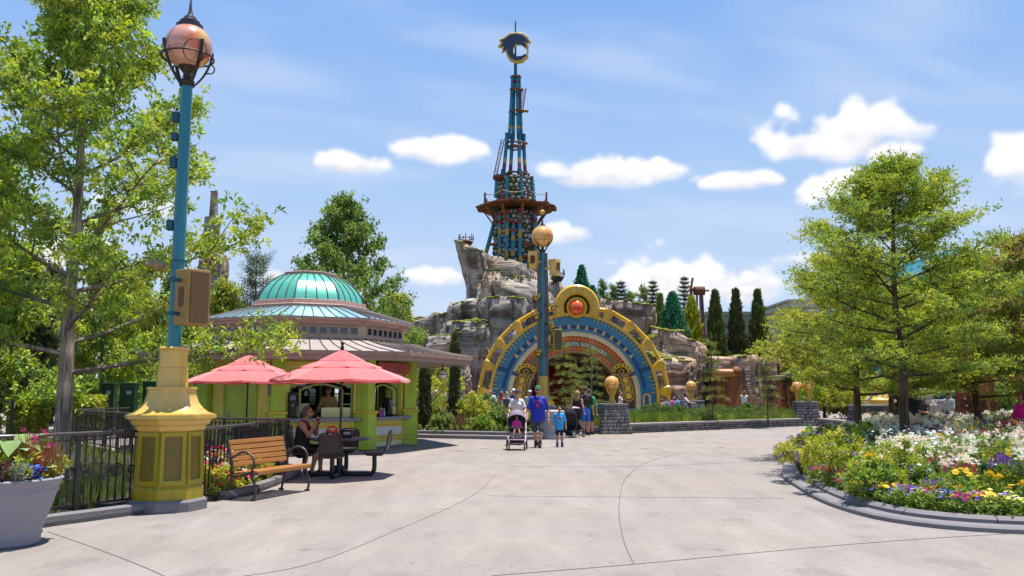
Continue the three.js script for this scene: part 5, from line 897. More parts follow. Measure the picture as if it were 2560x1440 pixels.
function lowWall(a, b, label, h = 0.3) {
  const dir = b.clone().sub(a), len = dir.length(), W = thing('stone_wall', label, 'stone wall', a.clone().lerp(b, 0.5), Math.atan2(-dir.z, dir.x));
  obj('core', box(len, h, 0.3, 0, h / 2, -0.02), mortarMat, W);
  courses(W, () => len, h, (o, u, y, w, hh) => { o.position.set(u, y, 0.13 + rr(-0.012, 0.012)); o.scale.set(w, hh, 0.12); }, 3);
  const n = Math.round(len / 1.8); for (let i = 0; i < n; i++) obj('coping_stone', rbox(len / n - 0.012, 0.09, 0.46, -len / 2 + (i + 0.5) * len / n, h + 0.045, 0, 0.02, 2), M.stoneCap, W);
  return W;
}
lowWall(at(1562, 1000, 34.5).setY(0), wallR, 'long low stone wall with pale coping between the two piers');
lowWall(at(1472, 1000, 33.9).setY(0), at(1497, 1000, 34.1).setY(0), 'short piece of low stone wall left of the near pier');
lowWall(at(2052, 1000, 41.5).setY(0), at(2170, 1000, 36).setY(0), 'low stone wall right of the twin-lamp pier');
lowWall(at(1735, 1000, 46.5).setY(0), at(1800, 1000, 45.5).setY(0), 'far low planter wall below the log gateway', 0.5);

// ---------- foliage ----------
function leafGeo(leaves) {                                          // leaves: { p, d (along), u (up), l, w, fold } -> two folded triangles each
  const pos = [], nor = [];
  for (const { p, d, u, l, w, fold = 0.15, mid = 0.45 } of leaves) {
    const s = d.clone().cross(u).normalize(), up = s.clone().cross(d).normalize(), tip = p.clone().addScaledVector(d, l).addScaledVector(up, -l * 0.15), c = p.clone().addScaledVector(d, l * mid), a = c.clone().addScaledVector(s, w / 2).addScaledVector(up, w * fold), b = c.clone().addScaledVector(s, -w / 2).addScaledVector(up, w * fold);
    for (const q of [p, a, tip, p, tip, b]) pos.push(q.x, q.y, q.z);
  }
  const g = new THREE.BufferGeometry(); g.setAttribute('position', new THREE.Float32BufferAttribute(pos, 3)); g.computeVertexNormals(); return g;
}
const rdir = (up = 0) => { const a = rr(0, 6.283), y = clamp(rr(-1, 1) + up, -1, 1), r = Math.sqrt(Math.max(0.01, 1 - y * y)); return V(Math.cos(a) * r, y, Math.sin(a) * r).normalize(); };
rnd = RNG(101);
const sprig = (n, rad, l, w, up = 0.1, flat = 1) => leafGeo(Array.from({ length: n }, () => { const d = rdir(up); d.y *= flat; d.normalize(); const p = rdir().multiplyScalar(rad * rnd()); p.y *= flat; return { p, d, u: rdir(0.9), l: l * rr(0.7, 1.2), w: w * rr(0.7, 1.2) }; }));
const SP = {
  star: [0, 1, 2].map(() => sprig(9, 0.1, 0.12, 0.055, 0.1)), broad: [0, 1].map(() => sprig(10, 0.12, 0.11, 0.05, 0.15)), small: [0, 1].map(() => sprig(18, 0.13, 0.055, 0.026, 0.35, 0.55)), shrub: sprig(12, 0.09, 0.085, 0.035, 0.35), far: sprig(8, 0.22, 0.2, 0.11, 0.2),
  needle: leafGeo(Array.from({ length: 22 }, (_, i) => { const t = i / 22, a = i * 2.4; return { p: V(0, t * 0.3, 0), d: V(Math.cos(a), 0.55, Math.sin(a)).normalize(), u: UP, l: 0.11 * (1.1 - t * 0.5), w: 0.014, fold: 0 }; })),
  spray: leafGeo(Array.from({ length: 14 }, (_, i) => { const t = i / 14, a = i * 2.4; return { p: V(0, t * 0.26, 0), d: V(Math.cos(a) * 0.5, 1, Math.sin(a) * 0.5).normalize(), u: V(Math.cos(a), 0, Math.sin(a)), l: 0.16, w: 0.045, fold: 0.1 }; })),
  grass: leafGeo(Array.from({ length: 13 }, () => { const a = rr(0, 6.28), o = rr(0.1, 0.5); return { p: V(rr(-0.06, 0.06), 0, rr(-0.06, 0.06)), d: V(Math.cos(a) * o, 1, Math.sin(a) * o).normalize(), u: V(Math.cos(a), 0.3, Math.sin(a)), l: rr(0.5, 1), w: 0.035, fold: 0, mid: 0.25 }; })),
};
const LM = leafMat(), LMd = leafMat([1, 1, 1], { transmission: 0.25 });
const jit = (c, k = 0.3) => { const q = 1 + rr(-k, k), h = rr(-0.12, 0.12); return [c[0] * q * (1 + h), c[1] * q, c[2] * q]; };
const bend = (a, d, l, up, n = 4) => { const out = [a.clone()]; const dd = d.clone(); for (let i = 0; i < n; i++) { out.push(out[i].clone().addScaledVector(dd, l / n)); dd.y += up / n; dd.add(V(rr(-0.12, 0.12), rr(-0.06, 0.06), rr(-0.12, 0.12))).normalize(); } return out; };
function taper(pts, r0, r1, k = 7) { const cv = new THREE.CatmullRomCurve3(pts), n = Math.max(4, pts.length * 2), g = new THREE.TubeGeometry(cv, n, 1, k), p = g.attributes.position; const c = []; for (let i = 0; i <= n; i++) c.push(cv.getPointAt(i / n)); for (let i = 0; i < p.count; i++) { const j = Math.floor(i / (k + 1)), r = lerp(r0, r1, j / n); p.setXYZ(i, c[j].x + (p.getX(i) - c[j].x) * r, c[j].y + (p.getY(i) - c[j].y) * r, c[j].z + (p.getZ(i) - c[j].z) * r); } g.computeVertexNormals(); return g; }
function tree(name, label, pos, o) {
  const { h, r, limbs = 16, h0 = 0.25, h1 = 0.97, len, elev, sub = 5, per = 30, spread = 0.35, geos = SP.star, mat = LM, cols, size = [0.8, 1.3], bark = M.bark, flat = 1, group, seed = 1, curl = 0.1, limbR = 0.3, az0 = 0, lean = V(0, 0, 0) } = o;
  rnd = RNG(seed * 977 + 13);
  const Tn = thing(name, label, 'tree', pos, 0, group);
  const tp = []; for (let i = 0; i <= 6; i++) tp.push(V(lean.x * i / 6 + (i ? rr(-0.02, 0.02) * h * 0.3 : 0), h * 0.98 * i / 6 - (i ? 0 : 0.1), lean.z * i / 6 + (i ? rr(-0.02, 0.02) * h * 0.3 : 0)));
  const tc = new THREE.CatmullRomCurve3(tp);
  obj('trunk', [taper(tp, r, r * 0.12, 14), cyl(r * 1.5, r * 0.98, r * 2.2, 0, -0.05, 0, 14)], bark, Tn);
  const crown = geos.map(() => []), twigs = [];
  for (let i = 0; i < limbs; i++) {
    const t = lerp(h0, h1, (i + rr(0, 0.6)) / limbs), a = az0 + i * 2.399 + rr(-0.3, 0.3), q = (t - h0) / (h1 - h0), L = len(q, a) * rr(0.85, 1.1), e = elev(q), start = tc.getPoint(clamp(t, 0, 1)), d = V(Math.cos(a) * Math.cos(e), Math.sin(e), Math.sin(a) * Math.cos(e));
    const pts = bend(start, d, L, curl, 5); obj('limb', taper(pts, Math.max(0.012, r * limbR * (1 - q * 0.7)), 0.006, 6), bark, Tn);
    const lc = new THREE.CatmullRomCurve3(pts);
    for (let s = 0; s < sub; s++) {
      const u = lerp(0.25, 1, (s + rr(0.2, 0.8)) / sub), p = lc.getPoint(u), tg = lc.getTangent(u), sd = tg.clone().cross(UP).normalize().multiplyScalar(s % 2 ? 1 : -1), dir = tg.clone().multiplyScalar(0.6).add(sd.multiplyScalar(rr(0.5, 1.0))).add(V(0, rr(0, 0.5) * flat, 0)).normalize(), l2 = L * rr(0.25, 0.45) * (u > 0.9 ? 0.6 : 1);
      const bp = bend(p, dir, l2, 0.15 * flat, 3); twigs.push(taper(bp, 0.01 + r * 0.05, 0.004, 4)); const bc = new THREE.CatmullRomCurve3(bp);
      for (let k = 0; k < per; k++) {
        const v = Math.pow(rnd(), 0.6), c = bc.getPoint(v), off = rdir().multiplyScalar(spread * rr(0.1, 1)); off.y *= flat;
        const j = Math.floor(rnd() * geos.length); crown[j].push({ p: c.add(off), q: Q(rr(-0.5, 0.5), rr(0, 6.28), rr(-0.5, 0.5)), s: rr(...size), c: jit(pick(cols), 0.25) });
      }
    }
  }
  const tw = obj('twigs', merge(twigs), bark, Tn); tw.userData.kind = 'stuff';
  geos.forEach((g, j) => inst('crown', g, mat, Tn, crown[j]));
  return Tn;
}
const greens = Object.fromEntries(Object.entries({ oak: [[0.14, 0.23, 0.012], [0.20, 0.28, 0.012], [0.08, 0.155, 0.012], [0.28, 0.34, 0.016]], olive: [[0.22, 0.29, 0.012], [0.14, 0.21, 0.012], [0.30, 0.35, 0.014], [0.11, 0.18, 0.012]], mid: [[0.11, 0.18, 0.02], [0.16, 0.24, 0.025], [0.07, 0.13, 0.02]], dark: [[0.04, 0.08, 0.012], [0.07, 0.11, 0.014], [0.09, 0.12, 0.012]], lime: [[0.23, 0.27, 0.01], [0.16, 0.21, 0.012], [0.31, 0.33, 0.014]], emerald: [[0.008, 0.15, 0.06], [0.015, 0.22, 0.10], [0.005, 0.09, 0.05]], bronze: [[0.17, 0.09, 0.035], [0.22, 0.16, 0.03], [0.13, 0.06, 0.04]] }).map(([k, v]) => [k, v.map((c) => [c[0] * 1.08, c[1], c[2] * 0.9].map((x) => x * (k === 'dark' || k === 'emerald' ? 1.3 : 1.7)))]));
// the large tree on the left
tree('broadleaf_tree', 'large light green tree left of the turquoise lamp post', at(158, 1000, 15.6).setY(0.07), { h: 9.6, r: 0.165, limbs: 26, h0: 0.2, len: (q) => lerp(3.6, 1.0, Math.pow(q, 1.3)), elev: (q) => lerp(0.15, 1.0, q), sub: 8, per: 28, spread: 0.46, cols: greens.oak, size: [0.75, 1.3], seed: 3, limbR: 0.34 });
// trees along the left edge and behind the kiosk
tree('broadleaf_tree', 'leafy tree rising directly behind the green kiosk dome', at(852, 1000, 40).setY(0), { h: 10.9, r: 0.2, limbs: 34, h0: 0.2, len: (q) => lerp(4.5, 0.7, Math.pow(q, 1.05)), elev: (q) => lerp(0.12, 0.95, q), sub: 7, per: 15, spread: 0.45, geos: SP.broad, cols: greens.mid, size: [1.3, 2.1], seed: 5 });
tree('broadleaf_tree', 'lower leafy tree between the kiosk and the rock crag', at(985, 1000, 43).setY(0), { h: 6.4, r: 0.14, limbs: 18, h0: 0.2, len: (q) => lerp(2.3, 0.6, q), elev: (q) => lerp(0.35, 1.1, q), sub: 5, per: 20, spread: 0.45, geos: SP.broad, cols: greens.lime, size: [1.3, 2.0], seed: 6 });
for (const [x, d, h, lb, s, cols] of [[30, 30, 6.5, 'dense tree at the far left edge behind the hedge', 7, greens.dark], [250, 36, 7.5, 'dense tree behind the green utility cabinets', 8, greens.oak], [330, 44, 7, 'tree between the utility cabinets and the lamp post', 9, greens.lime], [430, 46, 7.8, 'tree filling the gap left of the kiosk roof', 10, greens.mid], [-80, 24, 8.5, 'tree cut by the left picture edge', 11, greens.oak], [130, 45, 8, 'distant tree behind the large left tree', 12, greens.dark], [560, 48, 7.6, 'light green tree just left of the kiosk dome', 14, greens.lime]])
  tree('garden_tree', lb, at(x, 1000, d).setY(0), { h, r: 0.13, limbs: 18, h0: 0.12, len: (q) => lerp(2.6, 0.7, q), elev: (q) => lerp(0.2, 1.1, q), sub: 5, per: 20, spread: 0.55, geos: SP.broad, cols, size: [1.5, 2.6], seed: s, group: 'background trees on the left', bark: M.barkDark });
// the tiered trees in the flower bed on the right
const tier = (h, R, seed, extra = {}) => ({ h, r: 0.115, limbs: 30, h0: 0.3, h1: 0.97, len: (q) => R * Math.pow(Math.max(0.02, 1 - q), 0.62) * (0.72 + 0.28 * Math.min(1, q * 5 + 0.3)) + 0.25, elev: (q) => lerp(0.05, 0.75, q), sub: 8, per: 19, spread: 0.4, geos: SP.small, cols: greens.olive, size: [0.85, 1.4], flat: 0.5, seed, curl: 0.12, limbR: 0.3, bark: M.barkDark, group: 'tiered trees around the flower bed', ...extra });
tree('tiered_tree', 'tall tiered tree in the middle of the right flower bed', at(2262, 1000, 17.5).setY(0.1), tier(6.4, 2.35, 21, { limbs: 36, lean: V(-0.1, 0, 0) }));
tree('tiered_tree', 'smaller tiered tree left of the tall one in the flower bed', at(2142, 1000, 21.5).setY(0.1), tier(5.0, 2.3, 22, { limbs: 28, cols: greens.lime }));
tree('tiered_tree', 'tiered tree with yellow-green leaves beside the red trunk', at(2442, 1000, 21).setY(0.1), tier(4.75, 2.3, 23, { limbs: 30, cols: greens.lime }));
tree('tiered_tree', 'bronze-leaved tiered tree at the right picture edge', at(2590, 1000, 19).setY(0.1), tier(5.1, 1.5, 24, { limbs: 20, cols: [...greens.bronze, ...greens.olive] }));
tree('tiered_tree', 'far tiered tree seen under the tall tree crown', at(2228, 1000, 28).setY(0.05), tier(4.6, 2.2, 25, { limbs: 18, h0: 0.3 }));
for (const [x, d, h, lb, s, c] of [[2060, 50, 5.5, 'bushy tree behind the twin globe lamps', 31, greens.lime], [2120, 47, 4.6, 'bright green bushy tree right of the twin globe lamps', 32, greens.oak], [2185, 52, 6.5, 'bushy tree behind the far yellow pedestal', 33, greens.dark], [1985, 56, 5.5, 'yellowish tree at the right end of the rocks', 34, greens.lime], [2540, 40, 6, 'dark tree behind the pink shirt at the right edge', 35, greens.dark], [2400, 60, 8, 'distant tree in front of the teal gable', 36, greens.mid]])
  tree('bushy_tree', lb, at(x, 1000, d).setY(0), { h, r: 0.1, limbs: 16, h0: 0.08, len: (q) => lerp(2.2, 0.6, q), elev: (q) => lerp(0.2, 1.0, q), sub: 5, per: 20, spread: 0.5, geos: SP.broad, cols: c, size: [1.4, 2.4], seed: s, group: 'bushy trees behind the flower bed', bark: M.barkDark });

// conifers: whorls of branches on a straight stem
function conifer(name, label, pos, o) {
  const { h, R, whorls = 16, arms = 7, droop = -0.1, lift = 0.15, per = 9, geo = SP.needle, cols, size = [0.8, 1.2], h0 = 0.06, group, seed = 1, shape = (q) => 1 - q, mat = LMd, r = 0.06, jitter = 0.15, along = true } = o;
  rnd = RNG(seed * 131 + 7); const Tn = thing(name, label, 'tree', pos, 0, group), list = [], wood = [];
  obj('trunk', taper([V(0, -0.1, 0), V(rr(-0.02, 0.02), h * 0.5, 0), V(0, h, 0)], r, 0.012, 9), M.barkDark, Tn);
  for (let w = 0; w < whorls; w++) {
    const q = (w + 0.5) / whorls, y = h * lerp(h0, 0.97, q), L0 = R * shape(q);
    for (let k = 0; k < arms; k++) {
      const a = k / arms * 6.283 + w * 1.1 + rr(-jitter, jitter), L = L0 * rr(0.8, 1.1), d = V(Math.cos(a), lift + rr(-0.05, 0.05), Math.sin(a)).normalize(), st = V(0, y + rr(-0.04, 0.04), 0), pts = [st, st.clone().addScaledVector(d, L * 0.5), st.clone().addScaledVector(d, L).add(V(0, droop * L, 0))], cv = new THREE.CatmullRomCurve3(pts);
      wood.push(taper(pts, 0.006 + r * 0.14 * (1 - q), 0.004, 4));
      for (let i = 0; i < per; i++) { const t = (i + rr(0.2, 1)) / per, p = cv.getPoint(clamp(t, 0, 1)), tg = cv.getTangent(clamp(t, 0, 1)); const sd = along ? tg.clone().add(V(rr(-0.5, 0.5), rr(-0.1, 0.4), rr(-0.5, 0.5))) : V(tg.x * 0.35 + rr(-0.3, 0.3), 1, tg.z * 0.35 + rr(-0.3, 0.3)); list.push({ p, q: Qdir(sd), s: rr(...size), c: jit(pick(cols), 0.25) }); }
    }
  }
  list.push({ p: V(0, h * 0.97, 0), q: QI, s: size[1], c: cols[0] });
  const b = obj('branches', merge(wood), M.barkDark, Tn); b.userData.kind = 'stuff';
  inst('crown', geo, mat, Tn, list); return Tn;
}
const gy = (px, py, d) => at(px, py, d).y;
const onRock = (x, yb, d) => at(x, yb, d);
// young needle trees in the bed before the archway and the rocks
const deodar = [[0.30, 0.32, 0.045], [0.2, 0.24, 0.04], [0.36, 0.36, 0.06]];
for (const [x, d, top, R, lb, s] of [[1412, 37, 862, 1.4, 'fuller young needle tree in front of the archway opening', 1], [1478, 36, 872, 1.2, 'thin young needle tree on a pole before the archway', 2], [1782, 38, 850, 1.0, 'young needle tree in front of the log gateway', 3], [1918, 39, 845, 0.95, 'young needle tree before the rock stumps', 4], [1440, 39.5, 920, 1.3, 'low needle tree between the two before the archway', 5]])
  conifer('needle_tree', lb, at(x, 1000, d).setY(0.15), { h: gy(x, top, d), R, whorls: 9, arms: 5, droop: -0.2, lift: 0.14, per: 6, cols: deodar, size: [0.7, 1.15], seed: s + 50, group: 'young needle trees in the bed', shape: (q) => Math.pow(1 - q, 0.8) * (0.75 + 0.25 * Math.sin(q * 30)), r: 0.045 });
{ const p = at(1477, 1000, 35.9).setY(0.15), s = thing('tree_stake', 'pale stake holding the thin needle tree upright', 'stake', p); obj('pole', rod([0, 0, 0], [0.1, gy(1477, 858, 35.9), 0], 0.025, 0.02), M.stoneCap, s); }
// columnar cypress row behind the rocks
for (const [x, d, top, R, lb, s, cols] of [[1795, 62, 728, 1.25, 'dark pointed cypress, left of the three above the rocks', 61, greens.dark], [1847, 63, 725, 1.2, 'middle cypress with thin brownish top', 62, [[0.10, 0.12, 0.03], [0.14, 0.13, 0.04], [0.07, 0.1, 0.025]]], [1903, 62, 727, 1.35, 'dark pointed cypress, right of the three above the rocks', 63, greens.dark], [1735, 63, 745, 1.6, 'wide yellow-green conifer beside the windmill', 64, greens.lime], [1655, 66, 738, 0.9, 'slim conifer behind the right boulder', 65, greens.mid]])
  conifer('cypress', lb, at(x, 1000, d).setY(0), { h: gy(x, top, d), R, whorls: 48, arms: 11, per: 7, geo: SP.spray, along: false, lift: 0.5, droop: 0.1, cols, size: [0.9, 1.5], seed: s, group: 'conifers behind the rocks', shape: (q) => Math.min(1, Math.pow(1 - q, 0.75) * 1.25) * (0.85 + 0.15 * Math.sin(q * 40)) });
for (const [x, d, yb, top, R, lb, s] of [[1684, 60, 840, 728, 1.15, 'emerald artificial conifer standing on the right boulders', 71], [1455, 66, 760, 662, 0.9, 'emerald artificial conifer above the archway crown', 72], [1481, 65, 780, 715, 0.75, 'smaller emerald conifer right of the archway crown', 73]])
  conifer('artificial_conifer', lb, at(x, yb, d), { h: gy(x, top, d) - gy(x, yb, d), R, whorls: 22, arms: 9, per: 6, geo: SP.far, along: false, lift: 0.1, droop: -0.35, cols: greens.emerald, size: [0.5, 0.9], seed: s, group: 'emerald conifers on the rocks', shape: (q) => Math.pow(1 - q, 0.7) + 0.12 });
for (const [x, d, yb, top, R, lb, s] of [[1553, 68, 790, 702, 1.25, 'tiered pine with level branches right of the archway crown', 81], [1634, 68, 790, 700, 1.05, 'tiered pine with level branches above the right boulder', 82], [1713, 70, 790, 690, 1.25, 'tallest tiered pine beside the windmill', 83]])
  conifer('tiered_pine', lb, at(x, yb, d).add(V(0, -1.5, 0)), { h: gy(x, top, d) - gy(x, yb, d) + 1.5, R, whorls: 12, arms: 8, per: 8, geo: SP.needle, lift: 0.22, droop: 0.02, cols: [[0.06, 0.10, 0.035], [0.09, 0.13, 0.045], [0.045, 0.08, 0.03]], size: [0.9, 1.3], seed: s, group: 'tiered pines above the boulders', h0: 0.1, r: 0.09, jitter: 0.05, shape: (q) => Math.pow(1 - q, 0.9) + 0.05 });
for (const [x, d, yb, top, lb, s] of [[1508, 67, 790, 705, 'sparse young tree left of the first tiered pine', 91], [1534, 69, 790, 712, 'thin sparse sapling behind the first tiered pine', 92], [1578, 69, 790, 735, 'low sparse sapling between the tiered pines', 93], [1610, 69, 790, 722, 'bushy sapling left of the second tiered pine', 94]])
  tree('sapling', lb, at(x, yb, d).add(V(0, -1.6, 0)), { h: gy(x, top, d) - gy(x, yb, d) + 1.6, r: 0.06, limbs: 10, h0: 0.3, len: (q) => lerp(0.9, 0.4, q), elev: (q) => lerp(0.4, 1.1, q), sub: 3, per: 7, spread: 0.3, geos: SP.broad, cols: greens.mid, size: [1.3, 2.0], seed: s, group: 'saplings above the boulders' });
conifer('long_needle_pine', 'slender long-needled pine left of the kiosk dome', at(628, 1000, 42).setY(0), { h: gy(628, 640, 42), R: 1.1, whorls: 9, arms: 5, per: 4, geo: SP.needle, lift: 0.7, droop: 0.1, cols: [[0.13, 0.17, 0.03], [0.09, 0.13, 0.03]], size: [2.2, 3.2], seed: 95, h0: 0.35, shape: (q) => 1 - q * 0.7, r: 0.07 });
// two columns of clipped evergreen beside the kiosk
for (const [x, d, top, R, lb, s] of [[1137, 33, 830, 0.33, 'narrow clipped evergreen column standing right of the kiosk eave', 96], [1063, 32.5, 905, 0.36, 'dark evergreen column half hidden under the kiosk eave', 97]])
  conifer('evergreen_column', lb, at(x, 1000, d).setY(0.1), { h: gy(x, top, d), R, whorls: 34, arms: 12, per: 4, geo: SP.shrub, along: false, lift: 0.4, droop: 0, cols: [[0.10, 0.11, 0.02], [0.06, 0.08, 0.018], [0.14, 0.13, 0.02]], size: [0.8, 1.3], seed: s, group: 'evergreen columns by the kiosk', shape: (q) => 0.75 + 0.3 * Math.sin(q * 9) * 0.3 - Math.pow(q, 6) * 0.6 });

// shrubs and ground plants
function shrub(name, label, pos, R, h, o = {}) {
  const { n = 160, geo = SP.shrub, cols = greens.mid, size = [0.8, 1.4], group, seed = 1, flowers } = o; rnd = RNG(seed * 37 + 5);
  const S = thing(name, label, 'shrub', pos, 0, group), list = [];
  obj('stem', Array.from({ length: 5 }, (_, i) => { const a = i * 1.26; return taper([V(0, -0.03, 0), V(Math.cos(a) * R * 0.25, h * 0.4, Math.sin(a) * R * 0.25), V(Math.cos(a) * R * 0.5, h * 0.8, Math.sin(a) * R * 0.5)], 0.02, 0.006, 5); }), M.barkDark, S).userData.kind = 'stuff';
  for (let i = 0; i < n; i++) { const d = rdir(0.25); if (d.y < -0.15) d.y = Math.abs(d.y); const k = Math.pow(rnd(), 0.35); list.push({ p: V(d.x * R * k, h * 0.45 + d.y * h * 0.52 * k, d.z * R * k), q: Q(rr(-0.6, 0.6), rr(0, 6.3), rr(-0.6, 0.6)), s: rr(...size), c: jit(pick(cols), 0.25) }); }
  inst('foliage', geo, LM, S, list);
  if (flowers) inst('flowers', flowers.geo, flowers.mat, S, Array.from({ length: flowers.n }, () => { const d = rdir(0.6); d.y = Math.abs(d.y); return { p: V(d.x * R, h * 0.45 + d.y * h * 0.55, d.z * R), q: Q(rr(-0.5, 0.5), rr(0, 6), rr(-0.5, 0.5)), s: rr(...flowers.s), c: jit(pick(flowers.c), 0.12) }; }));
  return S;
}
function inPoly(pts, x, z) { let c = false; for (let i = 0, j = pts.length - 1; i < pts.length; j = i++) { const [xi, zi] = pts[i], [xj, zj] = pts[j]; if ((zi > z) !== (zj > z) && x < (xj - xi) * (z - zi) / (zj - zi) + xi) c = !c; } return c; }
function scatter(poly, n, fn, ok) { const xs = poly.map((p) => p[0]), zs = poly.map((p) => p[1]), x0 = Math.min(...xs), x1 = Math.max(...xs), z0 = Math.min(...zs), z1 = Math.max(...zs), out = []; let tries = 0; while (out.length < n && tries++ < n * 40) { const x = rr(x0, x1), z = rr(z0, z1); if (inPoly(poly, x, z) && (!ok || ok(x, z))) out.push(fn(x, z)); } return out; }
const stuff = (name, label, geo, mat, list) => tag(inst(name, geo, mat, scene, list), label, 'plants', undefined, 'stuff');
const petalDisc = (n, r, w, up = 0.25) => leafGeo(Array.from({ length: n }, (_, i) => { const a = i / n * 6.283; return { p: V(0, 0, 0), d: V(Math.cos(a), up, Math.sin(a)).normalize(), u: UP, l: r, w, fold: 0.05, mid: 0.6 }; }));
const pom = leafGeo(Array.from({ length: 26 }, () => { const d = rdir(0.3); return { p: d.clone().multiplyScalar(0.35), d, u: rdir(), l: 0.65, w: 0.34, fold: 0.1, mid: 0.6 }; }));
const wisp = leafGeo(Array.from({ length: 34 }, () => { const d = rdir(0.35); return { p: d.clone().multiplyScalar(0.2), d, u: rdir(), l: rr(0.5, 0.95), w: 0.15, fold: 0, mid: 0.7 }; }));
const spike = leafGeo(Array.from({ length: 22 }, (_, i) => { const a = i * 2.4, y = i / 22; return { p: V(0, y * 2.2, 0), d: V(Math.cos(a), 0.5, Math.sin(a)).normalize(), u: UP, l: 0.4 * (1 - y * 0.7), w: 0.24, fold: 0 }; }));
const daisy = merge([petalDisc(10, 1, 0.5), T(new THREE.SphereGeometry(0.28, 8, 5).scale(1, 0.5, 1), 0, 0.12, 0)].map((g) => { g.deleteAttribute('uv'); return norm(g); }));
const petalM = leafMat([1, 1, 1], { transmission: 0.3 });
rnd = RNG(404);
// lawn and planting inside the railings
const gA = gardenA.map(P2);
stuff('grass', 'bright green grass in the railed garden', SP.grass, LM, scatter(gA, 5200, (x, z) => ({ p: V(x, 0.07, z), q: Q(0, rr(0, 6.3), 0), s: rr(0.1, 0.26), c: jit(pick([[0.3, 0.4, 0.02], [0.22, 0.33, 0.02], [0.4, 0.45, 0.03]])) }), (x, z) => z < -13.5 || x < -6));
stuff('grass_clumps', 'long dark grass clumps just behind the near railing', SP.grass, LM, scatter(gA, 200, (x, z) => ({ p: V(x, 0.07, z), q: Q(0, rr(0, 6.3), 0), s: rr(0.3, 0.6), c: jit(pick([[0.12, 0.2, 0.02], [0.17, 0.26, 0.02], [0.24, 0.32, 0.03]])) }), (x, z) => z > -13.2 && z < -10.6 && x < -5.6 && x > -8.5));
const impA = [at(515, 1000, 13.2), at(560, 1000, 13.1), at(680, 1000, 15.2), at(700, 1000, 16.4), at(620, 1000, 17.2), at(540, 1000, 17.5), at(500, 1000, 16)].map((p) => [p.x, p.z]);
stuff('bedding_leaves', 'yellow-green bedding plants behind the bench railing', SP.shrub, LM, scatter(impA, 900, (x, z) => ({ p: V(x, 0.08 + rr(0.02, 0.42), z), q: Q(rr(-0.4, 0.4), rr(0, 6.3), 0), s: rr(0.7, 1.1), c: jit(pick(greens.lime)) })));
stuff('bedding_flowers', 'pink red and white bedding flowers behind the bench railing', petalDisc(5, 1, 0.9), petalM, scatter(impA, 900, (x, z) => ({ p: V(x, 0.12 + rr(0.1, 0.46), z), q: Q(rr(-0.6, 0.9), rr(0, 6.3), 0), s: rr(0.03, 0.05), c: jit(pick([[0.7, 0.02, 0.18], [0.75, 0.75, 0.72], [0.7, 0.02, 0.18], [0.6, 0.01, 0.03]]), 0.1) })));
// hedges at the left
for (const [x0, x1, d, h, lb, s] of [[35, 152, 24, 1.35, 'clipped yellow-green hedge left of the tree trunk', 1], [168, 285, 30, 1.45, 'clipped yellow-green hedge right of the tree trunk', 2], [-60, 36, 21, 1.9, 'taller dark hedge at the far left edge', 3]]) {
  const a = at(x0, 1000, d), b = at(x1, 1000, d + 1), H = thing('hedge', lb, 'hedge', [(a.x + b.x) / 2, 0.05, a.z]); rnd = RNG(600 + s); const W = b.x - a.x;
  obj('stems', Array.from({ length: 9 }, (_, i) => rod([-W / 2 + (i + 0.5) * W / 9, 0, -0.2], [-W / 2 + (i + 0.5) * W / 9 + rr(-0.1, 0.1), h * 0.8, -0.2], 0.018, 0.008, 5)), M.barkDark, H).userData.kind = 'stuff';
  inst('foliage', SP.shrub, LM, H, Array.from({ length: 1100 }, () => ({ p: V(rr(-W / 2, W / 2), Math.pow(rnd(), 0.7) * h, rr(-0.5, 0.35)), q: Q(rr(-0.6, 0.6), rr(0, 6.3), 0), s: rr(1.0, 1.7), c: jit(pick(s === 3 ? greens.dark : greens.lime)) })));
}
for (const [x, d, R, h, lb, s, c] of [[60, 34, 1.4, 2.6, 'wild shrub behind the left hedge', 1, greens.olive], [215, 38, 1.4, 2.4, 'loose shrub between the tree trunk and the green cabinets', 2, greens.mid], [300, 40, 1.3, 2.6, 'shrub growing behind the green cabinets', 3, greens.oak], [410, 43, 1.6, 2.8, 'pale feathery shrub just left of the yellow column', 4, [[0.2, 0.2, 0.06], [0.25, 0.25, 0.09]]], [130, 42, 1.5, 3.0, 'shrub in the shade behind the large tree', 5, greens.dark], [480, 34, 1.0, 1.8, 'shrub behind the kiosk left corner', 6, greens.mid], [1078, 46, 1.8, 3.9, 'shrub trailing over the rock beside the kiosk eave', 7, greens.lime]]) shrub('wild_shrub', lb, at(x, 1000, d).setY(0.02), R, h, { n: 520, cols: c, size: [1.4, 2.6], seed: 700 + s, group: 'shrubs behind the garden' });
for (const [x, d, R, h, lb, s, c] of [[2062, 44, 1.3, 2.6, 'bright leafy shrub right behind the twin globe lamps', 11, greens.oak], [2105, 43, 1.3, 2.3, 'bright leafy shrub between the twin lamps and the slim trunk', 12, greens.lime], [2150, 44, 1.4, 2.6, 'leafy shrub behind the slim trunk', 13, greens.oak], [2030, 50, 1.6, 3.6, 'tall dark shrub behind the twin-lamp pier', 14, greens.dark], [2250, 46, 1.6, 2.8, 'dark shrub behind the man in the black shirt', 15, greens.dark], [2520, 30, 1.2, 2.2, 'leafy shrub beside the red trunk', 16, greens.mid]]) shrub('leafy_shrub', lb, at(x, 1000, d).setY(0.02), R, h, { n: 480, cols: c, size: [1.4, 2.4], seed: 750 + s, group: 'shrubs behind the flower bed' });
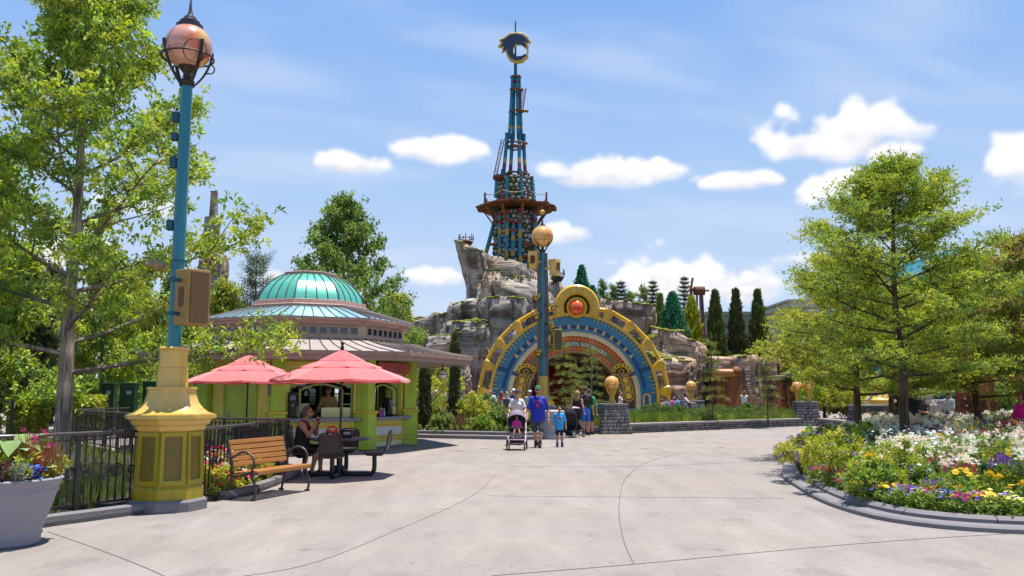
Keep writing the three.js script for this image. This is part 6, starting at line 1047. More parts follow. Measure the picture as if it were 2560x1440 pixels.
// bed between the kiosk and the archway
for (const [x, d, R, h, lb, s, c] of [[1090, 33.5, 0.8, 1.5, 'leafy shrub with pale plumes behind the kiosk kerb', 1, greens.lime], [1180, 33.0, 0.75, 1.55, 'tall plumed shrub right of the evergreen column', 2, greens.lime], [1215, 34.5, 0.8, 1.5, 'plumed shrub in front of the gold archway foot', 3, greens.mid], [1250, 32.5, 0.6, 1.0, 'rounded shrub left of the stroller', 4, greens.mid], [1108, 32, 0.5, 0.8, 'low strappy plant at the kerb below the evergreen columns', 5, greens.mid], [1205, 31.6, 0.45, 0.7, 'low flowering shrub by the kerb near the stroller', 6, greens.oak], [1300, 32.5, 0.6, 0.85, 'leafy shrub behind the woman with the stroller', 7, greens.lime], [1328, 33.5, 0.6, 0.9, 'small shrub between the two walkers', 8, greens.mid]])
  shrub('border_shrub', lb, at(x, 1000, d).setY(0.1), R, h, { n: 330, cols: c, size: [0.9, 1.6], seed: 800 + s, group: 'shrubs in the bed by the kiosk', flowers: s % 2 ? { geo: spike, mat: petalM, n: 46, s: [0.07, 0.12], c: [[0.5, 0.36, 0.2], [0.55, 0.42, 0.16]] } : { geo: pom, mat: petalM, n: 30, s: [0.035, 0.06], c: [[0.75, 0.72, 0.6], [0.6, 0.3, 0.25]] } });
{ const p = at(1143, 1000, 31.8).setY(0.1), g = thing('dry_grass', 'clump of tawny dry grass below the evergreen column', 'grass', p); inst('blades', SP.grass, LM, g, Array.from({ length: 24 }, () => ({ p: V(rr(-0.3, 0.3), 0, rr(-0.2, 0.2)), q: Q(rr(-0.3, 0.3), rr(0, 6.3), 0), s: rr(0.5, 0.95), c: jit([0.34, 0.2, 0.07]) }))); }
stuff('ground_cover', 'mixed low ground cover in the bed by the kiosk', SP.shrub, LM, scatter(bedLeft.map(P2), 1500, (x, z) => ({ p: V(x, 0.1 + rr(0, 0.35), z), q: Q(rr(-0.4, 0.4), rr(0, 6.3), 0), s: rr(0.8, 1.4), c: jit(pick(greens.mid)) }), (x, z) => z < -30.9));
// ornamental grass in the long bed behind the wall
stuff('bed_grass', 'bright yellow-green grasses filling the bed behind the stone wall', SP.grass, LM, scatter(bedMid.map(P2), 6500, (x, z) => ({ p: V(x, 0.18, z), q: Q(rr(-0.15, 0.15), rr(0, 6.3), 0), s: rr(0.3, 0.75), c: jit(pick([[0.36, 0.46, 0.015], [0.25, 0.37, 0.018], [0.45, 0.5, 0.02], [0.18, 0.29, 0.018]])) })));
for (const [x, d, h, lb, s] of [[1640, 40, 0.95, 'dense grassy shrub in the bed left of the low boulder', 1], [1690, 40, 0.9, 'dense grassy shrub below the children in blue', 2], [1800, 41, 0.85, 'dense grassy shrub below the log gateway', 3], [1870, 42, 0.9, 'dense grassy shrub below the man in the white vest', 4], [1740, 39, 0.7, 'dense grassy shrub before the far pier', 5]]) shrub('grassy_shrub', lb, at(x, 1000, d).setY(0.18), 0.85, h, { n: 380, cols: [[0.13, 0.22, 0.015], [0.19, 0.27, 0.015], [0.08, 0.15, 0.015]], size: [0.9, 1.5], seed: 860 + s, group: 'grassy shrubs behind the wall' });
// hedge and agapanthus at the right
{ const a = at(2290, 1000, 30), b = at(2500, 1000, 29), H = thing('hedge', 'low clipped hedge behind the woman with the blue bag', 'hedge', [(a.x + b.x) / 2, 0.02, a.z]); rnd = RNG(640); const W = b.x - a.x; obj('stems', Array.from({ length: 9 }, (_, i) => rod([-W / 2 + (i + 0.5) * W / 9, 0, 0], [-W / 2 + (i + 0.5) * W / 9, 0.5, 0], 0.015, 0.008, 5)), M.barkDark, H).userData.kind = 'stuff'; inst('foliage', SP.shrub, LM, H, Array.from({ length: 900 }, () => ({ p: V(rr(-W / 2, W / 2), rr(0, 0.75), rr(-0.4, 0.3)), q: Q(rr(-0.6, 0.6), rr(0, 6.3), 0), s: rr(0.9, 1.4), c: jit(pick(greens.lime)) }))); }
const ORD0 = ['first', 'second', 'third', 'fourth', 'fifth', 'sixth', 'seventh', 'eighth', 'ninth'];
for (let i = 0; i < 9; i++) { const p = at(2330 + i * 26 + (i % 3) * 12, 1000, 31.5 + (i % 3)).setY(0.02), hh = 1.15 + (i % 4) * 0.13; const A = thing('agapanthus', ORD0[i] + ' white globe flower from the left above the right hedge', 'flower', p, 0, 'white globe flowers above the hedge'); obj('stalk', rod([0, 0, 0], [0.03, hh, 0], 0.012, 0.009, 5), plain([0.1, 0.17, 0.03], 0.8), A); const m = new THREE.Mesh(wisp, leafMat([0.72, 0.74, 0.62])); m.name = 'flower_head'; m.scale.setScalar(0.17); m.position.set(0.03, hh + 0.04, 0); A.add(m); }

// ---------- the right flower bed ----------
rnd = RNG(909);
const bedP = kerbIn.map(P2).concat([[22, -9.5], [22, -22], [14, -25], [9.2, -26]]);
const edge = kerbIn.filter((_, i) => i % 2 === 0);
const dist = (x, z) => { let m = 99; for (const p of edge) m = Math.min(m, Math.hypot(p.x - x, p.z - z)); return m; };
const inView = (x, z) => x / -z < 0.66 && z < -9.2;
const hgt = (t) => lerp(0.28, 0.84, sstep(0.05, 1.6, t)) + 0.1 * sstep(3, 6, t);
const postGap = (x, z) => Math.abs(x / -z - 0.565) < 0.022 && z > -12.5 && z < -10.4;
const kerbClear = (x, z) => inView(x, z) && dist(x, z) > 0.2;
stuff('flower_bed_foliage', 'dense green leaves of the right flower bed', SP.shrub, LM, scatter(bedP, 12000, (x, z) => { const t = dist(x, z), H = hgt(t) * (0.55 + 0.7 * fbm(x * 1.1, 1, z * 1.1, 2)); return { p: V(x, 0.06 + H * (postGap(x, z) ? 0.4 : 1) * Math.pow(rnd(), 0.6), z), q: Q(rr(-0.5, 0.5), rr(0, 6.3), rr(-0.5, 0.5)), s: rr(0.75, 1.35), c: jit(pick(t < 1.3 ? [[0.09, 0.17, 0.015], [0.16, 0.24, 0.015], [0.22, 0.28, 0.02]] : [[0.06, 0.12, 0.02], [0.10, 0.17, 0.025], [0.15, 0.2, 0.03], [0.19, 0.24, 0.03]]).map((q) => q * 1.5)) }; }, kerbClear));
const whiteField = (x, z) => inView(x, z) && !postGap(x, z) && dist(x, z) > (x / -z > 0.43 ? 0.95 : 1.6) && fbm(x * 0.7 + 4, 2, z * 0.7, 3) > 0.43;
stuff('white_spider_flowers', 'mass of creamy white spidery flowers across the right bed', wisp, leafMat([0.95, 0.94, 0.88]), scatter(bedP, 1150, (x, z) => { const t = dist(x, z); return { p: V(x, 0.08 + Math.min(0.95, hgt(t)) * rr(0.8, 1.08) * (0.8 + 0.35 * fbm(x * 1.3, 5, z * 1.3, 2)), z), q: Q(rr(-0.4, 0.4), rr(0, 6.3), 0), s: rr(0.05, 0.1), c: jit(pick([[1, 0.97, 0.9], [0.95, 0.85, 0.7], [1, 0.93, 0.86]]), 0.08) }; }, whiteField));
stuff('small_white_flowers', 'small bluish white flowers left of the tall tree', petalDisc(5, 1, 0.8), petalM, scatter(bedP, 900, (x, z) => { const t = dist(x, z); return { p: V(x, 0.08 + hgt(t) * rr(0.75, 1.1), z), q: Q(rr(-0.8, 0.8), rr(0, 6.3), 0), s: rr(0.022, 0.04), c: jit([0.72, 0.76, 0.8], 0.08) }; }, (x, z) => dist(x, z) > 0.8 && x < 8.6 && x / -z > 0.34 && x / -z < 0.52 && inView(x, z)));
stuff('mixed_back_flowers', 'scattered crimson orange and violet blooms at the back of the bed', pom, petalM, scatter(bedP, 420, (x, z) => { const t = dist(x, z); return { p: V(x, 0.08 + hgt(t) * rr(0.85, 1.12), z), q: Q(rr(-0.4, 0.4), rr(0, 6.3), 0), s: rr(0.03, 0.055), c: jit(pick([[0.42, 0.02, 0.06], [0.65, 0.3, 0.02], [0.2, 0.06, 0.42], [0.3, 0.03, 0.08]]), 0.15) }; }, (x, z) => inView(x, z) && dist(x, z) > 2.2 && fbm(x * 0.8, 8, z * 0.8, 2) > 0.5));
const wispF = { geo: wisp, mat: leafMat([0.95, 0.94, 0.88]), n: 26, s: [0.045, 0.08], c: [[1, 0.97, 0.9], [0.95, 0.87, 0.74]] }, pomF = (c) => ({ geo: pom, mat: petalM, n: 26, s: [0.03, 0.05], c });
[[2030, 1110, 'bushy', 0], [2075, 1090, 'rounded', 1], [2120, 1105, 'leafy', 0], [2170, 1120, 'dark leafy', 2], [2215, 1140, 'yellow-green', 0], [2300, 1120, 'tall bushy', 0], [2350, 1150, 'yellowish', 3], [2400, 1110, 'broad', 0], [2385, 1165, 'lush', 0], [2520, 1130, 'wide', 0], [2545, 1170, 'dense', 3], [2095, 1150, 'small bushy', 4], [2180, 1175, 'small yellow-green', 3], [2005, 1130, 'low bushy', 4], [2260, 1165, 'soft leafy', 0], [2330, 1085, 'far bushy', 0], [2430, 1085, 'far rounded', 4], [2500, 1085, 'far leafy', 0]].forEach(([px, py, w, f], i) => { const p = gp(px, py, 0.55); shrub('bed_shrub', `${w} green shrub ${['with creamy spidery flowers', 'with small white blooms', 'without flowers', 'with yellow blooms', 'with violet blooms'][f]} in the right flower bed`, p.setY(0.07), 0.4 + 0.12 * (i % 3), 0.68 + 0.1 * (i % 4), { n: 190, cols: i % 3 ? greens.lime : greens.oak, size: [0.7, 1.2], seed: 930 + i, group: 'flowering shrubs in the right bed', flowers: [wispF, pomF([[0.8, 0.82, 0.85]]), undefined, pomF([[0.85, 0.6, 0.03]]), pomF([[0.25, 0.1, 0.5]])][f] }); });
// front plants one by one
const flowerKinds = {
  yellow: ['yellow_daisy_plant', 'low clump of yellow daisies near the flower bed kerb', daisy, [[0.85, 0.52, 0.01], [0.85, 0.6, 0.02]], [0.036, 0.05], 9, 'yellow daisy clumps'],
  purple: ['purple_ageratum_plant', 'clump of purple pompon flowers in the front of the bed', pom, [[0.32, 0.10, 0.55], [0.25, 0.09, 0.5]], [0.034, 0.048], 12, 'purple flower clumps'],
  magenta: ['magenta_zinnia_plant', 'clump of bright magenta flowers in the front of the bed', pom, [[0.75, 0.012, 0.2], [0.7, 0.02, 0.3], [0.7, 0.03, 0.04]], [0.04, 0.056], 8, 'magenta flower clumps'],
  blue: ['blue_lobelia_plant', 'clump of small blue flowers along the bed kerb', petalDisc(5, 1, 0.7), [[0.06, 0.1, 0.7], [0.1, 0.1, 0.6]], [0.022, 0.03], 26, 'blue flower clumps'],
  salvia: ['blue_salvia_plant', 'clump of upright violet flower spikes in the bed', spike, [[0.16, 0.07, 0.42], [0.12, 0.08, 0.4]], [0.04, 0.06], 10, 'violet spike clumps'],
  lemon: ['lemon_pansy_plant', 'low clump of pale lemon flowers at the bed kerb', petalDisc(5, 1, 0.95), [[0.8, 0.68, 0.1], [0.85, 0.78, 0.2]], [0.028, 0.036], 14, 'lemon flower clumps'],
};
const protos = {};
for (const [k, [nm, lb, geo, cols, sz, n, grp]] of Object.entries(flowerKinds)) {
  const B = thing(nm, lb, 'flowers', [0, 0, 0], 0, grp), lv = [], fl = [];
  for (let i = 0; i < 34; i++) lv.push(SP.shrub.clone().applyMatrix4(new THREE.Matrix4().compose(V(rr(-0.2, 0.2), rr(0.02, 0.26), rr(-0.2, 0.2)), Q(rr(-0.5, 0.5), rr(0, 6.3), 0), V(1, 1, 1).multiplyScalar(rr(0.6, 1.0)))));
  const mg = mergeGeometries(lv.map((g) => { const q = g.clone(); q.deleteAttribute('uv'); return q; })); const fm = new THREE.Mesh(mg, leafMat([0.26, 0.36, 0.02])); fm.name = 'leaves'; fm.castShadow = true; fm.userData.kind = 'stuff'; B.add(fm);
  for (let i = 0; i < n; i++) { const g = geo.clone(); g.deleteAttribute('uv'); const m = new THREE.Mesh(g, leafMat(pick(cols), { transmission: 0.25 })); m.name = 'flower'; const a = rr(0, 6.3), q = Math.sqrt(rnd()) * 0.23; m.position.set(Math.cos(a) * q, 0.33 - q * 0.35 + rr(-0.03, 0.04), Math.sin(a) * q); m.rotation.set(rr(-0.1, 0.7), rr(0, 6.3), rr(-0.3, 0.3)); m.scale.setScalar(rr(...sz)); m.castShadow = true; B.add(m); }
  protos[k] = B; protos[k].userData.placed = false;
}
const spots = [];
const put = (k, px, py, y = 0.07, s = 1) => { const p = gp(px, py, 0.25); spots.push([k, p.x, y, p.z, s, px]); };
[['blue', 2115, 1240], ['magenta', 2105, 1232], ['blue', 2140, 1235], ['yellow', 2225, 1262], ['blue', 2262, 1268], ['blue', 2290, 1272], ['yellow', 2240, 1235], ['purple', 2290, 1225], ['purple', 2320, 1215], ['purple', 2345, 1245], ['blue', 2365, 1285], ['blue', 2385, 1275], ['magenta', 2405, 1240], ['magenta', 2425, 1262], ['yellow', 2430, 1245], ['yellow', 2440, 1210], ['yellow', 2462, 1248], ['lemon', 2500, 1290], ['lemon', 2535, 1300], ['blue', 2530, 1272], ['lemon', 2560, 1298], ['yellow', 2200, 1240], ['yellow', 2260, 1190], ['yellow', 2310, 1182], ['purple', 2395, 1190], ['purple', 2300, 1195], ['yellow', 2225, 1195], ['magenta', 2140, 1200], ['magenta', 2160, 1185], ['salvia', 2060, 1150], ['salvia', 2040, 1165], ['salvia', 2080, 1135], ['salvia', 2100, 1155], ['yellow', 2055, 1150], ['magenta', 1990, 1185], ['magenta', 2000, 1140], ['yellow', 1998, 1105], ['magenta', 2005, 1120], ['yellow', 2010, 1088], ['blue', 2180, 1255], ['lemon', 2330, 1278], ['purple', 2260, 1240], ['magenta', 2355, 1225], ['yellow', 2490, 1262], ['blue', 2450, 1285], ['yellow', 2410, 1290], ['salvia', 2170, 1170], ['salvia', 2230, 1180], ['purple', 2420, 1205], ['lemon', 2150, 1255], ['yellow', 2545, 1255], ['purple', 2520, 1235], ['magenta', 2515, 1180], ['yellow', 2380, 1165], ['purple', 2440, 1160], ['yellow', 2540, 1200], ['magenta', 2270, 1160], ['purple', 2210, 1215], ['yellow', 2130, 1170], ['purple', 2340, 1160], ['magenta', 2060, 1190], ['yellow', 2095, 1205], ['blue', 2075, 1225], ['purple', 2035, 1195], ['yellow', 2370, 1250], ['magenta', 2310, 1255], ['lemon', 2475, 1300], ['yellow', 2350, 1195], ['purple', 2375, 1215], ['magenta', 2440, 1190], ['blue', 2215, 1278], ['lemon', 2270, 1290], ['yellow', 2430, 1225], ['magenta', 2180, 1225]].forEach((s) => put(...s));
const ORD = ['first', 'second', 'third', 'fourth', 'fifth', 'sixth', 'seventh', 'eighth', 'ninth', 'tenth', 'eleventh', 'twelfth', 'thirteenth', 'fourteenth', 'fifteenth', 'sixteenth', 'seventeenth', 'eighteenth', 'nineteenth', 'twentieth', 'twenty-first', 'twenty-second', 'twenty-third', 'twenty-fourth', 'twenty-fifth'];
spots.forEach((q, i) => { q[5] += i * 0.001; let g = 0; while (g++ < 60 && !(inPoly(bedP, q[1], q[3]) && dist(q[1], q[3]) > 0.3)) { q[3] -= 0.06; q[1] += 0.03; } });
const nth = (k, px) => ORD[spots.filter((q) => q[0] === k && q[5] < px).length];
spots.forEach(([k, x, y, z, s, px], i) => { const B = protos[k], t = dist(x, z), yy = y + Math.max(0, hgt(t) * 0.85 - 0.28); const o = B.userData.placed ? dup(B, [x, 0.06, z], i * 1.3) : B; o.position.set(x, 0.06, z); o.scale.set(1.05, 0.75 + Math.max(0, hgt(t) - 0.2) * 2.2, 1.05); B.userData.placed = true; delete o.userData.placed; B.userData.placed = true; o.userData.label = `${nth(k, px)} ${{ yellow: 'clump of yellow daisies', purple: 'clump of purple pompon flowers', magenta: 'clump of bright magenta flowers', blue: 'clump of small blue flowers', salvia: 'clump of violet flower spikes', lemon: 'clump of pale lemon flowers' }[k]} from the left in the right bed`; });
for (const B of Object.values(protos)) delete B.userData.placed;

// ---------- plants in the big pot ----------
rnd = RNG(515);
{
  const P = potAt, y = 0.63;
  const big = thing('broad_leaf_plant', 'large glossy broad-leaved plant in the flower pot', 'plant', P.clone().add(V(-0.06, y, -0.05)));
  const lf = (L, W2) => { const pos = [], idx = [], n = 8; for (let i = 0; i <= n; i++) { const t = i / n, w = W2 * Math.sin(Math.PI * Math.pow(t, 0.75)) * (1 - t * 0.15); for (const s of [-1, 0, 1]) pos.push(s * w, -t * t * 0.28 * L - Math.abs(s) * -0.12 * w, t * L); } for (let i = 0; i < n; i++) for (let j = 0; j < 2; j++) { const a = i * 3 + j; idx.push(a, a + 3, a + 1, a + 1, a + 3, a + 4); } const g = new THREE.BufferGeometry(); g.setAttribute('position', new THREE.Float32BufferAttribute(pos, 3)); g.setIndex(idx); g.computeVertexNormals(); return g; };
  const lg = [lf(0.3, 0.075), lf(0.24, 0.07), lf(0.2, 0.06)], lm = [[0.13, 0.24, 0.025], [0.18, 0.29, 0.03], [0.09, 0.18, 0.02]].map((c) => leafMat(c, { roughness: 0.6, transmission: 0.3 }));
  const stems = []; for (let i = 0; i < 60; i++) { const a = i * 2.399, t = i / 60, r = 0.38 * Math.sqrt(rnd()), hh = lerp(0.14, 0.5, 1 - t) * rr(0.85, 1.1), p = V(Math.cos(a) * r, hh, Math.sin(a) * r * 0.8); stems.push(rod([p.x * 0.3, 0, p.z * 0.3], p, 0.006, 0.004, 4)); const m = obj('leaf', lg[i % 3], pick(lm), big, false); m.position.copy(p); m.rotation.set(rr(-0.5, 0.25), Math.PI / 2 - a + rr(-0.5, 0.5), rr(-0.3, 0.3), 'YXZ'); m.scale.setScalar(rr(0.95, 1.4)); }
  obj('stems', stems, plain([0.15, 0.2, 0.04], 0.8), big).userData.kind = 'stuff';
  const fill = (name, label, geo, cols, n, box3, s, mat = LM) => { const t = thing(name, label, 'plant', P.clone().add(V(0, y, 0))); inst('blooms', geo, mat, t, Array.from({ length: n }, () => ({ p: V(rr(box3[0], box3[1]), rr(box3[2], box3[3]), rr(box3[4], box3[5])), q: Q(rr(-0.6, 0.6), rr(0, 6.3), rr(-0.4, 0.4)), s: rr(...s), c: jit(pick(cols), 0.18) }))); return t; };
  fill('red_coleus', 'red and salmon leaves at the front rim of the flower pot', SP.shrub, [[0.4, 0.03, 0.05], [0.5, 0.16, 0.1], [0.3, 0.02, 0.04]], 46, [0.02, 0.26, 0.04, 0.24, 0.22, 0.46], [0.6, 0.95]);
  fill('blue_flowers', 'bright blue flowers at the right rim of the flower pot', petalDisc(5, 1, 0.8), [[0.03, 0.1, 0.7], [0.05, 0.16, 0.75]], 60, [0.34, 0.52, 0.1, 0.24, 0.08, 0.34], [0.018, 0.03], petalM);
  fill('silver_foliage', 'pale silvery foliage beside the red leaves in the pot', SP.shrub, [[0.34, 0.38, 0.27], [0.4, 0.43, 0.3]], 70, [0.22, 0.42, 0.06, 0.26, 0.12, 0.42], [0.5, 0.8]);
  fill('white_edging', 'tiny white and pale green edging flowers along the pot rim', SP.shrub, [[0.3, 0.38, 0.16], [0.24, 0.32, 0.06], [0.6, 0.6, 0.52]], 200, [-0.5, 0.14, 0.04, 0.24, 0.2, 0.5], [0.5, 0.9]);
  fill('orange_croton', 'feathery orange-red plant at the right of the flower pot', SP.grass, [[0.4, 0.2, 0.03], [0.34, 0.3, 0.03], [0.45, 0.12, 0.05]], 80, [0.16, 0.46, 0.05, 0.2, -0.2, 0.15], [0.25, 0.5]);
  fill('magenta_flowers', 'magenta pompon flowers leaning over the pot edge', pom, [[0.75, 0.012, 0.3]], 11, [0.18, 0.54, 0.15, 0.62, -0.2, 0.25], [0.022, 0.034], petalM);
  fill('pot_foliage', 'small yellow-green leaves between the flowers in the pot', SP.shrub, greens.lime, 300, [-0.48, 0.48, 0.02, 0.34, -0.42, 0.42], [0.6, 1.0]);
}

// ---------- people ----------
// distance field of tapered capsules and ellipsoids, joined softly and meshed on a grid
function netMesh(prims, cell, k, colorOf) {
  const mn = [1e9, 1e9, 1e9], mx = [-1e9, -1e9, -1e9];
  for (const p of prims) for (const [c, r] of p.e ? [[p.a, Math.max(...p.e)]] : [[p.a, p.r0], [p.b, p.r1]]) for (let i = 0; i < 3; i++) { mn[i] = Math.min(mn[i], c[i] - r - cell * 2); mx[i] = Math.max(mx[i], c[i] + r + cell * 2); }
  const n = [0, 1, 2].map((i) => Math.ceil((mx[i] - mn[i]) / cell) + 1), val = new Float32Array(n[0] * n[1] * n[2]).fill(1), hard = (p, x, y, z) => {
    if (p.e) { const ux = (x - p.a[0]) / p.e[0], uy = (y - p.a[1]) / p.e[1], uz = (z - p.a[2]) / p.e[2], l = Math.sqrt(ux * ux + uy * uy + uz * uz); return (l - 1) * Math.min(...p.e) * (l > 1 ? 1 : 1); }
    const bx = p.b[0] - p.a[0], by = p.b[1] - p.a[1], bz = p.b[2] - p.a[2], px = x - p.a[0], py = y - p.a[1], pz = z - p.a[2], t = clamp((px * bx + py * by + pz * bz) / (bx * bx + by * by + bz * bz + 1e-9), 0, 1);
    const dx = px - bx * t, dy = py - by * t, dz = (pz - bz * t) * (p.fz ?? 1); return Math.sqrt(dx * dx + dy * dy + dz * dz) - lerp(p.r0, p.r1, t);
  };
  // each primitive only touches the cells round it; the soft minimum is accumulated as exponentials
  const acc = new Float32Array(val.length), K = 1 / k;
  for (const p of prims) {
    const lo = [0, 0, 0], hi = [0, 0, 0], pts = p.e ? [[p.a, Math.max(...p.e)]] : [[p.a, p.r0], [p.b, p.r1]];
    for (let i = 0; i < 3; i++) { let a = 1e9, b = -1e9; for (const [c, r] of pts) { a = Math.min(a, c[i] - r * (i === 2 && p.fz ? 1 / p.fz : 1)); b = Math.max(b, c[i] + r * (i === 2 && p.fz ? 1 / p.fz : 1)); } lo[i] = Math.max(0, Math.floor((a - mn[i] - k * 3 - cell) / cell)); hi[i] = Math.min(n[i] - 1, Math.ceil((b - mn[i] + k * 3 + cell) / cell)); }
    for (let q = lo[2]; q <= hi[2]; q++) for (let j = lo[1]; j <= hi[1]; j++) for (let i = lo[0]; i <= hi[0]; i++) { const d = hard(p, mn[0] + i * cell, mn[1] + j * cell, mn[2] + q * cell); if (d < k * 6) acc[(q * n[1] + j) * n[0] + i] += Math.exp(-d * K); }
  }
  for (let i = 0; i < val.length; i++) val[i] = acc[i] > 0 ? -Math.log(acc[i]) * k : k * 6;
  const id = new Int32Array(val.length).fill(-1), pos = [], idx = [], I = (i, j, q) => (q * n[1] + j) * n[0] + i;
  const E = [[0, 1], [0, 2], [0, 4], [1, 3], [1, 5], [2, 3], [2, 6], [3, 7], [4, 5], [4, 6], [5, 7], [6, 7]];
  for (let q = 0; q < n[2] - 1; q++) for (let j = 0; j < n[1] - 1; j++) for (let i = 0; i < n[0] - 1; i++) {
    let mask = 0; const v = []; for (let c = 0; c < 8; c++) { const d = val[I(i + (c & 1), j + ((c >> 1) & 1), q + (c >> 2))]; v.push(d); if (d < 0) mask |= 1 << c; }
    if (mask === 0 || mask === 255) continue;
    let x = 0, y = 0, z = 0, m = 0; for (const [a, b] of E) if ((v[a] < 0) !== (v[b] < 0)) { const t = v[a] / (v[a] - v[b]); x += lerp(a & 1, b & 1, t); y += lerp((a >> 1) & 1, (b >> 1) & 1, t); z += lerp(a >> 2, b >> 2, t); m++; }
    id[I(i, j, q)] = pos.length / 3; pos.push(mn[0] + (i + x / m) * cell, mn[1] + (j + y / m) * cell, mn[2] + (q + z / m) * cell);
  }
  for (let q = 1; q < n[2] - 1; q++) for (let j = 1; j < n[1] - 1; j++) for (let i = 1; i < n[0] - 1; i++) {
    const s = val[I(i, j, q)] < 0;
    for (const [dx, dy, dz, A, B] of [[1, 0, 0, [0, 1, 0], [0, 0, 1]], [0, 1, 0, [0, 0, 1], [1, 0, 0]], [0, 0, 1, [1, 0, 0], [0, 1, 0]]]) {
      if (s === val[I(i + dx, j + dy, q + dz)] < 0) continue;
      const g = (a, b) => id[I(i - A[0] * a - B[0] * b, j - A[1] * a - B[1] * b, q - A[2] * a - B[2] * b)], a = g(0, 0), b = g(1, 0), c = g(1, 1), d = g(0, 1); if (a < 0 || b < 0 || c < 0 || d < 0) continue;
      s ? idx.push(a, b, c, a, c, d) : idx.push(a, c, b, a, d, c);
    }
  }
  const col = new Float32Array(pos.length);
  for (let i = 0; i < pos.length; i += 3) { let best = 1e9, cc = prims[0].c; for (const p of prims) { const d = hard(p, pos[i], pos[i + 1], pos[i + 2]) - (p.pri ?? 0); if (d < best) { best = d; cc = p.c; } } const o = colorOf?.(pos[i], pos[i + 1], pos[i + 2], cc) ?? cc; col[i] = o[0]; col[i + 1] = o[1]; col[i + 2] = o[2]; }
  const g = new THREE.BufferGeometry(); g.setAttribute('position', new THREE.Float32BufferAttribute(pos, 3)); g.setAttribute('color', new THREE.BufferAttribute(col, 3)); g.setIndex(idx); g.computeVertexNormals(); return g;
}
const bodyMat = new THREE.MeshPhysicalMaterial({ vertexColors: true, roughness: 0.75 });
const hairMat = (c) => plain(c, 0.65, { bumpMap: texBark, bumpScale: 0.004 });
const SK = { fair: [0.52, 0.29, 0.2], tan: [0.4, 0.2, 0.12], brown: [0.22, 0.1, 0.06], dark: [0.1, 0.045, 0.028] };
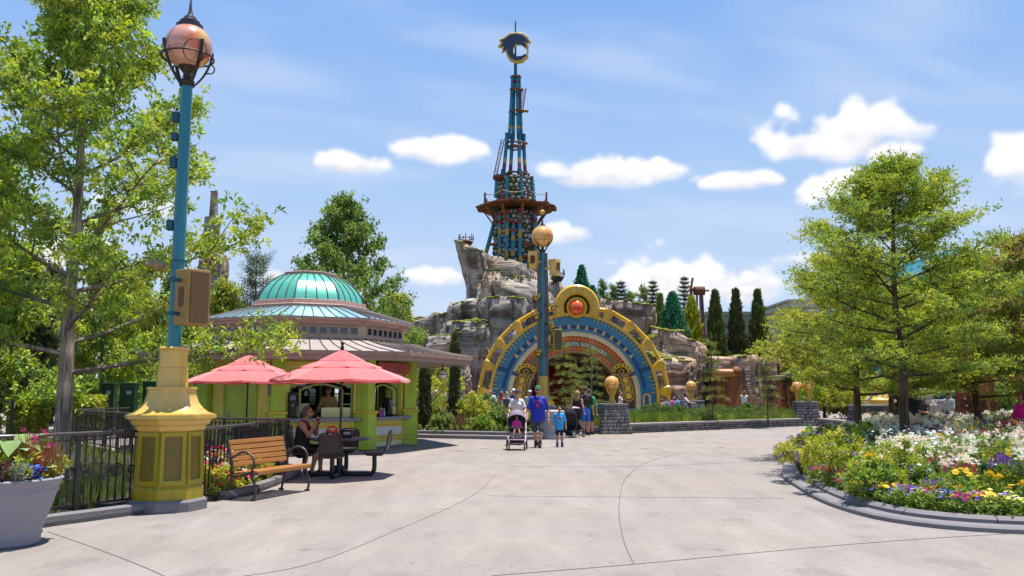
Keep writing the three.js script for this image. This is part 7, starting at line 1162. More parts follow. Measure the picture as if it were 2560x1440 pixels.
/* o: h height; skin, shirt, sleeve (0 none, 0.5 short, 1 long), pants, legs (share of the leg covered), shoe, sock, hair, hairStyle, cap, hat, sex, girth, pose {la, ra: [elbow, wrist]; ll, rl: [knee, ankle]; hip, lean, head (turn)} in metres for a 1.75 m figure */
function person(label, pos, turn, o) {
  const { h = 1.75, skin = SK.fair, shirt = [0.5, 0.5, 0.5], sleeve = 0.5, pants = [0.05, 0.05, 0.07], legs = 0.45, shoe = [0.03, 0.03, 0.035], sock, hair = [0.06, 0.035, 0.02], style = 'short', cap, hat, female = false, girth = 1, pose = {}, cell = 0.014, group, band, glasses, beard, loose = 0 } = o;
  const s = h / 1.75, P = thing('person', label, 'person', pos, turn, group), sw = female ? 0.165 : 0.185, g = girth;
  const hip = pose.hip ?? [0, 0.93, 0], lean = pose.lean ?? 0, ch = [hip[0], hip[1] + 0.42 * Math.cos(lean), hip[2] + 0.42 * Math.sin(lean)], nk = [ch[0], hip[1] + 0.56 * Math.cos(lean), hip[2] + 0.56 * Math.sin(lean)], hd = [nk[0], nk[1] + 0.165, nk[2] + 0.03 + (pose.nod ?? 0)];
  const prims = [], add = (a, b, r0, r1, c, x = {}) => prims.push({ a, b, r0, r1, c, ...x }), S3 = (q) => q.map((v) => v);
  // torso
  add([hip[0], hip[1] - 0.02, hip[2]], [hip[0], hip[1] + 0.16, hip[2] + 0.16 * Math.sin(lean)], 0.125 * g, 0.118 * g * (female ? 0.92 : 1), pants, { fz: 1.15 });
  add([hip[0] - 0.05, hip[1] + 0.14, hip[2] + 0.14 * Math.sin(lean) + 0.02 * (g - 1) * 5], [ch[0] - 0.055, ch[1] - 0.06, ch[2]], 0.112 * g, 0.118 * g, shirt, { fz: 1.1, pri: 0.006 }); add([hip[0] + 0.05, hip[1] + 0.14, hip[2] + 0.14 * Math.sin(lean) + 0.02 * (g - 1) * 5], [ch[0] + 0.055, ch[1] - 0.06, ch[2]], 0.112 * g, 0.118 * g, shirt, { fz: 1.1, pri: 0.006 });
  if (loose) { add([hip[0] - 0.06, hip[1] - 0.08, hip[2]], [ch[0] - 0.06, ch[1] - 0.1, ch[2]], 0.125 * g, 0.122 * g, shirt, { fz: 1.05, pri: 0.02 }); add([hip[0] + 0.06, hip[1] - 0.08, hip[2]], [ch[0] + 0.06, ch[1] - 0.1, ch[2]], 0.125 * g, 0.122 * g, shirt, { fz: 1.05, pri: 0.02 }); }
  if (female) for (const q of [-1, 1]) prims.push({ a: [ch[0] + q * 0.065, ch[1] - 0.06, ch[2] + 0.085], e: [0.06, 0.06, 0.055], c: shirt, pri: 0.004 });
  add([ch[0] - sw + 0.04, ch[1] + 0.055, ch[2] - 0.01], [ch[0] + sw - 0.04, ch[1] + 0.055, ch[2] - 0.01], 0.075, 0.075, shirt);
  add([ch[0], ch[1] + 0.09, ch[2]], [hd[0], hd[1] - 0.06, hd[2] - 0.02], 0.058, 0.05, skin);
  // legs
  for (const q of [-1, 1]) {
    const [kn, an] = (q < 0 ? pose.rl : pose.ll) ?? [[q * 0.1, 0.5, 0.02], [q * 0.1, 0.085, -0.01]], hj = [hip[0] + q * 0.085, hip[1] - 0.03, hip[2]], thick = (female ? 0.082 : 0.085) * Math.sqrt(g);
    const lp = (a, b, t) => a.map((v, i) => lerp(v, b[i], t)), lt = legs * 2;
    if (lt >= 1) { add(hj, kn, thick * 1.1, 0.068, pants); add(kn, lp(kn, an, lt - 1), 0.066, lerp(0.064, 0.055, lt - 1), pants); if (lt < 2) add(lp(kn, an, lt - 1), an, lerp(0.054, 0.04, lt - 1), 0.038, skin); }
    else { add(hj, lp(hj, kn, lt), thick * 1.12, lerp(thick * 1.1, 0.075, lt), pants, { pri: 0.003 }); add(lp(hj, kn, lt), kn, lerp(thick, 0.055, lt), 0.052, skin); const cf = lp(kn, an, 0.35); add(kn, [cf[0], cf[1], cf[2] - 0.018], 0.05, 0.054, skin); add([cf[0], cf[1], cf[2] - 0.018], an, 0.054, 0.036, skin); }
    if (sock) add(lp(kn, an, 0.8), an, 0.043, 0.043, sock, { pri: 0.004 });
    const up = an[1] - 0.085, toe = pose.toe?.[q < 0 ? 0 : 1] ?? 0; add([an[0], an[1] - 0.045, an[2] - 0.03], [an[0] + q * 0.02, 0.04 + up + toe, an[2] + 0.14], 0.046, 0.036, shoe, { pri: 0.006 }); add([an[0], an[1] - 0.05, an[2] - 0.035], [an[0], an[1] - 0.01, an[2] - 0.02], 0.044, 0.045, shoe, { pri: 0.004 });
  }
  // arms down to the wrists
  const hands = [];
  for (const q of [-1, 1]) {
    const [el, wr] = (q < 0 ? pose.ra : pose.la) ?? [[q * (sw + 0.085), ch[1] - 0.24, -0.03], [q * (sw + 0.1), ch[1] - 0.47, 0.06]], sj = [ch[0] + q * sw, ch[1] + 0.045, ch[2] - 0.005], lp = (a, b, t) => a.map((v, i) => lerp(v, b[i], t));
    const st = sleeve * 2; if (st > 0) add(sj, lp(sj, el, Math.min(1, st)), 0.062 * Math.sqrt(g), 0.054, shirt, { pri: 0.003 }); else add(sj, lp(sj, el, 0.3), 0.052, 0.047, skin, { pri: 0.012 });
    if (st < 1) add(lp(sj, el, Math.max(0.02, st)), el, 0.046, 0.038, skin); if (st > 1) { add(el, lp(el, wr, st - 1), 0.048, 0.04, shirt); }
    add(st > 1 ? lp(el, wr, st - 1) : el, wr, st > 1.9 ? 0.03 : 0.038, 0.027, skin); hands.push([q, el, wr]);
  }
  const geos = [netMesh(prims, cell, 0.016)];
  { const bp = geos[0].attributes.position, bn = geos[0].attributes.normal, bc = geos[0].attributes.color, is = (i, c) => Math.abs(bc.getX(i) - c[0]) + Math.abs(bc.getY(i) - c[1]) + Math.abs(bc.getZ(i) - c[2]) < 1e-4; for (let i = 0; i < bp.count; i++) if (is(i, shirt) || is(i, pants)) { const x = bp.getX(i), y = bp.getY(i), z = bp.getZ(i), f = Math.sin((y * 34 + x * 16 + fbm(x * 6, y * 5, z * 6, 2) * 14)) * 0.0035 + (fbm(x * 14, y * 8, z * 14, 3) - 0.5) * 0.026; bp.setXYZ(i, x + bn.getX(i) * f, y + bn.getY(i) * f, z + bn.getZ(i) * f); } geos[0].computeVertexNormals(); }
  // hands: palm, four fingers of different lengths and a thumb
  for (const [q, el, wr] of hands) {
    const dir = V(wr[0] - el[0], wr[1] - el[1], wr[2] - el[2]).normalize(), side = dir.clone().cross(V(-q, 0, 0.25)).normalize(), nrm = side.clone().cross(dir).normalize(), W = V(...wr), pt = (a, b, c) => W.clone().addScaledVector(dir, a).addScaledVector(side, b).addScaledVector(nrm, c * q).toArray(), hp = [];
    const cap2 = (a, b, r0, r1) => hp.push({ a, b, r0, r1, c: skin });
    cap2(pt(-0.01, 0, 0), pt(0.03, 0, 0), 0.026, 0.026); cap2(pt(0.03, -0.022, 0), pt(0.085, -0.026, 0), 0.017, 0.014); cap2(pt(0.03, 0, 0), pt(0.09, 0, 0), 0.018, 0.015); cap2(pt(0.03, 0.022, 0), pt(0.085, 0.026, 0), 0.017, 0.013);
    [[-0.03, 0.06], [-0.01, 0.07], [0.011, 0.064], [0.031, 0.05]].forEach(([b, l]) => { cap2(pt(0.088, b, 0), pt(0.088 + l * 0.5, b * 1.05, 0.012), 0.009, 0.0085); cap2(pt(0.088 + l * 0.5, b * 1.05, 0.012), pt(0.088 + l * 0.85, b * 1.05, 0.036), 0.0085, 0.0075); });
    cap2(pt(0.03, -0.03, 0.004), pt(0.062, -0.05, 0.02), 0.012, 0.0105); cap2(pt(0.062, -0.05, 0.02), pt(0.092, -0.052, 0.032), 0.0105, 0.009);
    geos.push(netMesh(hp, cell > 0.017 ? 0.008 : 0.0055, 0.004));
  }
  // head
  const HT = pose.head ?? 0, rot = (x, z) => [hd[0] + x * Math.cos(HT) + z * Math.sin(HT), hd[2] - x * Math.sin(HT) + z * Math.cos(HT)], hp3 = (x, y, z) => { const [X, Z] = rot(x, z); return [X, hd[1] + y, Z]; };
  const lip = skin.map((v, i) => v * [0.85, 0.5, 0.5][i]), hc = [{ a: hp3(0, 0.03, -0.012), e: [0.076, 0.092, 0.095], c: skin }, { a: hp3(0, -0.035, 0.022), e: [0.06, 0.075, 0.07], c: skin }, { a: hp3(0, -0.085, 0.055), b: hp3(0, -0.08, 0.06), r0: 0.024, r1: 0.024, c: beard ?? skin, pri: beard ? 0.012 : 0 }, { a: hp3(0, 0.0, 0.086), b: hp3(0, -0.03, 0.104), r0: 0.009, r1: 0.014, c: skin }, { a: hp3(-0.035, 0.018, 0.075), b: hp3(0.035, 0.018, 0.075), r0: 0.014, r1: 0.014, c: skin }, { a: hp3(-0.018, -0.058, 0.084), b: hp3(0.018, -0.058, 0.084), r0: 0.0095, r1: 0.0095, c: lip, pri: 0.004 }, { a: hp3(-0.078, -0.005, -0.005), e: [0.012, 0.03, 0.02], c: skin }, { a: hp3(0.078, -0.005, -0.005), e: [0.012, 0.03, 0.02], c: skin }];
  for (const q of [-1, 1]) hc.push({ a: hp3(q * 0.031, 0.0, 0.079), e: [0.013, 0.008, 0.01], c: glasses ? [0.01, 0.01, 0.012] : [0.06, 0.04, 0.03], pri: 0.006 });
  geos.push(netMesh(hc, cell > 0.017 ? 0.011 : 0.0075, 0.008));
  const body = mergeGeometries(geos.map((q) => { const t = q.toNonIndexed(); return t; })); body.scale(s, s, s);
  const bm = new THREE.Mesh(body, bodyMat); bm.name = 'body'; bm.castShadow = bm.receiveShadow = true; P.add(bm);
  const hairPr = [];
  if (style !== 'none') {
    const up = cap || hat ? 0.015 : 0.04; hairPr.push({ a: hp3(0, up, -0.022), e: [0.084, 0.094, 0.098], c: hair });
    if (style === 'long') for (const q of [-1, 0, 1]) { hairPr.push({ a: hp3(q * 0.05, 0.02, -0.07), b: hp3(q * 0.06, -0.17, -0.09), r0: 0.05, r1: 0.045, c: hair }, { a: hp3(q * 0.06, -0.17, -0.09), b: hp3(q * 0.05, -0.33, -0.1), r0: 0.045, r1: 0.02, c: hair }); }
    if (style === 'bob') for (const q of [-1, 1]) hairPr.push({ a: hp3(q * 0.07, 0.03, -0.02), b: hp3(q * 0.072, -0.07, -0.03), r0: 0.035, r1: 0.025, c: hair }, { a: hp3(q * 0.03, 0.0, -0.09), b: hp3(q * 0.03, -0.09, -0.07), r0: 0.04, r1: 0.03, c: hair });
    if (style === 'tail') hairPr.push({ a: hp3(0, 0.06, -0.12), b: hp3(0, -0.16, -0.15), r0: 0.03, r1: 0.016, c: hair });
    if (style === 'bun') hairPr.push({ a: hp3(0, 0.11, -0.07), e: [0.05, 0.045, 0.05], c: hair });
    const hg = netMesh(hairPr, 0.011, 0.01), pp = hg.attributes.position; // keep the face free: push hair back from the front
    for (let i = 0; i < pp.count; i++) { const x = pp.getX(i) - hd[0], z = pp.getZ(i) - hd[2], lx = x * Math.cos(HT) - z * Math.sin(HT), lz = x * Math.sin(HT) + z * Math.cos(HT), y = pp.getY(i) - hd[1]; if (lz > 0.03 && y < 0.07) { const nz = Math.min(lz, 0.03 + Math.max(0, y - 0.045) * 1.5), [X, Z] = rot(lx, nz); pp.setX(i, X); pp.setZ(i, Z); } }
    hg.computeVertexNormals(); hg.deleteAttribute('color'); hg.scale(s, s, s); obj('hair', hg.toNonIndexed(), hairMat(hair), P);
  }
  const hatAt = (gm) => gm.rotateY(HT).translate(hd[0], hd[1], hd[2]).scale(s, s, s);
  if (cap) { const dome = new THREE.SphereGeometry(0.103, 20, 10, 0, 6.2832, 0, 1.5708).scale(0.93, 0.95, 1.05).translate(0, 0.045, -0.012); obj('cap_crown', hatAt(dome), plain(cap[0], 0.8), P); const br = extr([[-0.075, 0], [-0.07, 0.06], [-0.04, 0.085], [0.04, 0.085], [0.07, 0.06], [0.075, 0]], 0.008).rotateX(Math.PI / 2 + 0.15).translate(0, 0.055, 0.075); obj('cap_brim', hatAt(br), plain(cap[1] ?? cap[0], 0.8), P); }
  if (hat) { obj('hat', hatAt(lathe([[0.2, 0.05], [0.195, 0.06], [0.1, 0.066], [0.098, 0.12], [0.085, 0.155], [0, 0.16]], 28)), mk(hat[0], 0.9), P); obj('hat_brim_lining', hatAt(lathe([[0.2, 0.048], [0.1, 0.06], [0.09, 0.058], [0.199, 0.044]], 28)), plain(hat[1], 0.8), P); }
  if (glasses) obj('sunglasses', [hatAt(merge([rbox(0.05, 0.032, 0.012, -0.033, 0.003, 0.09, 0.008, 2), rbox(0.05, 0.032, 0.012, 0.033, 0.003, 0.09, 0.008, 2), box(0.02, 0.006, 0.008, 0, 0.01, 0.094), box(0.004, 0.006, 0.09, -0.079, 0.008, 0.045), box(0.004, 0.006, 0.09, 0.079, 0.008, 0.045)]))], plain([0.008, 0.008, 0.01], 0.15), P);
  P.userData.s = undefined; delete P.userData.s; P.chest = [ch[0] * s, ch[1] * s, ch[2] * s]; return P;
}
const toCam = (p) => Math.atan2(-p.x, -p.z) ;                       // turn so that a figure faces the camera
const G0 = (x, d, y = 0) => at(x, 1000, d).setY(y);
// family walking towards the camera
{
  let p = G0(1345, 25.6), m = person('bearded man in a blue shirt and green cap walking on the plaza', p, toCam(p) - 0.05, { h: 1.8, skin: SK.fair, shirt: [0.012, 0.03, 0.36], sleeve: 0.4, pants: [0.05, 0.055, 0.075], legs: 0.47, girth: 1.18, loose: 1, sock: [0.05, 0.05, 0.05], shoe: [0.02, 0.02, 0.022], hair: [0.05, 0.03, 0.02], cap: [[0.02, 0.16, 0.07], [0.02, 0.13, 0.05]], glasses: true, beard: [0.1, 0.05, 0.03], pose: { ll: [[0.1, 0.5, 0.12], [0.05, 0.1, 0.16]], rl: [[-0.1, 0.5, 0.0], [-0.07, 0.12, -0.22]], toe: [-0.03, 0.01], la: [[0.29, 1.08, -0.06], [0.31, 0.84, 0.04]], ra: [[-0.29, 1.09, 0.0], [-0.31, 0.86, 0.14]] } });
  const cz = 0.148, red = plain([0.75, 0.02, 0.05], 0.7); [...'PHILA'].forEach((c, i) => { const g = new TextGeometry(c, { font, size: 0.055, depth: 0.006, curveSegments: 2 }); g.center(); obj('shirt_letter', T(g, -0.11 + i * 0.055, 1.36, cz - 0.006), red, m); }); obj('shirt_bell', T(extr([[-0.055, 0], [0.055, 0], [0.035, 0.03], [0.025, 0.09], [-0.025, 0.09], [-0.035, 0.03]], 0.006), 0, 1.21, cz + 0.014), red, m);
  obj('watch', T(rotX(torus(0.034, 0.008, 0, 0, 0, 6, 16), 1.5), 0.32, 0.89, 0.03), M.black, m);
  p = G0(1398, 25.9); m = person('boy in a light blue shirt standing right of the man in blue', p, toCam(p) + 0.1, { h: 1.2, skin: SK.tan, shirt: [0.03, 0.33, 0.68], sleeve: 0.45, pants: [0.012, 0.015, 0.04], legs: 0.4, girth: 1.0, loose: 1, sock: [0.03, 0.04, 0.12], shoe: [0.03, 0.05, 0.18], hair: [0.02, 0.015, 0.012], pose: { head: 0.5, ll: [[0.1, 0.5, 0.03], [0.12, 0.085, -0.01]], rl: [[-0.1, 0.5, 0.05], [-0.1, 0.085, 0.04]] } });
  obj('shirt_badge', [T(rotX(cyl(0.062, 0.062, 0.008, 0, 0, 0, 24), Math.PI / 2), 0, 0.86, 0.098)], plain([0.7, 0.7, 0.72], 0.7), m); obj('badge_disc', T(rotX(cyl(0.05, 0.05, 0.01, 0, 0, 0, 24), Math.PI / 2), 0, 0.86, 0.1), plain([0.03, 0.03, 0.15], 0.7), m); obj('badge_mark', [T(box(0.07, 0.018, 0.006), 0, 0.875, 0.113), T(box(0.05, 0.014, 0.006), 0, 0.845, 0.113)], plain([0.6, 0.04, 0.06], 0.7), m);
  p = G0(1293, 27.0); person('woman in a white top and dark cap pushing the stroller', p, toCam(p), { h: 1.7, female: true, skin: SK.fair, shirt: [0.62, 0.6, 0.57], sleeve: 0.3, pants: [0.03, 0.03, 0.05], legs: 0.9, hair: [0.16, 0.07, 0.03], style: 'tail', cap: [[0.02, 0.025, 0.06], [0.015, 0.02, 0.04]], glasses: true, pose: { la: [[0.27, 1.12, 0.02], [0.22, 1.0, 0.26]], ra: [[-0.27, 1.12, 0.02], [-0.22, 1.0, 0.26]], ll: [[0.09, 0.5, 0.1], [0.08, 0.09, 0.1]], rl: [[-0.09, 0.5, 0.0], [-0.08, 0.1, -0.2]] } });
}
function stroller(pos, turn, label, frame, hood, seat, child) {
  const S = thing('stroller', label, 'stroller', pos, turn, 'strollers on the plaza'), fm = paint(frame, 0.35, { metalness: 0.4 }), hm = mk(hood, 0.85), sm = mk(seat, 0.85);
  for (const q of [-1, 1]) {
    obj('side_rail', tube([V(q * 0.25, 1.02, -0.52), V(q * 0.26, 0.85, -0.36), V(q * 0.26, 0.5, 0.0), V(q * 0.24, 0.2, 0.3)], 0.016, 20, 7), fm, S); obj('rear_strut', rod([q * 0.26, 0.56, -0.06], [q * 0.27, 0.16, -0.34], 0.015), fm, S);
    for (const [z, r, x] of [[0.33, 0.1, 0.22], [-0.36, 0.13, 0.29]]) { const w = part('wheel', S); obj('tyre', T(rotY(torus(r - 0.02, 0.022, 0, 0, 0, 8, 24), Math.PI / 2), q * x, r, z), M.rubber, w); obj('rim', T(rotZ(cyl(r - 0.04, r - 0.04, 0.025, 0, -0.012, 0, 16), Math.PI / 2), q * x, r, z), M.steel, w); }
    obj('fork', rod([q * 0.24, 0.26, 0.28], [q * 0.22, 0.1, 0.33], 0.016), fm, S);
  }
  obj('handle', tube([V(-0.25, 1.02, -0.52), V(-0.2, 1.05, -0.56), V(0.2, 1.05, -0.56), V(0.25, 1.02, -0.52)], 0.018, 14, 8), M.rubber, S);
  const hs = new THREE.SphereGeometry(0.29, 24, 14, 0, Math.PI * 2, 0, 1.75).scale(0.93, 1, 1.1).rotateX(-0.72); obj('hood', T(hs, 0, 0.84, -0.2), new THREE.MeshPhysicalMaterial({ color: C(hood), map: texCloth, roughness: 0.85, side: THREE.DoubleSide }), S);
  obj('seat_back', T(rotX(rbox(0.44, 0.5, 0.05, 0, 0, 0, 0.02, 2), -0.35), 0, 0.72, -0.2), sm, S); obj('seat_pan', rbox(0.44, 0.06, 0.28, 0, 0.48, 0.0, 0.02, 2), sm, S); obj('leg_rest', T(rotX(rbox(0.4, 0.03, 0.24, 0, 0, 0, 0.01, 2), 0.9), 0, 0.38, 0.2), sm, S);
  obj('foot_bar', rod([-0.24, 0.3, 0.31], [0.24, 0.3, 0.31], 0.014), fm, S); obj('bumper_bar', tube([V(-0.25, 0.6, -0.04), V(-0.2, 0.63, 0.22), V(0.2, 0.63, 0.22), V(0.25, 0.6, -0.04)], 0.018, 18, 7), M.rubber, S); obj('basket', rbox(0.42, 0.12, 0.46, 0, 0.22, -0.08, 0.04, 2), M.black, S); obj('front_axle', rod([-0.22, 0.2, 0.31], [0.22, 0.2, 0.31], 0.014), fm, S); obj('rear_axle', rod([-0.28, 0.14, -0.35], [0.28, 0.14, -0.35], 0.014), fm, S);
  return S;
}
{
  let p = G0(1292, 24.6); stroller(p, toCam(p), 'pink-framed stroller with mauve hood carrying a small child', [0.5, 0.3, 0.4], [0.32, 0.24, 0.32], [0.02, 0.022, 0.04]);
  person('small child in a pink top sitting in the pink stroller', p.clone().add(V(0, 0.145, 0)), toCam(p), { h: 0.86, skin: SK.tan, shirt: [0.7, 0.03, 0.3], sleeve: 0.3, pants: [0.02, 0.02, 0.04], legs: 0.35, shoe: [0.6, 0.25, 0.3], hair: [0.03, 0.02, 0.015], girth: 1.2, cell: 0.018, pose: { hip: [0, 0.86, -0.22], lean: -0.25, ll: [[0.12, 0.86, 0.18], [0.22, 0.5, 0.36]], rl: [[-0.12, 0.86, 0.18], [-0.22, 0.5, 0.36]], la: [[0.26, 1.0, -0.2], [0.16, 0.95, 0.02]], ra: [[-0.26, 1.0, -0.2], [-0.16, 0.95, 0.02]] } });
  p = G0(1433, 31.4); stroller(p, toCam(p) + 2.5, 'black stroller with pink blanket beside the couple', [0.03, 0.03, 0.035], [0.02, 0.02, 0.022], [0.02, 0.02, 0.022]);
  { const b = thing('stroller_cover', 'pale pink blanket draped over the black stroller', 'blanket', p.clone().add(V(0, 0.99, 0.1)), 0.3); obj('cloth', T(new THREE.SphereGeometry(0.3, 20, 8, 0, 6.283, 0, 1.0).scale(1, 0.45, 0.9), 0, 0, 0), mk([0.5, 0.34, 0.36], 0.9), b); }
  { const b = thing('luggage_bag', 'large black bag hanging behind the black stroller', 'bag', G0(1424, 31.9), 0.2); obj('sack', rbox(0.5, 0.86, 0.36, 0, 0.46, 0, 0.1, 4), mk([0.015, 0.015, 0.017], 0.85), b); obj('strap', tube([V(-0.12, 0.88, 0), V(0, 1.02, 0), V(0.12, 0.88, 0)], 0.014, 10, 6), M.black, b); }
  p = G0(1443, 32.4); person('woman with long fair hair and a black romper seen from behind', p, toCam(p) + Math.PI - 0.2, { h: 1.68, female: true, skin: SK.fair, shirt: [0.012, 0.012, 0.014], sleeve: 0, pants: [0.012, 0.012, 0.014], legs: 0.32, sock: [0.6, 0.6, 0.6], shoe: [0.45, 0.42, 0.4], hair: [0.34, 0.2, 0.07], style: 'long', pose: { la: [[0.27, 1.14, 0.02], [0.3, 1.0, 0.2]], ra: [[-0.24, 1.12, 0.0], [-0.24, 0.95, 0.16]], ll: [[0.09, 0.5, 0.03], [0.09, 0.085, -0.04]], rl: [[-0.09, 0.52, 0.1], [-0.12, 0.12, -0.06]] } });
  p = G0(1464, 32.8); person('man in a black shirt and blue shorts beside the fair-haired woman', p, toCam(p) + Math.PI + 0.2, { h: 1.82, skin: SK.fair, shirt: [0.015, 0.015, 0.018], sleeve: 0.4, pants: [0.03, 0.16, 0.6], legs: 0.42, shoe: [0.03, 0.04, 0.1], hair: [0.05, 0.03, 0.02] });
  p = G0(1473, 33.4); person('person in a green top and black shorts behind the man in black', p, toCam(p) + Math.PI, { h: 1.74, skin: SK.fair, shirt: [0.03, 0.3, 0.09], sleeve: 0.5, pants: [0.015, 0.015, 0.02], legs: 0.4, shoe: [0.02, 0.03, 0.1], hair: [0.06, 0.04, 0.02] });
}
// seated woman with the drink
{
  const p = tab1.clone().add(V(-0.72, 0, 0)); const w = person('grey-haired woman in black sitting at the near table sipping a drink', p, Math.PI / 2, { h: 1.66, female: true, girth: 1.2, skin: SK.tan, shirt: [0.008, 0.008, 0.009], sleeve: 0, pants: [0.008, 0.008, 0.009], legs: 0.42, shoe: [0.015, 0.015, 0.015], hair: [0.075, 0.07, 0.07], style: 'bob', cell: 0.012, loose: 1, pose: { hip: [0, 0.6, -0.06], lean: 0.12, nod: 0.03, ll: [[0.1, 0.56, 0.36], [0.1, 0.09, 0.34]], rl: [[-0.12, 0.55, 0.34], [-0.1, 0.09, 0.2]], la: [[0.24, 0.86, 0.2], [0.12, 1.1, 0.26]], ra: [[-0.26, 0.84, 0.16], [-0.1, 1.08, 0.26]] } });
  const c = thing('drink_cup', 'dark cup held up by the seated woman', 'cup', [p.x + 0.29, 1.02, p.z + 0.06], 0); obj('cup', lathe([[0, 0], [0.03, 0], [0.038, 0.1], [0.034, 0.1], [0, 0.09]], 16), M.black, c); obj('straw', rod([0, 0.08, 0], [-0.02, 0.17, 0], 0.004), M.white, c);
}
// kiosk clerk
{ const [X, Z, a] = onFace(0, 0.32, -0.85); person('kiosk clerk in a tan shirt and brown cap behind the counter', [X, 0.06, Z], a - 0.5, { h: 1.72, skin: SK.tan, shirt: [0.4, 0.3, 0.1], sleeve: 0.5, pants: [0.03, 0.02, 0.02], legs: 0.95, hair: [0.04, 0.025, 0.02], cap: [[0.12, 0.06, 0.03]], pose: { la: [[0.28, 1.12, 0.1], [0.16, 1.05, 0.3]], ra: [[-0.28, 1.12, 0.08], [-0.3, 1.0, 0.3]] } }); }
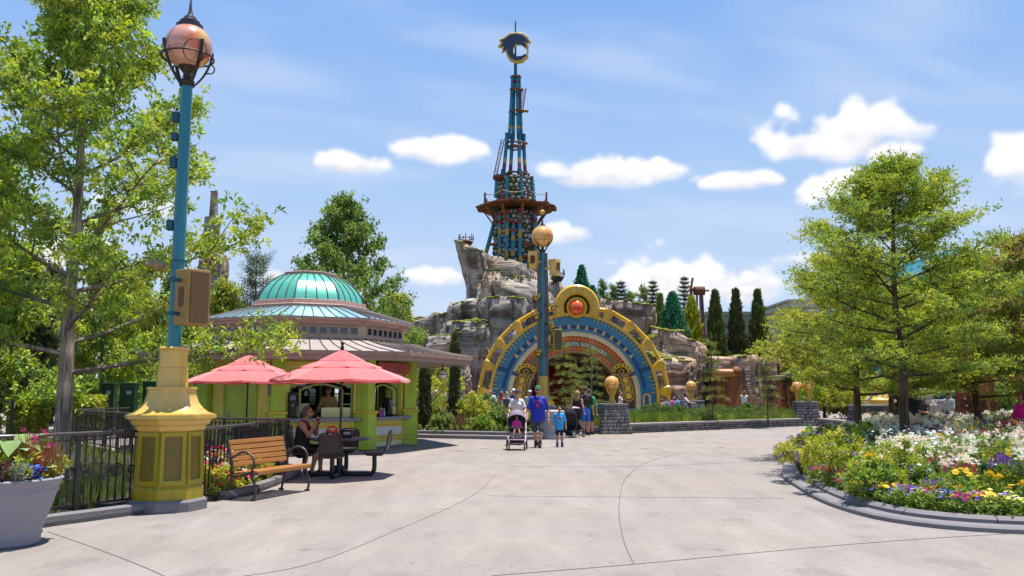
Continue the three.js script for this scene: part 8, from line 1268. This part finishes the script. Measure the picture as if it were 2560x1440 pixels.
// visitors further off
const far = { cell: 0.02 };
for (const [x, d, tn, lb, o] of [
  [1254, 41.5, 2.6, 'red-haired woman in a pink top left of the archway', { h: 1.66, female: true, shirt: [0.6, 0.04, 0.16], sleeve: 0.3, pants: [0.1, 0.1, 0.15], legs: 0.4, hair: [0.25, 0.06, 0.02], style: 'long' }],
  [1267, 40.5, 3.0, 'woman in pink shorts with a grey backpack left of the archway', { h: 1.62, female: true, shirt: [0.35, 0.36, 0.42], sleeve: 0.3, pants: [0.75, 0.03, 0.2], legs: 0.36, hair: [0.5, 0.45, 0.35], style: 'bun', pack: true }],
  [1284, 42, 0.3, 'man in a dark shirt and white cap near the archway foot', { h: 1.78, shirt: [0.03, 0.05, 0.09], sleeve: 0.5, pants: [0.1, 0.09, 0.08], legs: 0.45, cap: [[0.6, 0.62, 0.66]] }],
  [1276, 43.5, 0.5, 'person in pale blue behind the man with the white cap', { h: 1.72, shirt: [0.35, 0.42, 0.55], sleeve: 0.5, pants: [0.2, 0.2, 0.22], legs: 0.9 }],
  [1325, 40, 0.0, 'man in a white cap and grey shirt behind the man in blue', { h: 1.7, shirt: [0.45, 0.47, 0.5], sleeve: 0.5, pants: [0.1, 0.1, 0.12], legs: 0.45, cap: [[0.6, 0.6, 0.64], [0.05, 0.07, 0.14]] }],
  [1216, 41, -0.9, 'woman in a black top with a pale skirt at the archway gold foot', { h: 1.6, female: true, shirt: [0.02, 0.02, 0.025], sleeve: 0, pants: [0.5, 0.4, 0.4], legs: 0.4, hair: [0.04, 0.02, 0.015], style: 'bob' }],
  [1228, 42.5, -0.4, 'man in a white shirt standing behind the woman in black', { h: 1.76, shirt: [0.6, 0.6, 0.6], sleeve: 0.5, pants: [0.05, 0.05, 0.06], legs: 0.5 }],
  [1551, 46, 1.4, 'woman in a white top walking out of the archway', { h: 1.66, female: true, shirt: [0.6, 0.58, 0.6], sleeve: 0, pants: [0.2, 0.2, 0.25], legs: 0.9, hair: [0.12, 0.05, 0.03], style: 'bun' }],
  [1668, 45, 1.2, 'dark-haired child in light blue left of the pink child', { h: 1.35, shirt: [0.08, 0.32, 0.6], sleeve: 0.5, pants: [0.1, 0.1, 0.14], legs: 0.5, hair: [0.015, 0.012, 0.012] }],
  [1683, 46, 0.9, 'child in a pink shirt between two in blue', { h: 1.4, shirt: [0.65, 0.16, 0.36], sleeve: 0.5, pants: [0.1, 0.1, 0.14], legs: 0.5, hair: [0.015, 0.012, 0.012] }],
  [1695, 45, 1.3, 'child in a pale blue shirt right of the pink child', { h: 1.45, shirt: [0.12, 0.35, 0.62], sleeve: 0.5, pants: [0.1, 0.1, 0.14], legs: 0.5, hair: [0.015, 0.012, 0.012] }],
  [1714, 45.5, 1.5, 'person in pale pink reaching forward beside the far pier', { h: 1.6, female: true, shirt: [0.6, 0.48, 0.5], sleeve: 0.3, pants: [0.4, 0.36, 0.36], legs: 0.9, hair: [0.03, 0.02, 0.015], style: 'bob', pose: { la: [[0.2, 1.2, 0.2], [0.15, 1.16, 0.45]], ra: [[-0.2, 1.2, 0.2], [-0.15, 1.16, 0.45]] } }],
  [1861, 48.5, 0.0, 'man in a white vest walking out between the rocks', { h: 1.74, skin: SK.brown, shirt: [0.6, 0.57, 0.5], sleeve: 0, pants: [0.1, 0.1, 0.12], legs: 0.45, hair: [0.02, 0.015, 0.012] }],
  [1088, 44, 0.6, 'distant visitor in a blue shirt and white hat beyond the plumed shrub', { h: 1.72, shirt: [0.15, 0.35, 0.6], sleeve: 0.5, pants: [0.2, 0.2, 0.2], legs: 0.5, cap: [[0.6, 0.6, 0.6]] }],
  [2290, 29.5, -2.9, 'man in a black shirt standing under the tall tree crown', { h: 1.82, girth: 1.15, shirt: [0.01, 0.011, 0.016], sleeve: 0.5, pants: [0.02, 0.022, 0.03], legs: 0.5, skin: SK.fair, cell: 0.016 }],
  [2311, 29, -0.8, 'person in a dark top leaning beside the man in black', { h: 1.5, shirt: [0.04, 0.035, 0.04], sleeve: 0.3, pants: [0.03, 0.03, 0.04], legs: 0.5, hair: [0.2, 0.15, 0.1], skin: SK.tan, cell: 0.016, pose: { la: [[0.25, 1.1, 0.12], [0.2, 1.15, 0.34]] } }],
  [2372, 28.5, 2.4, 'woman in a white shirt with dark ponytail carrying a blue bag', { h: 1.68, female: true, girth: 1.15, shirt: [0.6, 0.6, 0.62], sleeve: 0.4, pants: [0.08, 0.1, 0.16], legs: 0.95, hair: [0.06, 0.03, 0.02], style: 'tail', skin: SK.tan, cell: 0.016 }],
  [2556, 18.6, -0.9, 'person in a bright pink top and straw hat at the right edge', { h: 1.66, female: true, girth: 1.15, shirt: [0.8, 0.006, 0.26], sleeve: 0.45, pants: [0.05, 0.05, 0.08], legs: 0.9, hair: [0.05, 0.03, 0.02], style: 'bob', hat: [[0.42, 0.28, 0.12], [0.5, 0.02, 0.06]], skin: SK.tan, cell: 0.014, pose: { la: [[0.26, 1.12, 0.1], [0.12, 1.1, 0.34]], ra: [[-0.27, 1.12, 0.06], [-0.2, 1.08, 0.32]] } }],
]) { const p = G0(x, d, x > 2400 || (x < 1400 && x > 1240 && d < 40) ? 0 : 0), q = person(lb, p, toCam(p) + tn, { ...far, ...o, group: 'visitors' }); q.userData.group = 'visitors'; if (o.pack) obj('backpack', rbox(0.3, 0.42, 0.16, 0, 1.15, -0.2, 0.06, 3), mk([0.09, 0.09, 0.11], 0.8), q); }
{ const p = G0(2384, 28.4), b = thing('shopping_bag', 'blue and white bag hanging from the hand of the woman in white', 'bag', p.clone().setY(0.42), 0.4); obj('sack', rbox(0.26, 0.3, 0.12, 0, 0.12, 0, 0.03, 3), mk([0.04, 0.3, 0.65], 0.4), b); obj('flash', rbox(0.16, 0.12, 0.13, -0.06, 0.1, 0, 0.02, 2), M.white, b); obj('handle', tube([V(-0.07, 0.26, 0), V(0, 0.4, 0), V(0.07, 0.26, 0)], 0.008, 10, 5), M.white, b); }

// ---------- buildings on the right ----------
{
  const d = 46, A = at(2290, 1000, d), B = at(2700, 1000, d), tl = paint([0.006, 0.12, 0.17], 0.5), tr = paint([0.012, 0.2, 0.24], 0.45), Y = (py) => at(2350, py, d).y;
  const H = thing('teal_pavilion', 'dark teal pavilion with a tall pitched teal roof on the right', 'building', [A.x, 0, -d - 4]), W = B.x - A.x;
  obj('wall', [box(W, Y(900), 0.4, W / 2, Y(900) / 2, 4)], tl, H); obj('side_wall', box(0.4, Y(900), 8, 0, Y(900) / 2, 0), tl, H);
  obj('plinth', box(W + 0.1, 0.9, 0.5, W / 2, 0.45, 4.1), paint([0.01, 0.09, 0.12], 0.5), H); obj('string_course', box(W + 0.1, 0.1, 0.56, W / 2, Y(968), 4.12), paint([0.02, 0.11, 0.17], 0.4), H); obj('upper_course', box(W + 0.1, 0.16, 0.56, W / 2, Y(924), 4.1), paint([0.02, 0.22, 0.26], 0.4), H);
  for (let i = 0; i < 9; i++) { const x = 0.6 + i * 0.98 + (i % 2) * 0.1, f = obj('window_frame', [box(0.06, 0.85, 0.1, x - 0.3, Y(947), 4.22), box(0.06, 0.85, 0.1, x + 0.3, Y(947), 4.22), box(0.66, 0.06, 0.1, x, Y(947) + 0.4, 4.22), box(0.66, 0.06, 0.1, x, Y(947) - 0.4, 4.22)], tr, H); obj('pane', box(0.56, 0.76, 0.04, x, Y(947), 4.21), darkGlass, f); }
  const rx = at(2395, 640, d).x - A.x, ry = Y(625), rx2 = at(2500, 700, d).x - A.x, ry2 = Y(692);
  const slope = (x0, y0, x1, y1) => { const g = bar(V(x0, y0, 0), V(x1, y1, 0), 9, 0.25); return g; };
  obj('roof', [bar(V(rx - 0.2, ry, 0), V(rx2 + 2.5, lerp(ry, ry2, 2.1), 0), 9, 0.3), bar(V(rx + 0.2, ry, 0), V(rx - 4.6, lerp(ry, ry2, 2.0), 0), 9, 0.3)], tr, H);
  obj('gable', T(extr([[rx, ry - 0.3], [rx2 + 2.2, lerp(ry, ry2, 2.0) - 0.2], [rx2 + 2.2, 3], [rx - 4.2, 3], [rx - 4.2, lerp(ry, ry2, 1.9) - 0.3]], 0.3), 0, 0, 3.4), tl, H); obj('fascia', [bar(V(rx - 0.2, ry - 0.1, 4.55), V(rx2 + 2.5, lerp(ry, ry2, 2.1) - 0.1, 4.55), 0.1, 0.5), bar(V(rx + 0.2, ry - 0.1, 4.55), V(rx - 4.6, lerp(ry, ry2, 2.0) - 0.1, 4.55), 0.1, 0.5)], tr, H);
  obj('gable_window', box(1.4, 1.0, 0.1, rx + 0.9, ry2 - 0.4, 3.75), darkGlass, H);
}
{ // terrace wall with posts and a glass rail
  const d = 36, A = at(2296, 1000, d), B = at(2478, 1000, d), W = B.x - A.x, m = mk([0.44, 0.34, 0.29], 0.8), cm = mk([0.55, 0.44, 0.37], 0.8), H = thing('terrace_wall', 'beige terrace wall with square posts and a glass rail', 'wall', [A.x, 0, -d]), Y = (py) => at(2380, py, d).y;
  obj('wall', box(W, Y(1008), 0.3, W / 2, Y(1008) / 2, 0), m, H); obj('coping', rbox(W + 0.1, 0.1, 0.44, W / 2, Y(1002), 0, 0.02, 2), cm, H); obj('right_wall', box(0.8, Y(990), 0.3, W - 0.1, Y(990) / 2, -0.3), m, H);
  for (const x of [at(2318, 1000, d).x - A.x, at(2422, 1000, d).x - A.x]) { const o = obj('post', rbox(0.36, Y(976), 0.36, x, Y(976) / 2, 0, 0.02, 1), m, H); obj('post_cap', rbox(0.44, 0.12, 0.44, x, Y(974), 0, 0.04, 2), cm, o); }
  const x0 = at(2328, 1000, d).x - A.x, x1 = at(2412, 1000, d).x - A.x; obj('glass_rail', box(x1 - x0, 0.4, 0.015, (x0 + x1) / 2, Y(991) + 0.05, 0), glass(0x9cc8c4), H); obj('handrail', rod([x0, Y(979), 0], [x1, Y(979), 0], 0.02), M.steel, H);
}
{ // yellow building and grey-green roof far behind
  const d = 78, a = at(1988, 1000, d), Y = (py) => at(2030, py, d).y, H = thing('yellow_building', 'pale yellow building with cornice behind the tiered trees', 'building', [a.x, 0, -d - 4]), W = at(2330, 1000, d).x - a.x, ym = paint([0.7, 0.52, 0.2], 0.7), cm = paint([0.6, 0.56, 0.42], 0.7);
  obj('wall', box(W, Y(768), 8, W / 2, Y(768) / 2, 0), ym, H); obj('cornice', [box(W + 0.5, 0.5, 8.5, W / 2, Y(762), 0), box(W + 0.9, 0.2, 8.9, W / 2, Y(752), 0), box(W + 0.2, 0.3, 8.2, W / 2, Y(776), 0)], cm, H);
  for (let i = 0; i < 5; i++) { const x = 1.6 + i * 2.4, f = obj('window_frame', [box(0.1, 2, 0.2, x - 0.6, Y(850), 4.05), box(0.1, 2, 0.2, x + 0.6, Y(850), 4.05), box(1.3, 0.12, 0.2, x, Y(850) + 1, 4.05), box(1.3, 0.12, 0.2, x, Y(850) - 1, 4.05)], cm, H); obj('pane', box(1.12, 1.9, 0.1, x, Y(850), 4.0), darkGlass, f); }
  const e = at(1780, 1000, 92), L = thing('show_building', 'long grey-green flat building beyond the cypress row', 'building', [e.x, 0, -96]), W2 = at(2000, 1000, 92).x - e.x, Y2 = at(1950, 777, 92).y; obj('wall', box(W2, Y2 - 0.4, 6, W2 / 2, (Y2 - 0.4) / 2, 0), paint([0.3, 0.33, 0.22], 0.8), L); obj('parapet', box(W2 + 0.3, 0.4, 6.3, W2 / 2, Y2 - 0.2, 0), paint([0.36, 0.4, 0.28], 0.8), L);
}
{ // red fluted trunk beside the pink shirt
  const p = G0(2440, 25.5), Tn = thing('redwood_tree', 'thick rust-red fluted tree trunk at the right behind the flowers', 'tree trunk', p), pos = [], idx = [], N = 72, R = 18, Ht = 3.4;
  for (let j = 0; j <= R; j++) for (let i = 0; i <= N; i++) { const a = i / N * 6.2832, y = Ht * j / R, r = (0.46 + 0.16 * Math.pow(1 - j / R, 2)) * (1 + 0.1 * Math.sin(a * 9 + Math.sin(y * 1.3) * 0.8) + 0.1 * (fbm(Math.cos(a) * 3, y * 0.8, Math.sin(a) * 3, 3) - 0.5)); pos.push(Math.cos(a) * r, y, Math.sin(a) * r); }
  for (let j = 0; j < R; j++) for (let i = 0; i < N; i++) { const a = j * (N + 1) + i, b = a + N + 1; idx.push(a, b, a + 1, a + 1, b, b + 1); }
  const g = new THREE.BufferGeometry(); g.setAttribute('position', new THREE.Float32BufferAttribute(pos, 3)); g.setIndex(idx); g.computeVertexNormals(); obj('trunk', g.toNonIndexed(), M.rockRed, Tn);
  for (let k = 0; k < 14; k++) obj('light_bead', sph(0.035, -0.5 - 0.06 * Math.sin(k), 0.25 + k * 0.2, 0.3, 8, 6), plain([0.7, 0.55, 0.5], 0.4), Tn);
}
{ const p = G0(32, 20.2), b = thing('black_post', 'thin black garden post beside the left hedge', 'post', p); obj('post', [cyl(0.04, 0.035, 1.45, 0, 0, 0, 10), cyl(0.06, 0.05, 0.06, 0, 1.42, 0, 10)], M.black, b); }

renderer.render(scene, camera);
